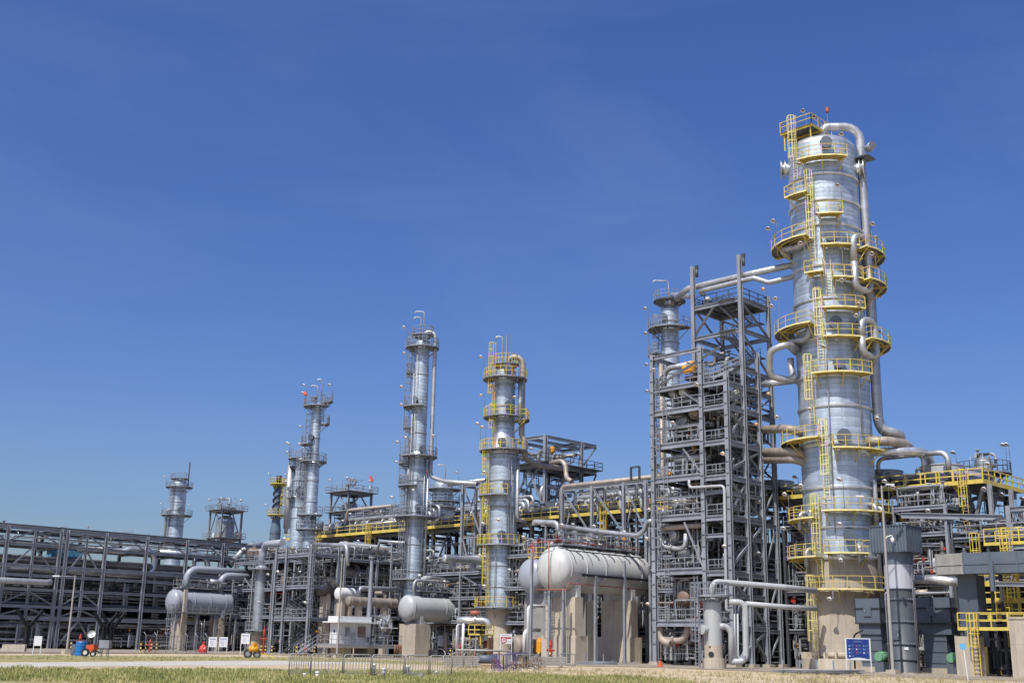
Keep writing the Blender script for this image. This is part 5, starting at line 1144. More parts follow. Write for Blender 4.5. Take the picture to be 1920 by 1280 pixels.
    pipe(r, [P(430, 1060), P(462, 1024), P(500, 1021)], .5, 'clad_pipe', 'large_pipe', n=16, bend=1.2); pipe(r, [P(217, 1090), P(223, 1088), P(222, 1062), P(212, 1060)], .2, 'clad_pipe', n=10, bend=.5)
    clutter(r, 40, 104, y0+.3, y1, .4, zr[0]-.6, 22, 220, 501, rmax=.3, red=12); clutter(r, 40, 104, y0+.5, y1, zr[0], zr[4], 14, 120, 502, rmax=.28, mats=DARKM)
    clutter(r, 40, 104, y0+.5, y1, zr[5]-.4, zr[6]+.8, 6, 50, 503, rmax=.2)
    b = MB(); p = ony(96, 1038, y0+5); b.box((p.x, p.y, p.z-.8), (p.x+4.5, p.y+1.5, p.z+.8)); b.build('blue_cabinet', 'sky_blue_print', r)
    return r
left_bridge()
def y_prop(px, label):
    p = ony(px, 1215, 151.5); x, y = p.x, p.y; r = thing('forked_support', label, 'support', (x, y), 'forked supports under the left bridge')
    b = MB(); b.ibeam((x, y, .1), (x, y, 3.4), .5, .5); b.build('post', 'black_steel', r)
    for s in (-1, 1): b = MB(); b.ibeam((x, y, 2.6), (x+s*1.7, y, 4.9), .35, .35); b.build('arm', 'black_steel', r)
y_prop(48, 'dark forked support below the left end of the pipe bridge'); y_prop(192, 'dark forked support right behind the orange generator'); y_prop(206, 'dark forked support just right of the one behind the orange generator')

# ------------------------------------------------------------------ stair tower and vessels on the left
def stair_tower():
    x = 87.0; ys = sorted(onx(p, 1120, x).y for p in (514, 533, 580)); z1, z3 = zat((x, ys[1]), 1158), zat((x, ys[1]), 1040); z2 = (z1+z3)/2
    r = thing('stair_tower', 'galvanised stair tower with dark zigzag flights, left of the white cabin', 'stair tower', (x, ys[0]), 'open steel structures')
    xs = [x, x+4.2]; frame(r, xs, ys, [z1, z2, z3], .34, .2, .36, 'galv', z0=.1, ztop=z3+1.0)
    lv = [.15, z1, z2, z3]
    for i in range(3):
        a, c_ = lv[i], lv[i+1]; h = (a+c_)/2; y0, y1 = ys[0]+.7, ys[2]-1.6
        flight(r, (x+.8, y0 if i % 2 else y1, a), (x+.8, y1 if i % 2 else y0, h), .85, 'galv_dark', (1, 0, 0)); flight(r, (x+1.9, y1 if i % 2 else y0, h), (x+1.9, y0 if i % 2 else y1, c_), .85, 'galv_dark', (1, 0, 0))
        d = deck(r, x, x+4.2, ys[2]-1.6, ys[2], h); d2 = deck(r, x+2.5, x+4.2, ys[0], ys[2], c_)
        rails(d2, [(x, ys[2], c_), (x, ys[0], c_), (x+4.2, ys[0], c_)], 'galv', step=1.2, r=.035)
    clutter(r, x+2.6, x+4.2, ys[0], ys[2], .5, z3+1.4, 6, 44, 601); 
    ladder(r, (x-.1, ys[0]-.6), (-1, 0), z1, z3+1, 'galv'); floodlight(r, (x, ys[1], z3), 2.0); floodlight(r, (x, ys[0], z1), 1.8); floodlight(r, (x, ys[1]+1, z2), 1.8, lit=True)
    pipe(r, [onx(590, 1020, x-.3), onx(650, 1022, x-.3), onx(652, 1060, x-.3)], .24, 'clad_pipe', n=12, bend=.6)
stair_tower()
def upright(name, label, px, row, d, R, rt, rb, m, conc=None, group='vertical vessels', neck=None, plats=(), rail='galv'):
    p = at(px, row, d); c = (p.x, p.y); r = thing(name, label, 'vertical vessel', c, group); zb, zt = zat(c, rb), zat(c, rt)
    shell(r, c, [(zb, R), (zt, R)], m, course=1.2, n=32, name='vessel_shell'); head(r, c, zt, R, R*.5, m, 32)
    b = MB(); b.rev([(R+.2, 0), (R+.2, .5), (R+.02, .52), (R+.02, zb)], (c[0], c[1], 0), n=32); b.build('skirt', 'concrete', r)
    for row_, a0, a1, wd in plats: platform(r, c, R, zat(c, row_), a0, a1, wd, rail=rail, edge='galv')
    return r, c, zb, zt
r, c, zb, zt = upright('vertical_vessel', 'tall grey vertical vessel with an elbow pipe on top, right of the lavender drum', 487, 1130, 166, .86, 1064, 1186, 'clad_grey', plats=[(1180, -120, 120, .8), (1066, -150, 150, .9)])
hoop(r, c, zt, .86, .15, .2, 'paint_lav'); pipe(r, [(c[0], c[1], zt-.3), (c[0], c[1], zat(c, 1020)), at(530, 1017, 160)], .48, 'paint_lav', 'outlet_pipe', n=16, bend=1.3)
r, c, zb, zt = upright('vertical_vessel', 'second grey vertical vessel, partly hidden by the stair tower', 508, 1130, 168, .8, 1058, 1190, 'clad_grey'); clutter(r, c[0]-1.8, c[0]+1.8, c[1]-1.8, c[1]+1.8, .4, 4.2, 4, 20, 611)

def exchanger(label, px, row, d, L, R, m, fl=(.06, .9), zleg=True, ax=(1, 0, 0), hd=.35):
    p = at(px, row, d); r = thing('heat_exchanger', label, 'exchanger', (p.x, p.y), 'horizontal exchangers'); lvessel(r, p, ax, L, R, m, hd, 24, fl, 'exchanger_shell')
    A = Vector(ax)
    for t in (.22, .75):
        q = p+A*(L*t); b = MB(); b.box((q.x-.25, q.y-R*.7, .1 if zleg else q.z-R-.7), (q.x+.25, q.y+R*.7, q.z-R*.7)); b.build('saddle', 'concrete' if zleg else 'galv', r)
    return r, p
exchanger('dark brown insulated exchanger beside the stair tower', 603, 1100, 150, 3.2, 1.15, 'clad_dark', (.3,))
exchanger('white ended vessel between the brown exchanger and the bundle exchanger', 634, 1112, 146, 2.2, .74, 'paint_white', ())
r, p = exchanger('long pinkish exchanger with flanged end above the white cabin', 653, 1126, 143, 7.4, .56, 'clad_tan', (.04, .2, .85))
pipe(r, [p+V(1.5, 0, .4), p+V(1.5, 0, 1.6), p+V(7.5, 0, 1.7)], .3, 'clad_pipe', n=12, bend=.7); pipe(r, [p+V(5.6, 0, .4), p+V(5.6, 0, 1.2), p+V(5.6, 1.8, 1.2)], .22, 'rusty_pipe', n=12)
exchanger('silver exchanger pipe behind the drum, left of the yellow laddered column', 833, 1046, 138, 6.2, .46, 'clad_bright', (), zleg=False)
r, p = exchanger('grey rounded exchanger head beside the warning sign', 966, 1210, 122, 2.6, .95, 'clad_tan', (.12, .2)); pipe(r, [p+V(.3, -1.0, -1), p+V(.3, -1, 1.6), p+V(2.5, -1, 1.6)], .2, 'paint_white', n=10); pipe(r, [p+V(.3, -1.5, -1), p+V(.3, -1.5, 4.0), p+V(3.5, -1.5, 4)], .16, 'paint_white', n=10)

def strake_stack():
    p = at(516, 1000, 232); c = (p.x, p.y); r = thing('straked_stack', 'dark blue chimney stack with a spiral strake and yellow platforms', 'stack', c); R = .72
    zt = zat(c, 905); z1 = zat(c, 966); b = MB(); b.rev([(R+.35, 4), (R+.35, z1-3), (R+.1, z1-1), (R, z1), (R, zt), (R-.1, zt)], (c[0], c[1], 0), n=24); b.build('stack_shell', 'paint_blue', r)
    for s in range(3):
        b = MB()
        for i in range(40):
            f0, f1 = i/40, (i+1)/40; a0, a1 = f0*2*pi*1.1+s*2*pi/3, f1*2*pi*1.1+s*2*pi/3; q0, q1 = z1+1.2+(zt-z1-2)*f0, z1+1.2+(zt-z1-2)*f1
            for e in (0, .1): b.quad((c[0]+R*cos(a0), c[1]+R*sin(a0), q0+e), (c[0]+(R+.28)*cos(a0), c[1]+(R+.28)*sin(a0), q0+e), (c[0]+(R+.28)*cos(a1), c[1]+(R+.28)*sin(a1), q1+e), (c[0]+R*cos(a1), c[1]+R*sin(a1), q1+e))
        b.build('strake', 'dark_blue_grey', r)
    for row, wd in ((907, .9), (965, 1.0)): platform(r, c, R, zat(c, row), -180, 179.9, wd, rail='yellow', lights=[(-80, 1.8), (80, 1.8)])
    q = pol(c, 50, R+.3); ladder(r, q, (q.x-c[0], q.y-c[1]), zat(c, 966), zat(c, 907), 'yellow'); b = MB(); b.cyl((c[0], c[1], zt), (c[0], c[1], zt+1.4), R*.8, n=16); b.build('stack_tip', 'black_steel', r)
    for k in (1000, 1012): hoop(r, c, zat(c, k), R+.35, .05, .2, 'dark_blue_grey', 24)
strake_stack()
def framed_vessel(label, px, d, w, rows, vr, seed, ws=None):
    p = at(px, 1000, d); x, y = p.x, p.y; r = thing('framed_vessel', label, 'vessel in frame', (x, y), 'vessels in steel frames'); zt, zm, zb = zat((x, y), rows[0]), zat((x, y), rows[1]), zat((x, y), rows[2])
    xs = [x-w/2, x+w/2]; ys = [y-w/2, y+w/2]
    for xx in xs:
        for yy in ys: column(r, xx, yy, zb-4, zt, .34, 'galv')
    for z in (zt, zm):
        for a, b_ in (((xs[0], ys[0]), (xs[0], ys[1])), ((xs[0], ys[0]), (xs[1], ys[0])), ((xs[1], ys[0]), (xs[1], ys[1])), ((xs[0], ys[1]), (xs[1], ys[1]))): beam(r, (a[0], a[1], z-.2), (b_[0], b_[1], z-.2), .24, .4)
        d_ = deck(r, xs[0]-.8, xs[1]+.8, ys[0]-.8, ys[1]+.8, z+.04); rails(d_, [(xs[0]-.8, ys[0]-.8, z), (xs[1]+.8, ys[0]-.8, z), (xs[1]+.8, ys[1]+.8, z), (xs[0]-.8, ys[1]+.8, z)], 'galv', closed=True, r=.04)
    brace(r, (xs[0], ys[1], zm), (xs[0], (ys[0]+ys[1])/2, zt-.4), .2); brace(r, (xs[0], ys[0], zm), (xs[0], (ys[0]+ys[1])/2, zt-.4), .2); brace(r, (xs[0], ys[0], zm), ((xs[0]+xs[1])/2, ys[0], zt-.4), .2); brace(r, (xs[1], ys[0], zm), ((xs[0]+xs[1])/2, ys[0], zt-.4), .2)
    shell(r, (x, y), [(zb, vr), (zt-2.2, vr)], 'clad_grey', n=24, name='vessel_shell'); head(r, (x, y), zt-2.2, vr, vr*.7, 'clad_bright', 24)
    clutter(r, xs[0], xs[1], ys[0], ys[1], zt, zt+2.6, 2, 16, seed); clutter(r, xs[0], xs[1], ys[0], ys[1], zb, zm+1.5, 6, 14, seed+1)
    for a, b_ in ((xs[0], ys[1]), (xs[1], ys[0]), (xs[0], ys[0])): floodlight(r, (a, b_, zt), 2.2)
    return r, (x, y), zt
framed_vessel('domed vessel inside a braced steel frame behind the left bridge', 421, 240, 4.6, (958, 1010, 1030), 1.9, 701)
r, c, zt = framed_vessel('squat vessel under a railed steel deck behind the air coolers, with an orange windsock', 655, 205, 5.0, (925, 962, 985), 1.2, 703)
def windsock(root, p, L=1.1):
    p = Vector(p); b = MB(); b.bar(p, p+V(0, 0, 2.4), .06, .06); b.build('windsock_pole', 'galv', root); d = (RGT*.35+V(0, 0, 1)).normalized(); b = MB(); b.rev([(.3, 0), (.24, L*.5), (.17, L)], p+V(0, 0, 2.2), -RGT*.3+V(0, 0, .95), n=10); b.build('windsock', 'orange_red', root)
windsock(r, (c[0]+2.5, c[1]-2.5, zt)); windsock(T7.root, pol(T7.c, -70, 2.8, T7.z(913, 0, 2)), 1.2); windsock(T4.root, pol(T4.c, -100, 1.8, T4.z(757, -90, 1.5)-.8), .5)

# ------------------------------------------------------------------ right: stack, fans and ducts
def cbox(pc, row, d, w, l, zb, zt):
    """plan-aligned box by its near upright edge; w runs back to the left, l back to the right"""
    p = at(pc, row, d); return (p.x, p.y, zb), (p.x+l, p.y+w, zt)
mat('stack_paint', (.075, .088, .105), .5, 0, var=.18, scale=.6, streak=.4, dirt=(.14, .13, .12), rust=.15)
mat('sleeve', (.50, .51, .57), .45, 0, var=.06, scale=.5, streak=.3, dirt=(.35, .34, .36))
def dark_stack():
    p = at(1690, 1150, 98); c = (p.x, p.y); R = 1.2; z = lambda row: zat(pol(c, 0, R), row)
    r = thing('exhaust_stack', 'dark grey flanged stack with a corrugated hood, right of the blue sign', 'stack', c)
    b = MB(); b.rev([(R+.08, .1), (R, .15), (R, z(1102)-.02)], (c[0], c[1], 0), n=40, smooth_along=True); b.build('stack_shell', 'stack_paint', r)
    b = MB(); b.rev([(R-.03, z(1102)), (R-.03, z(1057))], (c[0], c[1], 0), n=40); b.build('bare_sleeve', 'sleeve', r)
    b = MB(); b.rev([(R-.02, z(1057)), (R-.02, z(1030))], (c[0], c[1], 0), n=40); b.build('upper_shell', 'paint_blue', r)
    for row in (1236, 1207, 1165, 1123, 1103): hoop(r, c, z(row), R, .09, .09, 'dark_blue_grey', 40, 'flange')
    zb, zt = z(1032), z(985); x0, x1, y0, y1 = c[0]-1.5, c[0]+1.2, c[1]-1.6, c[1]+1.7
    b = MB(); b.box((x0+.04, y0+.04, zb), (x1-.04, y1-.04, zt-.05)); b.build('hood', 'slate', r)
    b = MB()
    k = y0
    while k < y1: b.box((x0-.02, k, zb-.05), (x0+.05, k+.13, zt)); k += .26
    k = x0
    while k < x1: b.box((k, y0-.02, zb-.05), (k+.13, y0+.05, zt)); k += .26
    b.build('corrugated_sheet', 'slate', r); b = MB(); b.box((x0-.06, y0-.06, zt-.04), (x1+.06, y1+.06, zt+.04)); b.build('hood_roof', 'dark_blue_grey', r); b = MB(); b.box((x0-.05, y0-.05, zb-.12), (x1+.05, y1+.05, zb-.05)); b.build('hood_floor', 'dark_blue_grey', r)
    b = MB(); b.box((c[0]-1.5, c[1]-1.5, 0), (c[0]+1.5, c[1]+1.5, .16)); b.build('plinth', 'concrete', r)
    b = MB()
    for row in (1207, 1165, 1123, 1103):
        for i in range(36): a = 360*i/36; b.cyl(pol(c, a, R+.055, z(row)-.08), pol(c, a, R+.055, z(row)+.1), .022, n=6)
    b.build('flange_bolts', 'galv', r, kind='stuff')
    for a, q, zt_ in ((48, .05, 1060), (56, .035, 1100), (-60, .06, 1110)): e = pol(c, a, R+.16); pipe(r, [V(e.x, e.y, .2), V(e.x, e.y, z(zt_)), pol(c, a, R-.1, z(zt_))], q, 'galv', 'conduit', n=6)
    o = pol(c, -25, R+.02, z(1190)); b = MB(); t = (pol(c, 65, 1, 0)-V(c[0], c[1], 0)); nn = (pol(c, -25, 1, 0)-V(c[0], c[1], 0)); b.obox(o, t*.28, nn*.06, V(0, 0, .38)); d = b.build('inspection_door', 'dark_blue_grey', r); b = MB(); b.obox(o+nn*.08+t*.2, t*.03, nn*.03, V(0, 0, .12)); b.build('handle', 'galv', d)
    b = MB(); o = pol(c, 10, R+.02, z(1215)); b.obox(o, (pol(c, 100, 1, 0)-V(c[0], c[1], 0))*.16, (pol(c, 10, 1, 0)-V(c[0], c[1], 0))*.03, V(0, 0, .11)); b.build('nameplate', 'sign_white', r)
    return c
SC = dark_stack()
def duct_box(r, p, q, name='duct', m='slate', ribs=1.25, rib=.07):
    b = MB(); b.box(p, q); b.build(name, m, r); b = MB(); z = min(p[2], q[2]); zt = max(p[2], q[2]); x0, x1 = sorted((p[0], q[0])); y0, y1 = sorted((p[1], q[1]))
    k = z
    while k <= zt+.01: b.box((x0-rib, y0-rib, k-.05), (x1+rib, y1+rib, k+.05)); k += ribs
    n = max(1, int((y1-y0)/1.4))
    for i in range(n+1): yy = y0+(y1-y0)*i/n; b.box((x0-.045, yy-.03, z), (x0-.002, yy+.03, zt))
    n = max(1, int((x1-x0)/1.4))
    for i in range(n+1): xx = x0+(x1-x0)*i/n; b.box((xx-.03, y0-.045, z), (xx+.03, y0-.002, zt))
    b.build('stiffener', 'black_steel', r, kind='stuff')
    zm = (z+zt)/2; b = MB(); b.box((x0-.09, (y0+y1)/2-.35, zm-.45), (x0-.05, (y0+y1)/2+.35, zm+.35)); d = b.build('access_door', 'slate', r); b = MB(); b.box((x0-.14, (y0+y1)/2+.18, zm-.1), (x0-.092, (y0+y1)/2+.24, zm+.1)); b.build('handle', 'galv', d)
def fan_unit(label, pc, d, w, l, rows, top_w, wide):
    p = at(pc, 1180, d); x, y = p.x, p.y; z = lambda row: zat((x, y), row)
    r = thing('blower_fan', label, 'blower', (x, y), 'blower fans beside the dark stack')
    zt, zm = z(rows[0]), z(rows[1])
    duct_box(r, (x, y, zm), (x+l, y+w, zt)); 
    # tapered neck to the casing
    b = MB(); a = [(x+.25, y+.2), (x+l-.25, y+.2), (x+l-.25, y+w-.2), (x+.25, y+w-.2)]; zc = zm-.9; b.box((x+.2, y+.15, zc), (x+l-.2, y+w-.15, zm)); b.build('duct_neck', 'slate', r)
    # round casing, axis along x
    cz = 1.55; cy = y+w/2; b = MB(); hw = min(w/2-.2, 1.0); b.box((x+.35, cy-hw, .5), (x+l-.3, cy+hw, zc)); b.build('fan_casing', 'slate', r)
    for k in (.9, 1.8, 2.7): b = MB(); b.box((x+.3, cy-hw-.05, k), (x+l-.25, cy+hw+.05, k+.08)); b.build('casing_rim', 'dark_blue_grey', r)
    b = MB(); b.box((x+.25, cy-hw-.3, .1), (x+l-.2, cy+hw+.3, .5)); b.build('plinth', 'concrete', r)
    m0 = (x-.75, y-.35, 1.35); b = MB(); b.cyl((m0[0]-.55, m0[1], m0[2]), (m0[0]+.6, m0[1], m0[2]), .42, n=18)
    for i in range(8): t = 2*pi*i/8; b.obox((m0[0], m0[1]+.43*cos(t), m0[2]+.43*sin(t)), (.5, 0, 0), (0, .02*cos(t), .02*sin(t)), (0, -.03*sin(t), .03*cos(t)))
    b.cyl((m0[0]-.68, m0[1], m0[2]), (m0[0]-.55, m0[1], m0[2]), .36, n=18); b.build('motor', 'green_motor', r)
    b = MB(); b.box((m0[0]-.6, m0[1]-.4, .1), (m0[0]+.6, m0[1]+.4, m0[2]-.4)); b.build('motor_base', 'slate', r)
    b = MB()
    for k in (0, .1): b.tube([(x-.15-k, y+w+.2, .3), (x-.15-k, y+w+.2, 3.1), (x-.15-k, y+w-.7, 3.5)], .06, n=6, bend=.6)
    b.build('cable_conduit', 'black_steel', r)
    return r
fan_unit('blower with green motor under a dark duct, left of the dark stack', 1652, 101, 2.3, 1.9, (1121, 1168), 0, 0)
fan_unit('blower with green motor under a dark duct, right of the dark stack', 1785, 99.5, 3.4, 2.2, (1119, 1168), 0, 0)
def big_duct():
    p = at(1755, 1055, 94); y0 = p.y-26; r = thing('flue_duct', 'long dark horizontal flue duct with a beige end section at the right edge', 'duct', (p.x, p.y), None, 6)
    zt, zb = zat((p.x, p.y), 1039), zat((p.x, p.y), 1077); x0 = p.x
    # runs along the picture: a duct turned 45 degrees from the grid would be odd, so it follows the grid's right-back axis
    a = at(1755, 1055, 94); c_ = at(1806, 1055, 92); e = at(1960, 1055, 88)
    def seg(name, p, q, m, w=1.7):
        d = (q-p); d.z = 0; L = d.length; d.normalize(); s = Vector((-d.y, d.x, 0)); b = MB(); mid = (p+q)/2
        b.obox((mid.x+s.x*w/2, mid.y+s.y*w/2, (zt+zb)/2), d*(L/2), s*(w/2), V(0, 0, (zt-zb)/2)); o = b.build(name, m, r); b = MB(); n = max(1, int(L/1.55))
        for i in range(n+1): c = p+d*(L*i/n); b.obox((c.x+s.x*w/2, c.y+s.y*w/2, (zt+zb)/2), d*.035, s*(w/2+.06), V(0, 0, (zt-zb)/2+.05))
        b.obox((mid.x, mid.y, (zt*.45+zb*.55)), d*(L/2), s*.05, V(0, 0, .04)); b.build('stiffener', m, o, kind='stuff')
    seg('duct_section', c_, e, 'slate'); seg('end_section', a, c_+(a-c_)*.02, 'concrete_grey')
    b = MB(); s = at(1822, 1085, 92.6); b.box((s.x+.3, s.y-.2, zb-5.5), (s.x+1.9, s.y+1.3, zb-.02)); b.build('down_duct', 'dark_blue_grey', r)
    b = MB(); s = at(1861, 1085, 90); b.ibeam((s.x, s.y, zb-1.4), (s.x, s.y, zb+.9), .3, .3); b.build('hanger', 'slate', r); s2 = at(1867, 1094, 89); s3 = at(1940, 1095, 87); beam(r, s2, s3, .3, .35, 'galv')
    pipe(r, [at(1716, 1085, 99), at(1765, 1087, 98), at(1805, 1092, 97)], .37, 'clad_bright', n=16)
big_duct()
def walk_rect(label, pts, z, m='yellow', cols=True, h=1.1, rs=.034, lad=None, thick=.2):
    r = thing('access_platform', label, 'platform', (pts[0][0], pts[0][1]), 'yellow platforms at the right'); xs = [p[0] for p in pts]; ys = [p[1] for p in pts]; x0, x1, y0, y1 = min(xs), max(xs), min(ys), max(ys)
    b = MB(); b.box((x0, y0, z-.06), (x1, y1, z)); b.build('deck', 'grating', r)
    b = MB(); b.box((x0-.05, y0-.05, z-thick), (x0+.03, y1+.05, z+.05)); b.box((x0+.03, y0-.05, z-thick), (x1+.05, y0+.03, z+.05)); b.build('edge_channel', m, r)
    rails(r, [(x0, y1, z), (x0, y0, z), (x1, y0, z), (x1, y1, z)], m, h=h, r=rs, step=1.3, toe=False)
    if cols:
        for xx in (x0+.2, x1-.2):
            for yy in (y0+.2, y1-.2): column(r, xx, yy, .1, z-.1, .22, 'galv_dark')
    if lad:
        for (lx, ly, ox, oy, za, zb_) in lad: ladder(r, (lx, ly), (ox, oy), za, zb_, m, w=.55)
    return r
p = at(1797, 1176, 91); z = p.z; q = at(1828, 1180, 91.5)
walk_rect('low yellow railed platform with a caged ladder at the right edge', [(p.x, p.y-9.0), (p.x+3.0, p.y)], z, lad=[(p.x-.15, p.y-1.3, -1, 0, .1, z)])
p = at(1846, 1018, 93); walk_rect('small yellow railed platform with a ladder above the flue duct', [(p.x, p.y-5.5), (p.x+2.2, p.y)], p.z, lad=[(p.x-.15, p.y-1.8, -1, 0, p.z-4.5, p.z)])
def yellow_scaffold():
    a = at(1838, 1110, 97); x, y = a.x, a.y; r = thing('yellow_stair_frame', 'dense yellow ladder and railing frame below the flue duct', 'ladder tower', (x, y)); z0, z1 = zat((x, y), 1165), zat((x, y), 1070)
    ladder(r, (x, y), (-1, 0), z0-1, z1+2, 'yellow', w=.6)
    for k in range(3):
        z = z0+(z1-z0)*(k+.3)/3; d = deck(r, x+.2, x+2.6, y-6, y-.2, z, 'grating'); rails(d, [(x+.2, y-.2, z), (x+.2, y-6, z), (x+2.6, y-6, z)], 'yellow', r=.045, step=.9); b = MB(); b.box((x+.1, y-6.1, z-.28), (x+.18, y-.1, z)); b.build('edge_channel', 'yellow', d)
    for yy in (y-2.2, y-4.4): ladder(r, (x+.1, yy), (-1, 0), z0-2, z1+1, 'yellow', w=.55)
    for yy in (y, y-3, y-6): 
        for xx in (x+.25, x+2.5): column(r, xx, yy, .1, z1+.5, .2, 'yellow')
    for yy in (y-1, y-4): brace(r, (x+.3, yy, z0), (x+.3, yy-2, z1), .12, 'yellow')
yellow_scaffold()
def right_concrete():
    p = at(1835, 1250, 90); r = tag((lambda b: (b.box((p.x, p.y, 0), (p.x+1.3, p.y+1.7, 3.0)), b.build('concrete_pier', 'concrete'))[-1])(MB()), 'beige concrete pier behind the caged yellow ladder', 'pier', 'concrete piers at the right')
    q = at(1898, 1250, 86); tag((lambda b: (b.box((q.x, q.y-4, 0), (q.x+.8, q.y, 4.2)), b.box((q.x-.06, q.y-4.05, 4.2), (q.x+.86, q.y+.05, 4.35)), b.build('concrete_pier', 'concrete'))[-1])(MB()), 'wide concrete wall at the bottom right corner', 'pier', 'concrete piers at the right')
right_concrete()
def rack_end():
    """railed end of the pipe rack and the deck below it"""
    y0 = 44.6; x0, x1 = 103.5, 114.0
    r = thing('rack_end_platform', 'yellow railed platform round the end of the air cooler row at the right', 'platform', (x0, y0), 'yellow platforms at the right', WZ-3)
    b = MB(); b.box((x0, y0-1.4, WZ-.05), (x1, y0+1.2, WZ+.02)); b.build('deck', 'grating', r); b = MB(); b.box((x0-.08, y0-1.48, WZ-.28), (x1, y0-1.4, WZ+.1)); b.box((x0-.16, y0-1.48, WZ-.28), (x0-.08, y0+6, WZ+.1)); b.build('edge_channel', 'yellow', r)
    rails(r, [(x0, y0+4, WZ), (x0, y0-1.4, WZ), (x1, y0-1.4, WZ)], 'yellow', r=.045, step=1.3); ladder(r, (x0-.2, y0+.3), (-1, 0), WZ-4.5, WZ, 'yellow'); ladder(r, (x1+.2, y0-1.4), (1, -1), WZ-4.0, WZ, 'yellow')
    for xx in (104.5, 107.6, 110.8, 113.8):
        b = MB(); b.ibeam((xx, y0-1.2, WZ-.35), (xx, y0-1.2, WZ-1.0), .3, .3); b.ibeam((xx, y0-.9, WZ-.6), (xx+.8, y0+.6, WZ-4.2), .3, .3); b.build('strut', 'galv', r)
    for xx, h in ((104.2, -.5), (108, -.6), (112.8, -.5), (105.5, 1.9)): floodlight(r, (xx, y0-1.4, WZ-.3), h)
    b = MB(); b.tube([(104.2, y0+9, WZ+1.5), (104.2, y0+9, WZ+3.0), (104.2, y0+4.4, WZ+3.0), (104.2, y0+4.4, WZ+1.3)], .2, n=10); b.build('header_pipe', 'clad_pipe', r); b = MB(); b.tube([(104.2, y0+4.4, WZ+3.0), (104.2, y0+2.0, WZ+3.0), (104.2, y0+2.0, WZ+1.2)], .26, n=10); b.build('header_pipe', 'clad_pipe', r)
    # beams and platforms below
    p = at(1677, 967, 108); 
    for row, dd in ((966, 106), (1020, 107)):
        a, e = at(1690, row, dd), at(1880, row+4, dd-4); beam(r, a, e, .35, .5 if row < 1000 else .3, 'galv')
    d = deck(r, 104, 114, 42.5, 50, WZ-4.6); rails(d, [(104, 50, WZ-4.6), (104, 42.5, WZ-4.6), (114, 42.5, WZ-4.6)], 'galv')
    for yy in (43, 49.5):
        for xx in (104.3, 109, 113.6): column(r, xx, yy, .1, WZ-.3, .34, 'galv')
    clutter(r, 104, 114, 42.6, 50, WZ-4.3, WZ-.8, 5, 24, 801); clutter(r, 103, 114, 40, 50, .5, WZ-5.2, 14, 60, 802)
rack_end()
def round_deck():
    p = at(1845, 885, 118); c = (p.x, p.y); r = thing('vent_drum', 'small round railed platform with lamps above the rack end, far right', 'vessel', c, None, WZ)
    z = zat(c, 888); shell(r, c, [(WZ, .9), (z+1.2, .9)], 'clad_grey', n=24, name='vessel_shell'); head(r, c, z+1.2, .9, .5, 'clad_grey', 24); platform(r, c, .9, z, -180, 179.9, 1.6, rail='galv_dark', edge='galv', lights=[(-85, 2.2), (60, 2.6), (85, 2.8)])
    clutter(r, c[0]-1, c[0]+1, c[1]-1, c[1]+1, z+.2, z+2.2, 2, 12, 811)
round_deck()
def right_edge_frame():
    a = at(1895, 1000, 97); x, y = a.x, a.y; r = thing('edge_frame', 'grey steel frame cut off by the right edge of the picture', 'steel frame', (x, y), 'open steel structures'); zt = zat((x, y), 948)
    column(r, x, y, .1, zt, .4); column(r, x+5, y, .1, zt, .4); column(r, x, y-6, .1, zt, .4)
    for z in (zt-.3, zt-3.4, zt-6.5): beam(r, (x, y, z), (x+5, y, z), .25, .4); beam(r, (x, y, z), (x, y-6, z), .25, .4)
    brace(r, (x, y-.2, zt-.5), (x, y-3, zt-3.2), .16); pipe(r, [at(1890, 996, 98), at(1960, 990, 95)], .42, 'paint_grey', n=14); clutter(r, x, x+5, y-6, y, .5, zt-3, 6, 30, 821)
right_edge_frame()

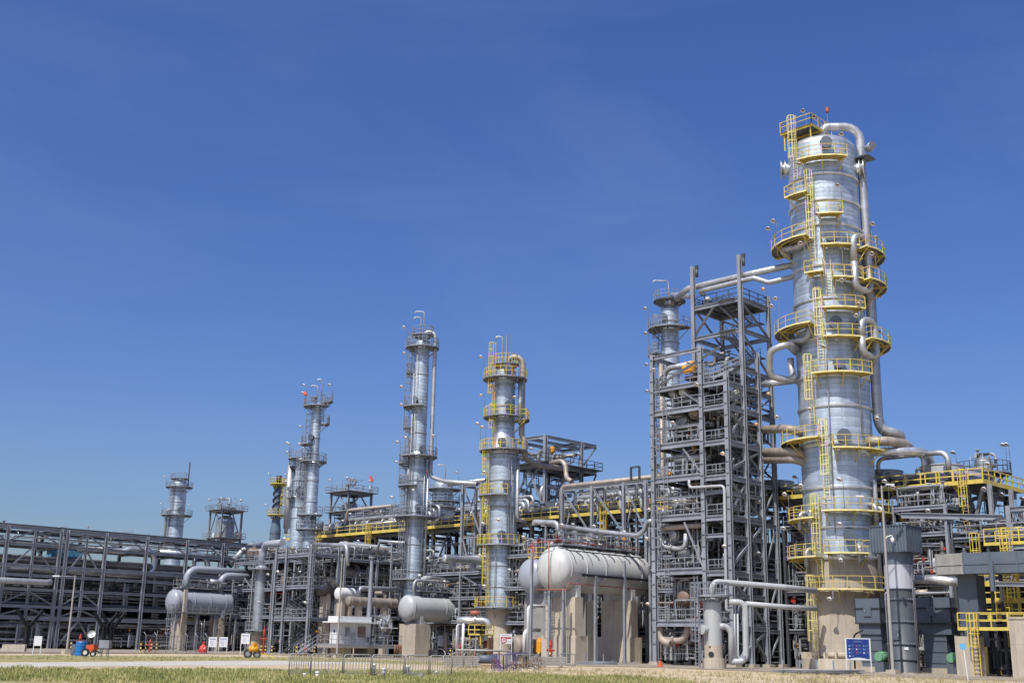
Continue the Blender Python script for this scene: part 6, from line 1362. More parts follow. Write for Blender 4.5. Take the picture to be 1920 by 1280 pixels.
# knock-out vessel in front of the steel tower
def knockout():
    p = at(1337, 1180, 103); c = (p.x, p.y); R = .78; z = lambda row: zat(c, row)
    r = thing('knockout_vessel', 'pale grey upright vessel on a round concrete base in front of the steel tower', 'vertical vessel', c, 'vertical vessels')
    zb, zt = z(1208), z(1130); b = MB(); b.rev([(R, zb), (R, zt)], (c[0], c[1], 0), n=36); b.build('vessel_shell', 'paint_grey', r); head(r, c, zt, R, .42, 'paint_grey', 36)
    b = MB(); b.rev([(R+.02, .9), (R+.02, zb)], (c[0], c[1], 0), n=36); b.build('skirt', 'concrete', r); b = MB(); b.rev([(R+.22, 0), (R+.22, .9), (R-.1, .92)], (c[0], c[1], 0), n=8); b.build('plinth', 'concrete_pale', r)
    o = pol(c, -15, R, z(1226)); b = MB(); b.cyl(o, pol(c, -15, R+.06, o.z), .24, n=16); b.build('skirt_opening', 'black_steel', r); b = MB(); o = pol(c, -22, R, z(1212)); b.cyl(o, pol(c, -22, R+.05, o.z), .08, n=10); b.build('skirt_vent', 'black_steel', r)
    manway(r, c, R, -48, z(1180), .36, .3, 'paint_grey')
    q = 'paint_grey'; P = lambda px, row: at(px, row, 102.6)
    pipe(r, [pol(c, 50, R-.1, z(1173)), P(1362, 1173), P(1371, 1185), P(1371, 1245)], .25, q, 'drain_pipe', n=14, bend=.55); pipe(r, [P(1371, 1240), P(1399, 1239), P(1397, 1128), P(1366, 1128)], .26, q, 'riser_pipe', n=14, bend=.6); pipe(r, [P(1377, 1150), P(1379, 1236)], .06, q); pipe(r, [P(1383, 1150), P(1384, 1232), P(1395, 1238)], .08, q)
    pipe(r, [(c[0], c[1], zt+.3), (c[0], c[1], z(1089)), at(1470, 1100, 104), at(1530, 1107, 106)], .25, q, 'outlet_pipe', n=14, bend=.6); pipe(r, [P(1398, 1131), at(1470, 1137, 104), at(1530, 1141, 106)], .22, q, 'return_pipe', n=12, bend=.4)
    platform(r, c, R-.2, z(1116), -180, 179.9, .75, rail='galv', edge='galv'); ladder(r, pol(c, -80, R+.4), tuple((pol(c, -80, 1)-V(c[0], c[1], 0)))[:2], .2, z(1116), 'galv'); ladder(r, pol(c, -55, R+.9), tuple((pol(c, -55, 1)-V(c[0], c[1], 0)))[:2], .2, z(1105), 'galv', cage=False)
    b = MB(); o = P(1395, 1234); b.box(o-V(.25, .25, .2), o+V(.25, .25, .25)); b.cyl(o, o+V(0, 0, .6), .12, n=10); b.build('valve', 'galv', r)
knockout()

# ------------------------------------------------------------------ dark screens added behind the racks to blacken the gaps
mat('shade_sheet', (.045, .05, .056), .6, 0, var=.3, scale=.5, streak=.4, dirt=(.07, .06, .05))  # near black so the gaps behind the racks read as deep shade
def screen(label, x0, x1, y0, y1, h, along, seed):
    """added shading shed: sheeted back and roof, there to darken the gaps, posts and casings in front"""
    r = thing('shade_screen', label, 'screen', (x0, y0), 'added shading screens behind the racks'); R = random.Random(seed); b = MB()
    if along == 'y': b.box((x1-.15, y0, .1), (x1, y1, h))
    else: b.box((x0, y1-.15, .1), (x1, y1, h))
    b.build('back_screen', 'shade_sheet', r); b = MB(); b.box((x0, y0, h+.02), (x1+.2, y1+.2, h+.14)); b.build('roof', 'shade_sheet', r)
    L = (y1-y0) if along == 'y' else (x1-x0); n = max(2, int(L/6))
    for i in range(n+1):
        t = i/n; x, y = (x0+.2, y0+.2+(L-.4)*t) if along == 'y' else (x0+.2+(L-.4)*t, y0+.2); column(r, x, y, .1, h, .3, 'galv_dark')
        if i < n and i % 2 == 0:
            p = (x+1.5, y+1.5, 1.2); q = (0, 1, 0) if along == 'y' else (1, 0, 0); lvessel(r, p, q, 3.0, R.uniform(.5, .9), R.choice(('slate', 'clad_dark', 'copper_brown', 'galv_dark')), flanges=(.1, .9), name='filler_casing')
screen('added shading shed behind the main pipe rack', 116.0, 119.0, 47, 158, 12.5, 'y', 1)
screen('added shading shed behind the left pipe bridge', 36, 114, 164.2, 165.8, 7.6, 'x', 2)
screen('added shading shed at the right behind the ducts', 98, 112, 19, 21.8, 10.5, 'x', 3)

# ------------------------------------------------------------------ small things on the ground
def G(px, row, z=0.0):
    r = CD*FPX + CR*(px-960) + CU*(640-row); t = (z-CAMZ)/r.z; p = CAM + r*t; return p, p.dot(FWD)/FPX
NRM = -FWD
def fbox(b, p, w, h, t=.03, dx=0, dz=0, out=0.0):
    """thin board facing the camera side: p foot, w wide, h high"""
    c = Vector(p)+RGT*dx+V(0, 0, dz+h/2)+NRM*out; b.obox(c, RGT*(w/2), FWD*(t/2), V(0, 0, h/2))
def barrier(px0, px1, row, label, m='galv_warm', n=9, h=1.08, row1=None):
    p, s = G(px0, row); q, s2 = G(px1, row1 if row1 else row); r = thing('crowd_barrier', label, 'barrier', (p.x, p.y), 'crowd barriers'); d = (q-p).normalized(); L = (q-p).length
    b = MB(); b.tube([p+V(0, 0, .06), p+V(0, 0, h), q+V(0, 0, h), q+V(0, 0, .06)], .034, n=6, bend=.14); b.bar(p+V(0, 0, .16), q+V(0, 0, .16), .035, .035); b.build('frame', m, r)
    b = MB()
    for i in range(1, n): c = p+d*(L*i/n); b.bar(c+V(0, 0, .16), c+V(0, 0, h), .027, .027, up=(1, 0, 0))
    b.build('upright_bars', m, r, kind='stuff')
    s = d.cross(V(0, 0, 1))
    for e in (p+d*.25, q-d*.25): b = MB(); b.bar(e-s*.3+V(0, 0, .02), e+s*.3+V(0, 0, .02), .04, .03); b.bar(e, e+V(0, 0, .16), .04, .04, up=(1, 0, 0)); b.build('foot', m, r)
for i, (a, e, t) in enumerate(((541, 581, 'leftmost'), (582, 641, 'second from the left'), (644, 694, 'third from the left'), (697, 756, 'fourth from the left'), (759, 803, 'fifth from the left'), (806, 846, 'sixth from the left'))):
    barrier(a, e, 1267.5, 'grey steel crowd barrier on the grass, %s in the row' % t)
barrier(848, 868, 1252, 'short grey barrier left of the stacked sheets', n=3); barrier(870, 886, 1252, 'green grey barrier frame beside the stacked sheets', n=3); barrier(922, 943, 1256, 'blue barrier right of the pipe rollers', 'blue_rail', n=5); barrier(944, 967, 1256, 'blue barrier with rusty scrap behind it', 'blue_rail', n=6); barrier(968, 1010, 1256, 'grey barrier in front of rusty scrap heap', 'galv', n=8); barrier(950, 990, 1248, 'low blue barrier under the speed sign', 'blue_rail', n=6); barrier(1048, 1078, 1250, 'grey barrier in front of the first concrete pier', 'galv', n=7)
def post(px, row, h, rr, m, cap, label, name='pipe_stub'):
    p, s = G(px, row); r = thing(name, label, 'pipe stub', (p.x, p.y), 'pipe stubs in the grass'); b = MB(); b.cyl(p, p+V(0, 0, h), rr, n=14); b.build('tube', m, r); b = MB(); b.cyl(p+V(0, 0, h), p+V(0, 0, h+.1), rr*1.12, n=14); b.build('cap', cap, r)
post(701, 1266, .5, .1, 'slate', 'paint_white', 'tall blue grey pipe stub with a white cap behind the barriers'); post(719, 1268, .34, .09, 'galv', 'paint_white', 'grey pipe stub just right of the tall blue grey one'); post(764, 1264, .38, .1, 'slate', 'paint_white', 'blue grey pipe stub beside the stone block'); post(571, 1269, .1, .08, 'paint_white', 'paint_white', 'small white pipe stub at the left end of the barriers'); post(595, 1270, .2, .1, 'paint_white', 'paint_white', 'white pipe stub second from the left end of the barriers'); post(818, 1264, .1, .09, 'paint_white', 'paint_white', 'small white pipe stub right of the stone block')
def rough_block(name, label, cat, px, row, w, l, h, m, seed=1):
    p, s = G(px, row); b = MB(); R = random.Random(seed); b.obox(p+V(0, 0, h/2), RGT*(w/2), FWD*(l/2), V(0, 0, h/2)); b.v = [(x+R.uniform(-.05, .05), y+R.uniform(-.05, .05), z+(R.uniform(-.06, .02) if z > .05 else 0)) for x, y, z in b.v]; return tag(b.build(name, m), label, cat)
rough_block('stone_block', 'rough pale stone block lying by the barriers', 'stone', 779, 1269, .75, .4, .26, 'concrete_grey')
def bollard(px, row, label, h=1.0):
    p, s = G(px, row, .1); r = thing('bollard', label, 'bollard', (p.x, p.y), 'striped bollards'); n = 5
    for i in range(n): b = MB(); b.cyl(p+V(0, 0, h*i/n), p+V(0, 0, h*(i+1)/n), .085, n=12); b.build('stripe', 'yellow' if i % 2 == 0 else 'black_steel', r)
BL = [(132, 1222, 'beside the blue barrel'), (263, 1223, 'left of the mesh fence'), (272, 1223, 'just left of the red hydrant at the mesh fence'), (283, 1223, 'by the red hydrant at the mesh fence'), (293, 1223, 'inside the left of the mesh fence'), (489, 1226, 'left of the stair tower by the red hydrant'), (497, 1226, 'between the vertical vessels and the stair tower'), (509, 1227, 'at the foot of the stair tower'), (555, 1229, 'under the stair tower'), (589, 1229, 'left of the white cabin'), (844, 1236, 'right of the white notice by the drum'), (885, 1238, 'below the yellow pump platform'), (1010, 1243, 'by the orange valve cover'), (1031, 1244, 'by the red hydrant at the concrete pier')]
for px, row, t in BL: bollard(px, row, 'yellow and black striped bollard '+t)
def hydrant(px, row, label, d=None, h=1.5):
    p, s = G(px, row, .1); r = thing('fire_hydrant', label, 'hydrant', (p.x, p.y), 'red hydrants'); b = MB(); b.rev([(.2, 0), (.2, .08), (.11, .1), (.11, h*.7), (.16, h*.72), (.16, h*.8), (.05, h)], p, n=14); b.build('barrel', 'red_paint', r)
    for sgn in (-1, 1): b = MB(); b.cyl(p+V(0, 0, h*.55), p+V(0, 0, h*.55)+RGT*(.32*sgn), .09, n=10); b.cyl(p+V(0, 0, h*.55)+RGT*(.3*sgn), p+V(0, 0, h*.55)+RGT*(.38*sgn), .12, n=10); b.build('outlet', 'red_paint', r)
hydrant(280, 1222, 'red hydrant at the left of the mesh fence'); hydrant(493, 1225, 'tall red hydrant right of the vertical vessel', h=3.2); hydrant(572, 1228, 'red hydrant left of the white cabin', h=1.2); hydrant(1032, 1243, 'red hydrant against the first concrete pier', h=2.2); hydrant(862, 1236, 'red hydrant left of the white pipe legs', h=1.7); hydrant(148, 1221, 'red and white hydrant behind the blue barrel', h=1.9)
def notice(px, row, w, h, gap, label, kind, d_rows=None):
    p, s = G(px, row, .05); r = thing('notice_board', label, 'sign', (p.x, p.y), 'notice boards')
    W, H = w*s, h*s; g = gap*s
    b = MB(); fbox(b, p, W, H, .03, dz=g); b.build('board', 'sign_white' if kind != 'blue' else 'paint_white', r)
    for k in (-1, 1): b = MB(); fbox(b, p, .06, g+H, .05, dx=k*(W/2+.03)); b.build('leg', 'paint_white', r)
    if kind == 'notice':
        b = MB(); R = random.Random(int(px))
        for i in range(6):
            x = -W*.36+W*.145*i; ww = W*.09
            fbox(b, p, ww*.3, H*.13, .012, dx=x-ww*.3, dz=g+H*.73, out=.02); fbox(b, p, ww, H*.035, .012, dx=x, dz=g+H*(.73 if i % 2 else .81), out=.021); fbox(b, p, ww*.3, H*.1, .012, dx=x+ww*.3, dz=g+H*.74, out=.022)
        b.build('heading', 'ink_blue', r); b = MB()
        for i in range(5): fbox(b, p, W*.5*R.uniform(.7, 1), H*.025, .012, dx=-W*.1, dz=g+H*(.58-.1*i), out=.02)
        b.build('small_print', 'paint_lav', r); b = MB(); fbox(b, p, W*.07, H*.07, .012, dx=W*.34, dz=g+H*.28, out=.02); b.build('stamp', 'red_paint', r)
    return r, p, s, W, H, g
notice(397, 1224, 13.5, 17.5, 11, 'white notice board with a blue heading beside the red bundle', 'notice'); notice(417, 1224, 14, 17.5, 11, 'white notice board with a blue heading, middle of the three by the mesh fence', 'notice'); notice(458, 1226.5, 14, 18, 19, 'white notice board with a blue heading in front of the vertical vessel', 'notice'); notice(830, 1232, 19, 18.5, 20, 'white notice board with a blue heading under the light grey drum', 'notice')
r, p, s, W, H, g = notice(68, 1227, 12, 17, 16, 'blank white board on thin legs at the far left', 'blank')
# speed sign
r, p, s, W, H, g = notice(948, 1240, 19, 17, 32, 'white sign with a red ringed number and red band by the concrete foot', 'speed')
b = MB(); fbox(b, p, W, H*.18, .012, dz=g+H*.5, out=.02); b.build('red_band', 'red_paint', r); b = MB(); b.rev([(.27*W*.75, 0), (.27*W*1.02, 0), (.27*W*1.02, .02), (.27*W*.75, .02)], p-RGT*(W*.22)+V(0, 0, g+H*.37)+NRM*.03, NRM, n=24); b.build('red_ring', 'red_bright', r)
b = MB(); b.cyl(p-RGT*(W*.22)+V(0, 0, g+H*.37)+NRM*.02, p-RGT*(W*.22)+V(0, 0, g+H*.37)+NRM*.034, .27*W*.78, n=24); b.build('ring_ground', 'sign_white', r)
mat('print_pale', (.14, .19, .40), .5, 0, var=.05)
def lettering(root, text, p, size, m, name='lettering', align='CENTER'):
    cu = bpy.data.curves.new(name, 'FONT'); cu.body = text; cu.size = size; cu.align_x = align; cu.extrude = .004; cu.materials.append(MATS[m]); o = bpy.data.objects.new(name, cu); me = bpy.data.meshes.new_from_object(o); bpy.data.objects.remove(o); o = bpy.data.objects.new(name, me); COL.objects.link(o); o.parent = root
    p = Vector(p)-wloc(root); o.matrix_local = Matrix(((RGT.x, 0, NRM.x, p.x), (RGT.y, 0, NRM.y, p.y), (0, 1, 0, p.z), (0, 0, 0, 1))); return o
lettering(r, '30', p-RGT*(W*.22)+V(0, 0, g+H*.28)+NRM*.05, H*.3, 'black_steel'); lettering(r, '1-7 w', p+RGT*(W*.24)+V(0, 0, g+H*.18)+NRM*.05, H*.2, 'ink_blue'); b = MB(); fbox(b, p, W*.8, H*.07, .012, dz=g+H*.82, out=.02); b.build('heading', 'paint_lav', r); b = MB(); fbox(b, p, W*.22, H*.05, .012, dx=-W*.38, dz=g, out=.02); b.build('black_strip', 'black_steel', r)
# blue site sign
p, s = G(1611, 1261, .05); r = thing('site_sign', 'large blue information sign with coloured icons in a white frame before the tallest column', 'sign', (p.x, p.y)); W, H, g = 44*s, 39*s, 22*s
b = MB(); fbox(b, p, W, H, .04, dz=g); b.build('frame', 'paint_white', r); b = MB(); fbox(b, p, W*.93, H*.88, .02, dz=g+H*.08, out=.03); b.build('panel', 'sign_blue', r)
b = MB(); N = 12
for i in range(N):
    u0, u1 = -1+2*i/N, -1+2*(i+1)/N; c0 = p+NRM*.045+V(0, 0, g+H*.02)
    b.quad(c0+RGT*(W*.465*u0), c0+RGT*(W*.465*u1), c0+RGT*(W*.465*u1)+V(0, 0, H*.1*(1-u1*u1)+.01), c0+RGT*(W*.465*u0)+V(0, 0, H*.1*(1-u0*u0)+.01))
b.build('curved_footer', 'paint_white', r)
for k in (-1, 1): b = MB(); fbox(b, p, .07, g+H, .06, dx=k*(W/2+.02)); b.build('leg', 'paint_white', r)
IC = ['sky_blue_print', 'red_faded', 'green_motor', 'paint_white', 'sign_white', 'sky_blue_print', 'sky_blue_print', 'red_faded', 'sign_white', 'sign_white']; k = 0
for i in range(4):
    for j in range(3):
        if i == 3 and j: continue
        x = -W*.36+W*.3*j; z = g+H*(.62-.155*i); b = MB(); fbox(b, p, W*.048, H*.07, .01, dx=x, dz=z, out=.045); b.build('icon', IC[k], r); k += 1
        b = MB(); fbox(b, p, W*.15, H*.018, .01, dx=x+W*.13, dz=z+H*.05, out=.045); fbox(b, p, W*.12, H*.018, .01, dx=x+W*.115, dz=z+H*.015, out=.045); b.build('icon_text', 'print_pale', r)
for z, ww in ((.86, .36), (.82, .38)): b = MB(); fbox(b, p, W*ww, H*.022, .01, dz=g+H*z, out=.045); b.build('heading', 'print_pale', r)
# lamp mast by the sign
def mast(px, row, d, toprow, label, heads=2, r0=.14, arm=True, m='galv_warm'):
    a = at(px, row, d); c = (a.x, a.y); zt = zat(c, toprow); r = thing('lamp_mast', label, 'lamp post', c, 'lamp masts'); b = MB(); b.rev([(r0*1.6, .35), (r0*1.6, .4), (r0, .42), (r0*.55, zt)], (c[0], c[1], 0), n=10); b.build('pole', m, r); b = MB(); b.obox((c[0], c[1], .2), (.4, 0, 0), (0, .4, 0), (0, 0, .2)); b.build('footing', 'concrete', r)
    return r, V(c[0], c[1], 0), zt
r, c, zt = mast(1674, 1252, 94, 910, 'tall grey lamp mast with a camera arm in front of the dark stack')
for zz, L in ((zt-1.2, -1.6), (zt-.2, .6)): b = MB(); e = c+V(0, 0, zz); b.tube([e, e+RGT*L+V(0, 0, .3)], .04, n=6); b.build('arm', 'galv', r); b = MB(); f = e+RGT*L+V(0, 0, .3); b.obox(f+RGT*(L*.15), RGT*.32, FWD*.12, V(0, 0, .06)); b.build('lamp_head', 'white_shade', r)
e = c+V(0, 0, zat((c.x, c.y), 1028)); b = MB(); b.tube([e, e+V(0, 0, .9)+RGT*.1, e+V(0, 0, 1.1)+RGT*.6, e+V(0, 0, .85)+RGT*.62], .045, n=6, bend=.2); b.build('camera_arm', 'white_shade', r); b = MB(); f = e+V(0, 0, .7)+RGT*.62; b.rev([(.02, -.2), (.12, -.14), (.16, 0), (.16, .14), (.05, .2)], f, n=12); b.build('dome_camera', 'white_shade', r)
r, c, zt = mast(632, 1222, 128, 1038, 'slim concrete coloured lamp mast in front of the white cabin', r0=.12); r, c, zt = mast(126, 1214, 120, 1078, 'slim lamp mast in front of the left pipe bridge', r0=.12)
e = c+V(0, 0, zt-.1); b = MB(); b.tube([e, e-RGT*1.6-V(0, 0, 0)], .04, n=6); b.build('arm', 'galv', r); b = MB(); b.obox(e-RGT*1.9, RGT*.35, FWD*.14, V(0, 0, .06)); b.build('lamp_head', 'white_shade', r)
r, c, zt = mast(692, 1160, 136, 1046, 'thick grey post with a flat cap behind the white cabin', r0=.34, m='galv'); b = MB(); b.cyl((c.x, c.y, zt), (c.x, c.y, zt+.15), .4, n=14); b.build('cap', 'galv', r)
# red bundle
def bundle():
    p, s = G(380, 1224, .05); b = MB(); R = random.Random(9); n, k = 18, 9; prof = [(.02, 0), (.42, .02), (.52, .25), (.5, .5), (.38, .75), (.2, .95), (.14, 1.1), (.2, 1.25), (.05, 1.35)]
    b.rev(prof, p, n=n, smooth_along=True); b.v = [(x+R.uniform(-.06, .06), y+R.uniform(-.06, .06), z+R.uniform(-.05, .05) if z > .1 else z) for x, y, z in b.v]; b.sm = [False]*len(b.f); tag(b.build('red_bundle', 'red_bright'), 'bright red wrapped bundle at the corner of the mesh fence', 'bundle')
bundle()
# mesh fence
def mesh_fence():
    pts = [G(271, 1223, .1)[0], G(386, 1224, .1)[0]]; p, q = pts; d = (q-p); L = d.length; d.normalize(); r = thing('mesh_fence', 'grey mesh fence with outward cranked post tops below the lavender drum', 'fence', (p.x, p.y)); n = 6
    for i in range(n+1): c = p+d*(L*i/n); b = MB(); b.tube([c, c+V(0, 0, 1.9), c+V(0, 0, 2.25)-RGT*.3], .035, n=6, bend=.1); b.build('post', 'galv', r)
    b = MB(); b.bar(p+V(0, 0, 1.85), q+V(0, 0, 1.85), .04, .04); b.bar(p+V(0, 0, .1), q+V(0, 0, .1), .04, .04); b.build('rail', 'galv', r); b = MB(); k = 0
    while k < L:
        for sgn in (-1, 1):
            e = k+sgn*1.75
            a0, a1 = p+d*k+V(0, 0, .1), p+d*min(max(e, 0), L)+V(0, 0, .1+1.75*abs(min(max(e, 0), L)-k)/1.75); b.bar(a0, a1, .008, .008)
        k += .22
    b.build('mesh', 'galv', r, kind='stuff')
mesh_fence()
def barrel():
    p, s = G(151, 1229); r = thing('blue_barrel', 'bright blue plastic barrel beside the orange generator', 'barrel', (p.x, p.y)); b = MB(); b.rev([(.5, 0), (.52, .1), (.5, .4), (.54, .44), (.5, .48), (.5, .85), (.54, .89), (.5, .93), (.5, 1.2), (.46, 1.28)], p, n=24); b.build('body', 'blue_plastic', r); b = MB(); b.cyl(p+V(0, 0, 1.22), p+V(0, 0, 1.26), .46, n=24); b.build('lid', 'blue_plastic', r)
barrel()
def generator():
    p, s = G(171, 1230); r = thing('generator_trailer', 'orange wheeled generator with a dish lamp beside the blue barrel', 'generator', (p.x, p.y)); w, h = 15*s, 12*s
    b = MB(); c = p+V(0, 0, .45+h/2); b.prof(c-FWD*.6, c+FWD*.6, [(-w/2, -h*.3), (-w*.3, -h/2), (w*.3, -h/2), (w/2, -h*.1), (w*.42, h/2), (-w*.45, h*.42)]); b.build('canopy', 'orange_red', r)
    for sx, rr in ((-.45, .36), (.5, .26)):
        t = MB(); q = p+RGT*(w*sx)+V(0, 0, rr)-FWD*.7; t.rev([(rr*.55, -.1), (rr, -.1), (rr, .1), (rr*.55, .1)], q, FWD, n=18); tt = t.build('wheel', 'rubber', r); t = MB(); t.cyl(q-FWD*.06, q+FWD*.06, rr*.56, n=14); t.build('rim', 'paint_white', tt)
    b = MB(); b.bar(p+RGT*w*.4+V(0, 0, .5), p+RGT*w*1.2+V(0, 0, .35), .1, .1); b.build('tow_bar', 'black_steel', r); b = MB(); q = p-RGT*w*.2+V(0, 0, .45+h); b.bar(q, q+V(0, 0, .7), .06, .06); b.build('lamp_pole', 'black_steel', r); b = MB(); b.rev([(.05, -.15), (.3, 0), (.36, .12)], q+V(0, 0, .85), NRM+V(0, 0, .5), n=16); b.build('dish_lamp', 'paint_white', r)
generator()
def work_table():
    p, s = G(195, 1231); r = thing('work_table', 'grey metal work table right of the orange generator', 'table', (p.x, p.y)); w = 18*s; b = MB(); fbox(b, p, w, .7, .8, dz=.75); b.build('top_box', 'galv', r)
    for k in (-.42, -.25, .25, .42): b = MB(); q = p+RGT*(w*k); b.bar(q, q+V(0, 0, .76), .06, .06, up=(1, 0, 0)); b.build('leg', 'galv', r)
work_table()
def compressor():
    p, s = G(476, 1233); r = thing('tripod_trailer', 'small yellow wheeled machine with a tow bar on the verge', 'machine', (p.x, p.y))
    for k, rr in ((-.55, .42), (.25, .38)):
        t = MB(); q = p+RGT*(k*1.1)+V(0, 0, rr); t.rev([(rr*.6, -.08), (rr, -.08), (rr, .08), (rr*.6, .08)], q, FWD, n=18); tt = t.build('wheel', 'rubber', r); t = MB(); t.cyl(q-FWD*.05, q+FWD*.05, rr*.6, n=14); t.build('rim', 'galv', tt)
    b = MB(); q = p+V(0, 0, .85); b.cyl(q-RGT*.5, q+RGT*.4, .28, n=14); b.box(q-V(.2, .2, 0), q+V(.2, .2, .6)); b.build('engine', 'amber', r); b = MB(); b.bar(p+V(0, 0, .5)+RGT*.3, p+RGT*2.0+V(0, 0, .1), .08, .08); b.build('tow_bar', 'yellow', r)
compressor()
rough_block('concrete_barrier', 'pale concrete road barrier left of the blank board', 'barrier', 26, 1222, 2.4, .6, .8, 'concrete', 4)
rough_block('dark_crate', 'dark crate left of the blue barrel', 'crate', 141, 1228, .7, .6, 1.0, 'slate', 5)
def cone(px, row, label, h=.55): p, s = G(px, row, .1); b = MB(); b.rev([(.3, 0), (.3, .05), (.2, .06), (.16, .25), (.1, h)], p, n=14); tag(b.build('orange_marker', 'orange_red'), label, 'marker', 'orange markers')
cone(1238, 1249, 'small orange marker near the foot of the steel tower', .5)
# white analyser cabin
def cabin():
    p = at(635, 1200, 132); x, y = p.x, p.y; z = lambda row: zat((x, y), row); zf, zt = z(1208), z(1167); r = thing('analyser_cabin', 'white cabin with a jutting flat roof on a railed concrete deck', 'cabin', (x, y)); w, l = 1.7, 4.4
    b = MB(); b.box((x, y, zf), (x+l, y+w, zt)); b.build('wall', 'paint_white', r); b = MB(); b.box((x-.7, y-.9, zt+.02), (x+l+.7, y+w+.5, zt+.16)); b.build('roof', 'paint_white', r); b = MB(); b.box((x-.2, y-.1, zt+.17), (x+l, y+w+.2, zt+.75)); b.build('roof_upstand', 'paint_white', r)
    b = MB(); b.box((x-.04, y+.4, zf+.1), (x-.002, y+1.3, zf+2.05)); d = b.build('door', 'sign_white', r); b = MB(); b.box((x-.06, y+.7, zf+1.3), (x-.042, y+.95, zf+1.6)); b.build('door_window', 'glass_dark', d)
    for k, (a, zz, ww, hh) in enumerate(((.8, .9, .5, 1.0), (1.7, .6, .35, .7), (2.6, .9, .9, 1.1), (3.7, .4, .4, .5))): b = MB(); b.box((x+a, y-.25, zf+zz), (x+a+ww, y-.002, zf+zz+hh)); b.build('wall_instrument', ('galv', 'paint_grey', 'copper_brown', 'slate')[k], r)
    b = MB(); b.box((x-1.2, y-1.6, zf-.32), (x+l+3.2, y+w+.6, zf-.02)); dd = b.build('deck_slab', 'concrete_grey', r); rails(dd, [(x-1.2, y+w+.5, zf), (x-1.2, y-1.6, zf), (x+l+3.2, y-1.6, zf)], 'galv', step=1.2)
    for a in (.2, 3.5): b = MB(); b.box((x+a, y-.8, .1), (x+a+1.0, y+w, zf-.32)); b.build('pedestal', 'concrete', r)
    flight(r, (x-1.9, y+w+3.4, .15), (x-1.7, y+w+.6, zf), .9, 'galv', (1, 0, 0)); b = MB()
    for k in range(4): b.cyl((x+l+2.2+.3*k, y-1.8, .1), (x+l+2.2+.3*k, y-1.8, 1.5), .1, n=8)
    b.build('gas_bottles', 'rust', r); b = MB(); b.box((x+l+.8, y-1.2, zf+1.9), (x+l+3, y+.6, zf+2.0)); b.build('side_canopy', 'paint_white', r); clutter(r, x+l+.4, x+l+3, y-.8, y+1.5, zf, zf+3.4, 2, 24, 901)
cabin()
# pump station with yellow railing by the concrete foot
def pump_stand():
    p = at(880, 1215, 122); x, y = p.x, p.y; r = thing('pump_stand', 'silver elbowed pipe on white legs with a small yellow railed stand', 'pump', (x, y)); P = lambda px, row, d=121: at(px, row, d)
    pipe(r, [P(856, 1161), P(884, 1162), P(905, 1162), P(916, 1165), P(917, 1178)], .3, 'clad_bright', 'header_pipe', n=16, bend=.6, flanges=((1, .3),))
    for px in (869,): b = MB(); a = P(px, 1166); b.cyl((a.x, a.y, .1), a, .15, n=12); b.build('leg', 'paint_white', r)
    pipe(r, [P(866, 1169), P(857, 1170), P(855, 1232)], .1, 'paint_white', n=10); a = P(902, 1190); z = a.z; d = deck(r, a.x-.9, a.x+.9, a.y-.9, a.y+.9, z); rails(d, [(a.x-.9, a.y-.9, z), (a.x+.9, a.y-.9, z), (a.x+.9, a.y+.9, z), (a.x-.9, a.y+.9, z)], 'yellow', closed=True, h=1.0, r=.04, step=.9)
    for u in (-.8, .8): 
        for v in (-.8, .8): column(r, a.x+u, a.y+v, .1, z-.06, .12, 'yellow')
    clutter(r, a.x-1.6, a.x+1, a.y-1, a.y+1.2, .3, z-.2, 4, 20, 911); b = MB(); q = P(882, 1148); b.cyl(q, q+RGT*1.0, .22, n=12); b.build('actuator', 'red_faded', r)
    q = P(916, 1215); b = MB(); b.box((q.x-.4, q.y-.4, .1), (q.x+.3, q.y+.4, 2.4)); b.build('rusty_panel', 'rust', r)
pump_stand()
def scrap(px, row, label, seed, n=40, w=1.8, h=.7, m='rust'):
    p, s = G(px, row); b = MB(); R = random.Random(seed)
    for i in range(n):
        c = p+RGT*R.uniform(-w/2, w/2)+FWD*R.uniform(-.4, .4)+V(0, 0, R.uniform(.05, h)*R.random()); t = R.uniform(0, 2*pi); e = V(cos(t), sin(t), R.uniform(-.5, .7))*R.uniform(.15, .4); b.bar(c-e+V(0, 0, .1), c+e+V(0, 0, .1), .05, .04)
    o = b.build('scrap_heap', m); o['kind'] = 'stuff'; tag(o, label, 'scrap'); o['kind'] = 'stuff'
scrap(948, 1254, 'low heap of rusty scrap behind the blue barrier', 1); scrap(992, 1253, 'higher heap of rusty scrap behind the grey barrier', 2, 60, 2.0, 1.1); scrap(1170, 1246, 'loose bars and cables lying before the concrete pier', 3, 30, 3.0, .25, 'galv_warm')
def sheet_stack(px, row, label, m, w=2.6, n=6):
    p, s = G(px, row); r = thing('sheet_stack', label, 'stack', (p.x, p.y), 'stacked sheets')
    R = random.Random(int(px))
    for i in range(n): b = MB(); fbox(b, p, w, .1, 1.2, dx=R.uniform(-.05, .05), dz=.12+.125*i); b.build('sheet', m, r)
    for k in (-.4, .4): b = MB(); fbox(b, p, .12, .1, 1.2, dx=w*k, dz=.0); b.build('bearer', 'wood', r)
sheet_stack(866, 1250, 'stack of grey brown sheets behind the green grey barrier', 'concrete_grey'); sheet_stack(1026, 1250, 'stack of grey sheets right of the rusty scrap', 'concrete_grey', 3.0)
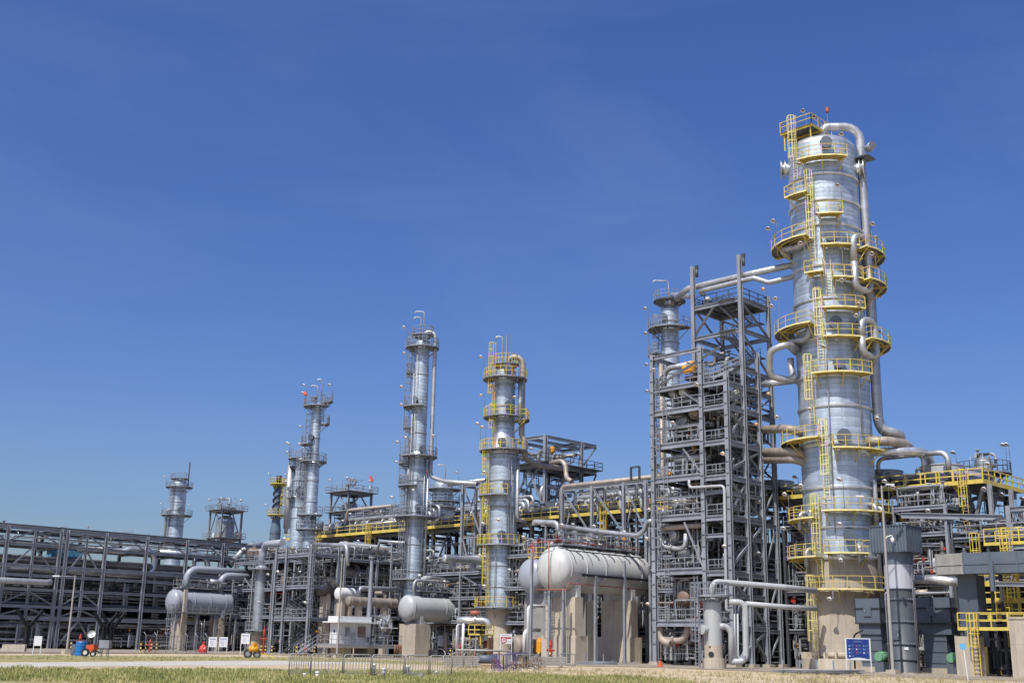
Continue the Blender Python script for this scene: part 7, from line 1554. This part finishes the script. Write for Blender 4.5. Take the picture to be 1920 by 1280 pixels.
def roller():
    p, s = G(912, 1250); r = thing('pipe_spool', 'flanged dark pipe spool lying on timber near the blue barriers', 'pipe spool', (p.x, p.y)); q = p+V(0, 0, .6); b = MB(); b.cyl(q-RGT*.95, q+RGT*.85, .34, n=18); b.build('tube', 'slate', r)
    for k in (-1.0, .9): b = MB(); b.cyl(q+RGT*k, q+RGT*(k+.14), .58, n=20); b.build('flange', 'rust', r)
    b = MB(); fbox(b, p, 2.2, .2, .6, dz=0.0); b.build('timber', 'wood', r); b = MB(); b.cyl(p+V(0, 0, 1.25)-RGT*2.4, p+V(0, 0, 1.25)+RGT*1.9, .09, n=10); b.build('loose_pipe', 'galv_warm', r)
roller()
def scaffold_pile(px, row, w, label, stakes=5):
    p, s = G(px, row); r = thing('scaffold_pile', label, 'scaffold tubes', (p.x, p.y), 'piles of scaffold tubes'); b = MB(); R = random.Random(int(px))
    for i in range(16): z = .08+.05*R.randint(0, 5); o = FWD*R.uniform(-.5, .5); b.cyl(p-RGT*(w/2+R.uniform(-.3, .3))+o+V(0, 0, z), p+RGT*(w/2+R.uniform(-.3, .3))+o+V(0, 0, z+R.uniform(-.04, .08)), .03, n=6)
    b.build('tubes', 'galv', r, kind='stuff')
    for i in range(stakes): c = p+RGT*(-w/2+w*(i+.4)/stakes); b = MB(); b.bar(c, c+V(0, 0, 1.05), .09, .09, up=(1, 0, 0)); b.build('stake', 'galv', r)
scaffold_pile(1535, 1264, 6.3, 'long pile of scaffold tubes with upright stakes before the tallest column'); scaffold_pile(1118, 1247, 3.4, 'short pile of scaffold tubes with stakes before the second concrete pier', 2)
def cable_drum():
    p, s = G(806, 1231, .1); r = thing('tool_box', 'brown metal box with a pale hose behind it beside the beige pier', 'box', (p.x, p.y)); b = MB(); fbox(b, p, 1.7, .85, .9, dz=.05); b.build('body', 'galv_warm', r); b = MB(); q = p+RGT*.9; b.tube([q+V(0, 0, .95), q+V(0, 0, .98)+RGT*.6, q+RGT*1.0+V(0, 0, .5), q+RGT*.9+V(0, 0, .06), q+RGT*.2+V(0, 0, .05)], .05, n=8, bend=.4); b.build('hose', 'paint_white', r)
cable_drum()
def valve_cover():
    p, s = G(1012, 1240, .1); r = thing('valve_hood', 'amber hooded valve station by the first concrete pier', 'valve', (p.x, p.y)); b = MB(); b.rev([(.4, .9), (.42, 1.0), (.4, 2.0), (.3, 2.3), (.1, 2.4)], p, n=14); b.build('hood', 'amber', r); b = MB(); b.cyl(p, p+V(0, 0, .9), .12, n=10); b.build('stem', 'galv', r)
valve_cover()
def flag_pole():
    p, s = G(1816, 1278); r = thing('marker_pole', 'thin white pole with a pale round plate in front of the caged yellow ladder', 'pole', (p.x, p.y)); h = 62*s; b = MB(); b.bar(p, p+V(0, 0, h)-RGT*.15, .06, .06, up=(1, 0, 0)); b.build('pole', 'paint_white', r); b = MB(); q = p+V(0, 0, h)-RGT*.2; b.cyl(q, q+NRM*.04, .2, n=18); b.build('plate', 'sky_blue_print', r)
flag_pole()
for i, (px, row, d, L, m, lab) in enumerate(((985, 985, 118, 0, 0, ''),)): pass
# long overhead lines between the modules
def line(label, pts, rad, m, bend=None):
    r = thing('overhead_line', label, 'pipe', (pts[0][0], pts[0][1]), 'overhead pipe runs'); pipe(r, pts, rad, m, n=12, bend=bend); P = [Vector(p) for p in pts]
    i = max(range(len(P)-1), key=lambda k: (P[k+1]-P[k]).length); n = max(1, int((P[i+1]-P[i]).length/6))
    for k in range(n): c = P[i].lerp(P[i+1], (k+.5)/n); b = MB(); b.ibeam((c.x, c.y, .1), (c.x, c.y, c.z-rad-.02), .2, .2); b.bar(c+V(-.4, .4, -rad-.08), c+V(.4, -.4, -rad-.08), .14, .14); b.build('support_post', 'galv', r)
line('pale pipe with an elbow running above the large pale drum', [onx(1046, 1012, 95), onx(1046, 980, 95), onx(1002, 978, 95), onx(1001, 985, 95)], .3, 'clad_pipe', .6)
line('long pale pipe above the large drum towards the steel tower', [onx(1035, 984, 96.5), onx(1130, 997, 96.5), onx(1195, 1004, 96.5), onx(1208, 994, 96.5), onx(1212, 978, 96.5), onx(1224, 976, 96.5)], .26, 'clad_pipe', .6)
line('thin pale pipe above the white cabin roof', [onx(705, 1040, 96), onx(712, 1014, 96), onx(760, 1017, 96)], .17, 'clad_pipe', .4)
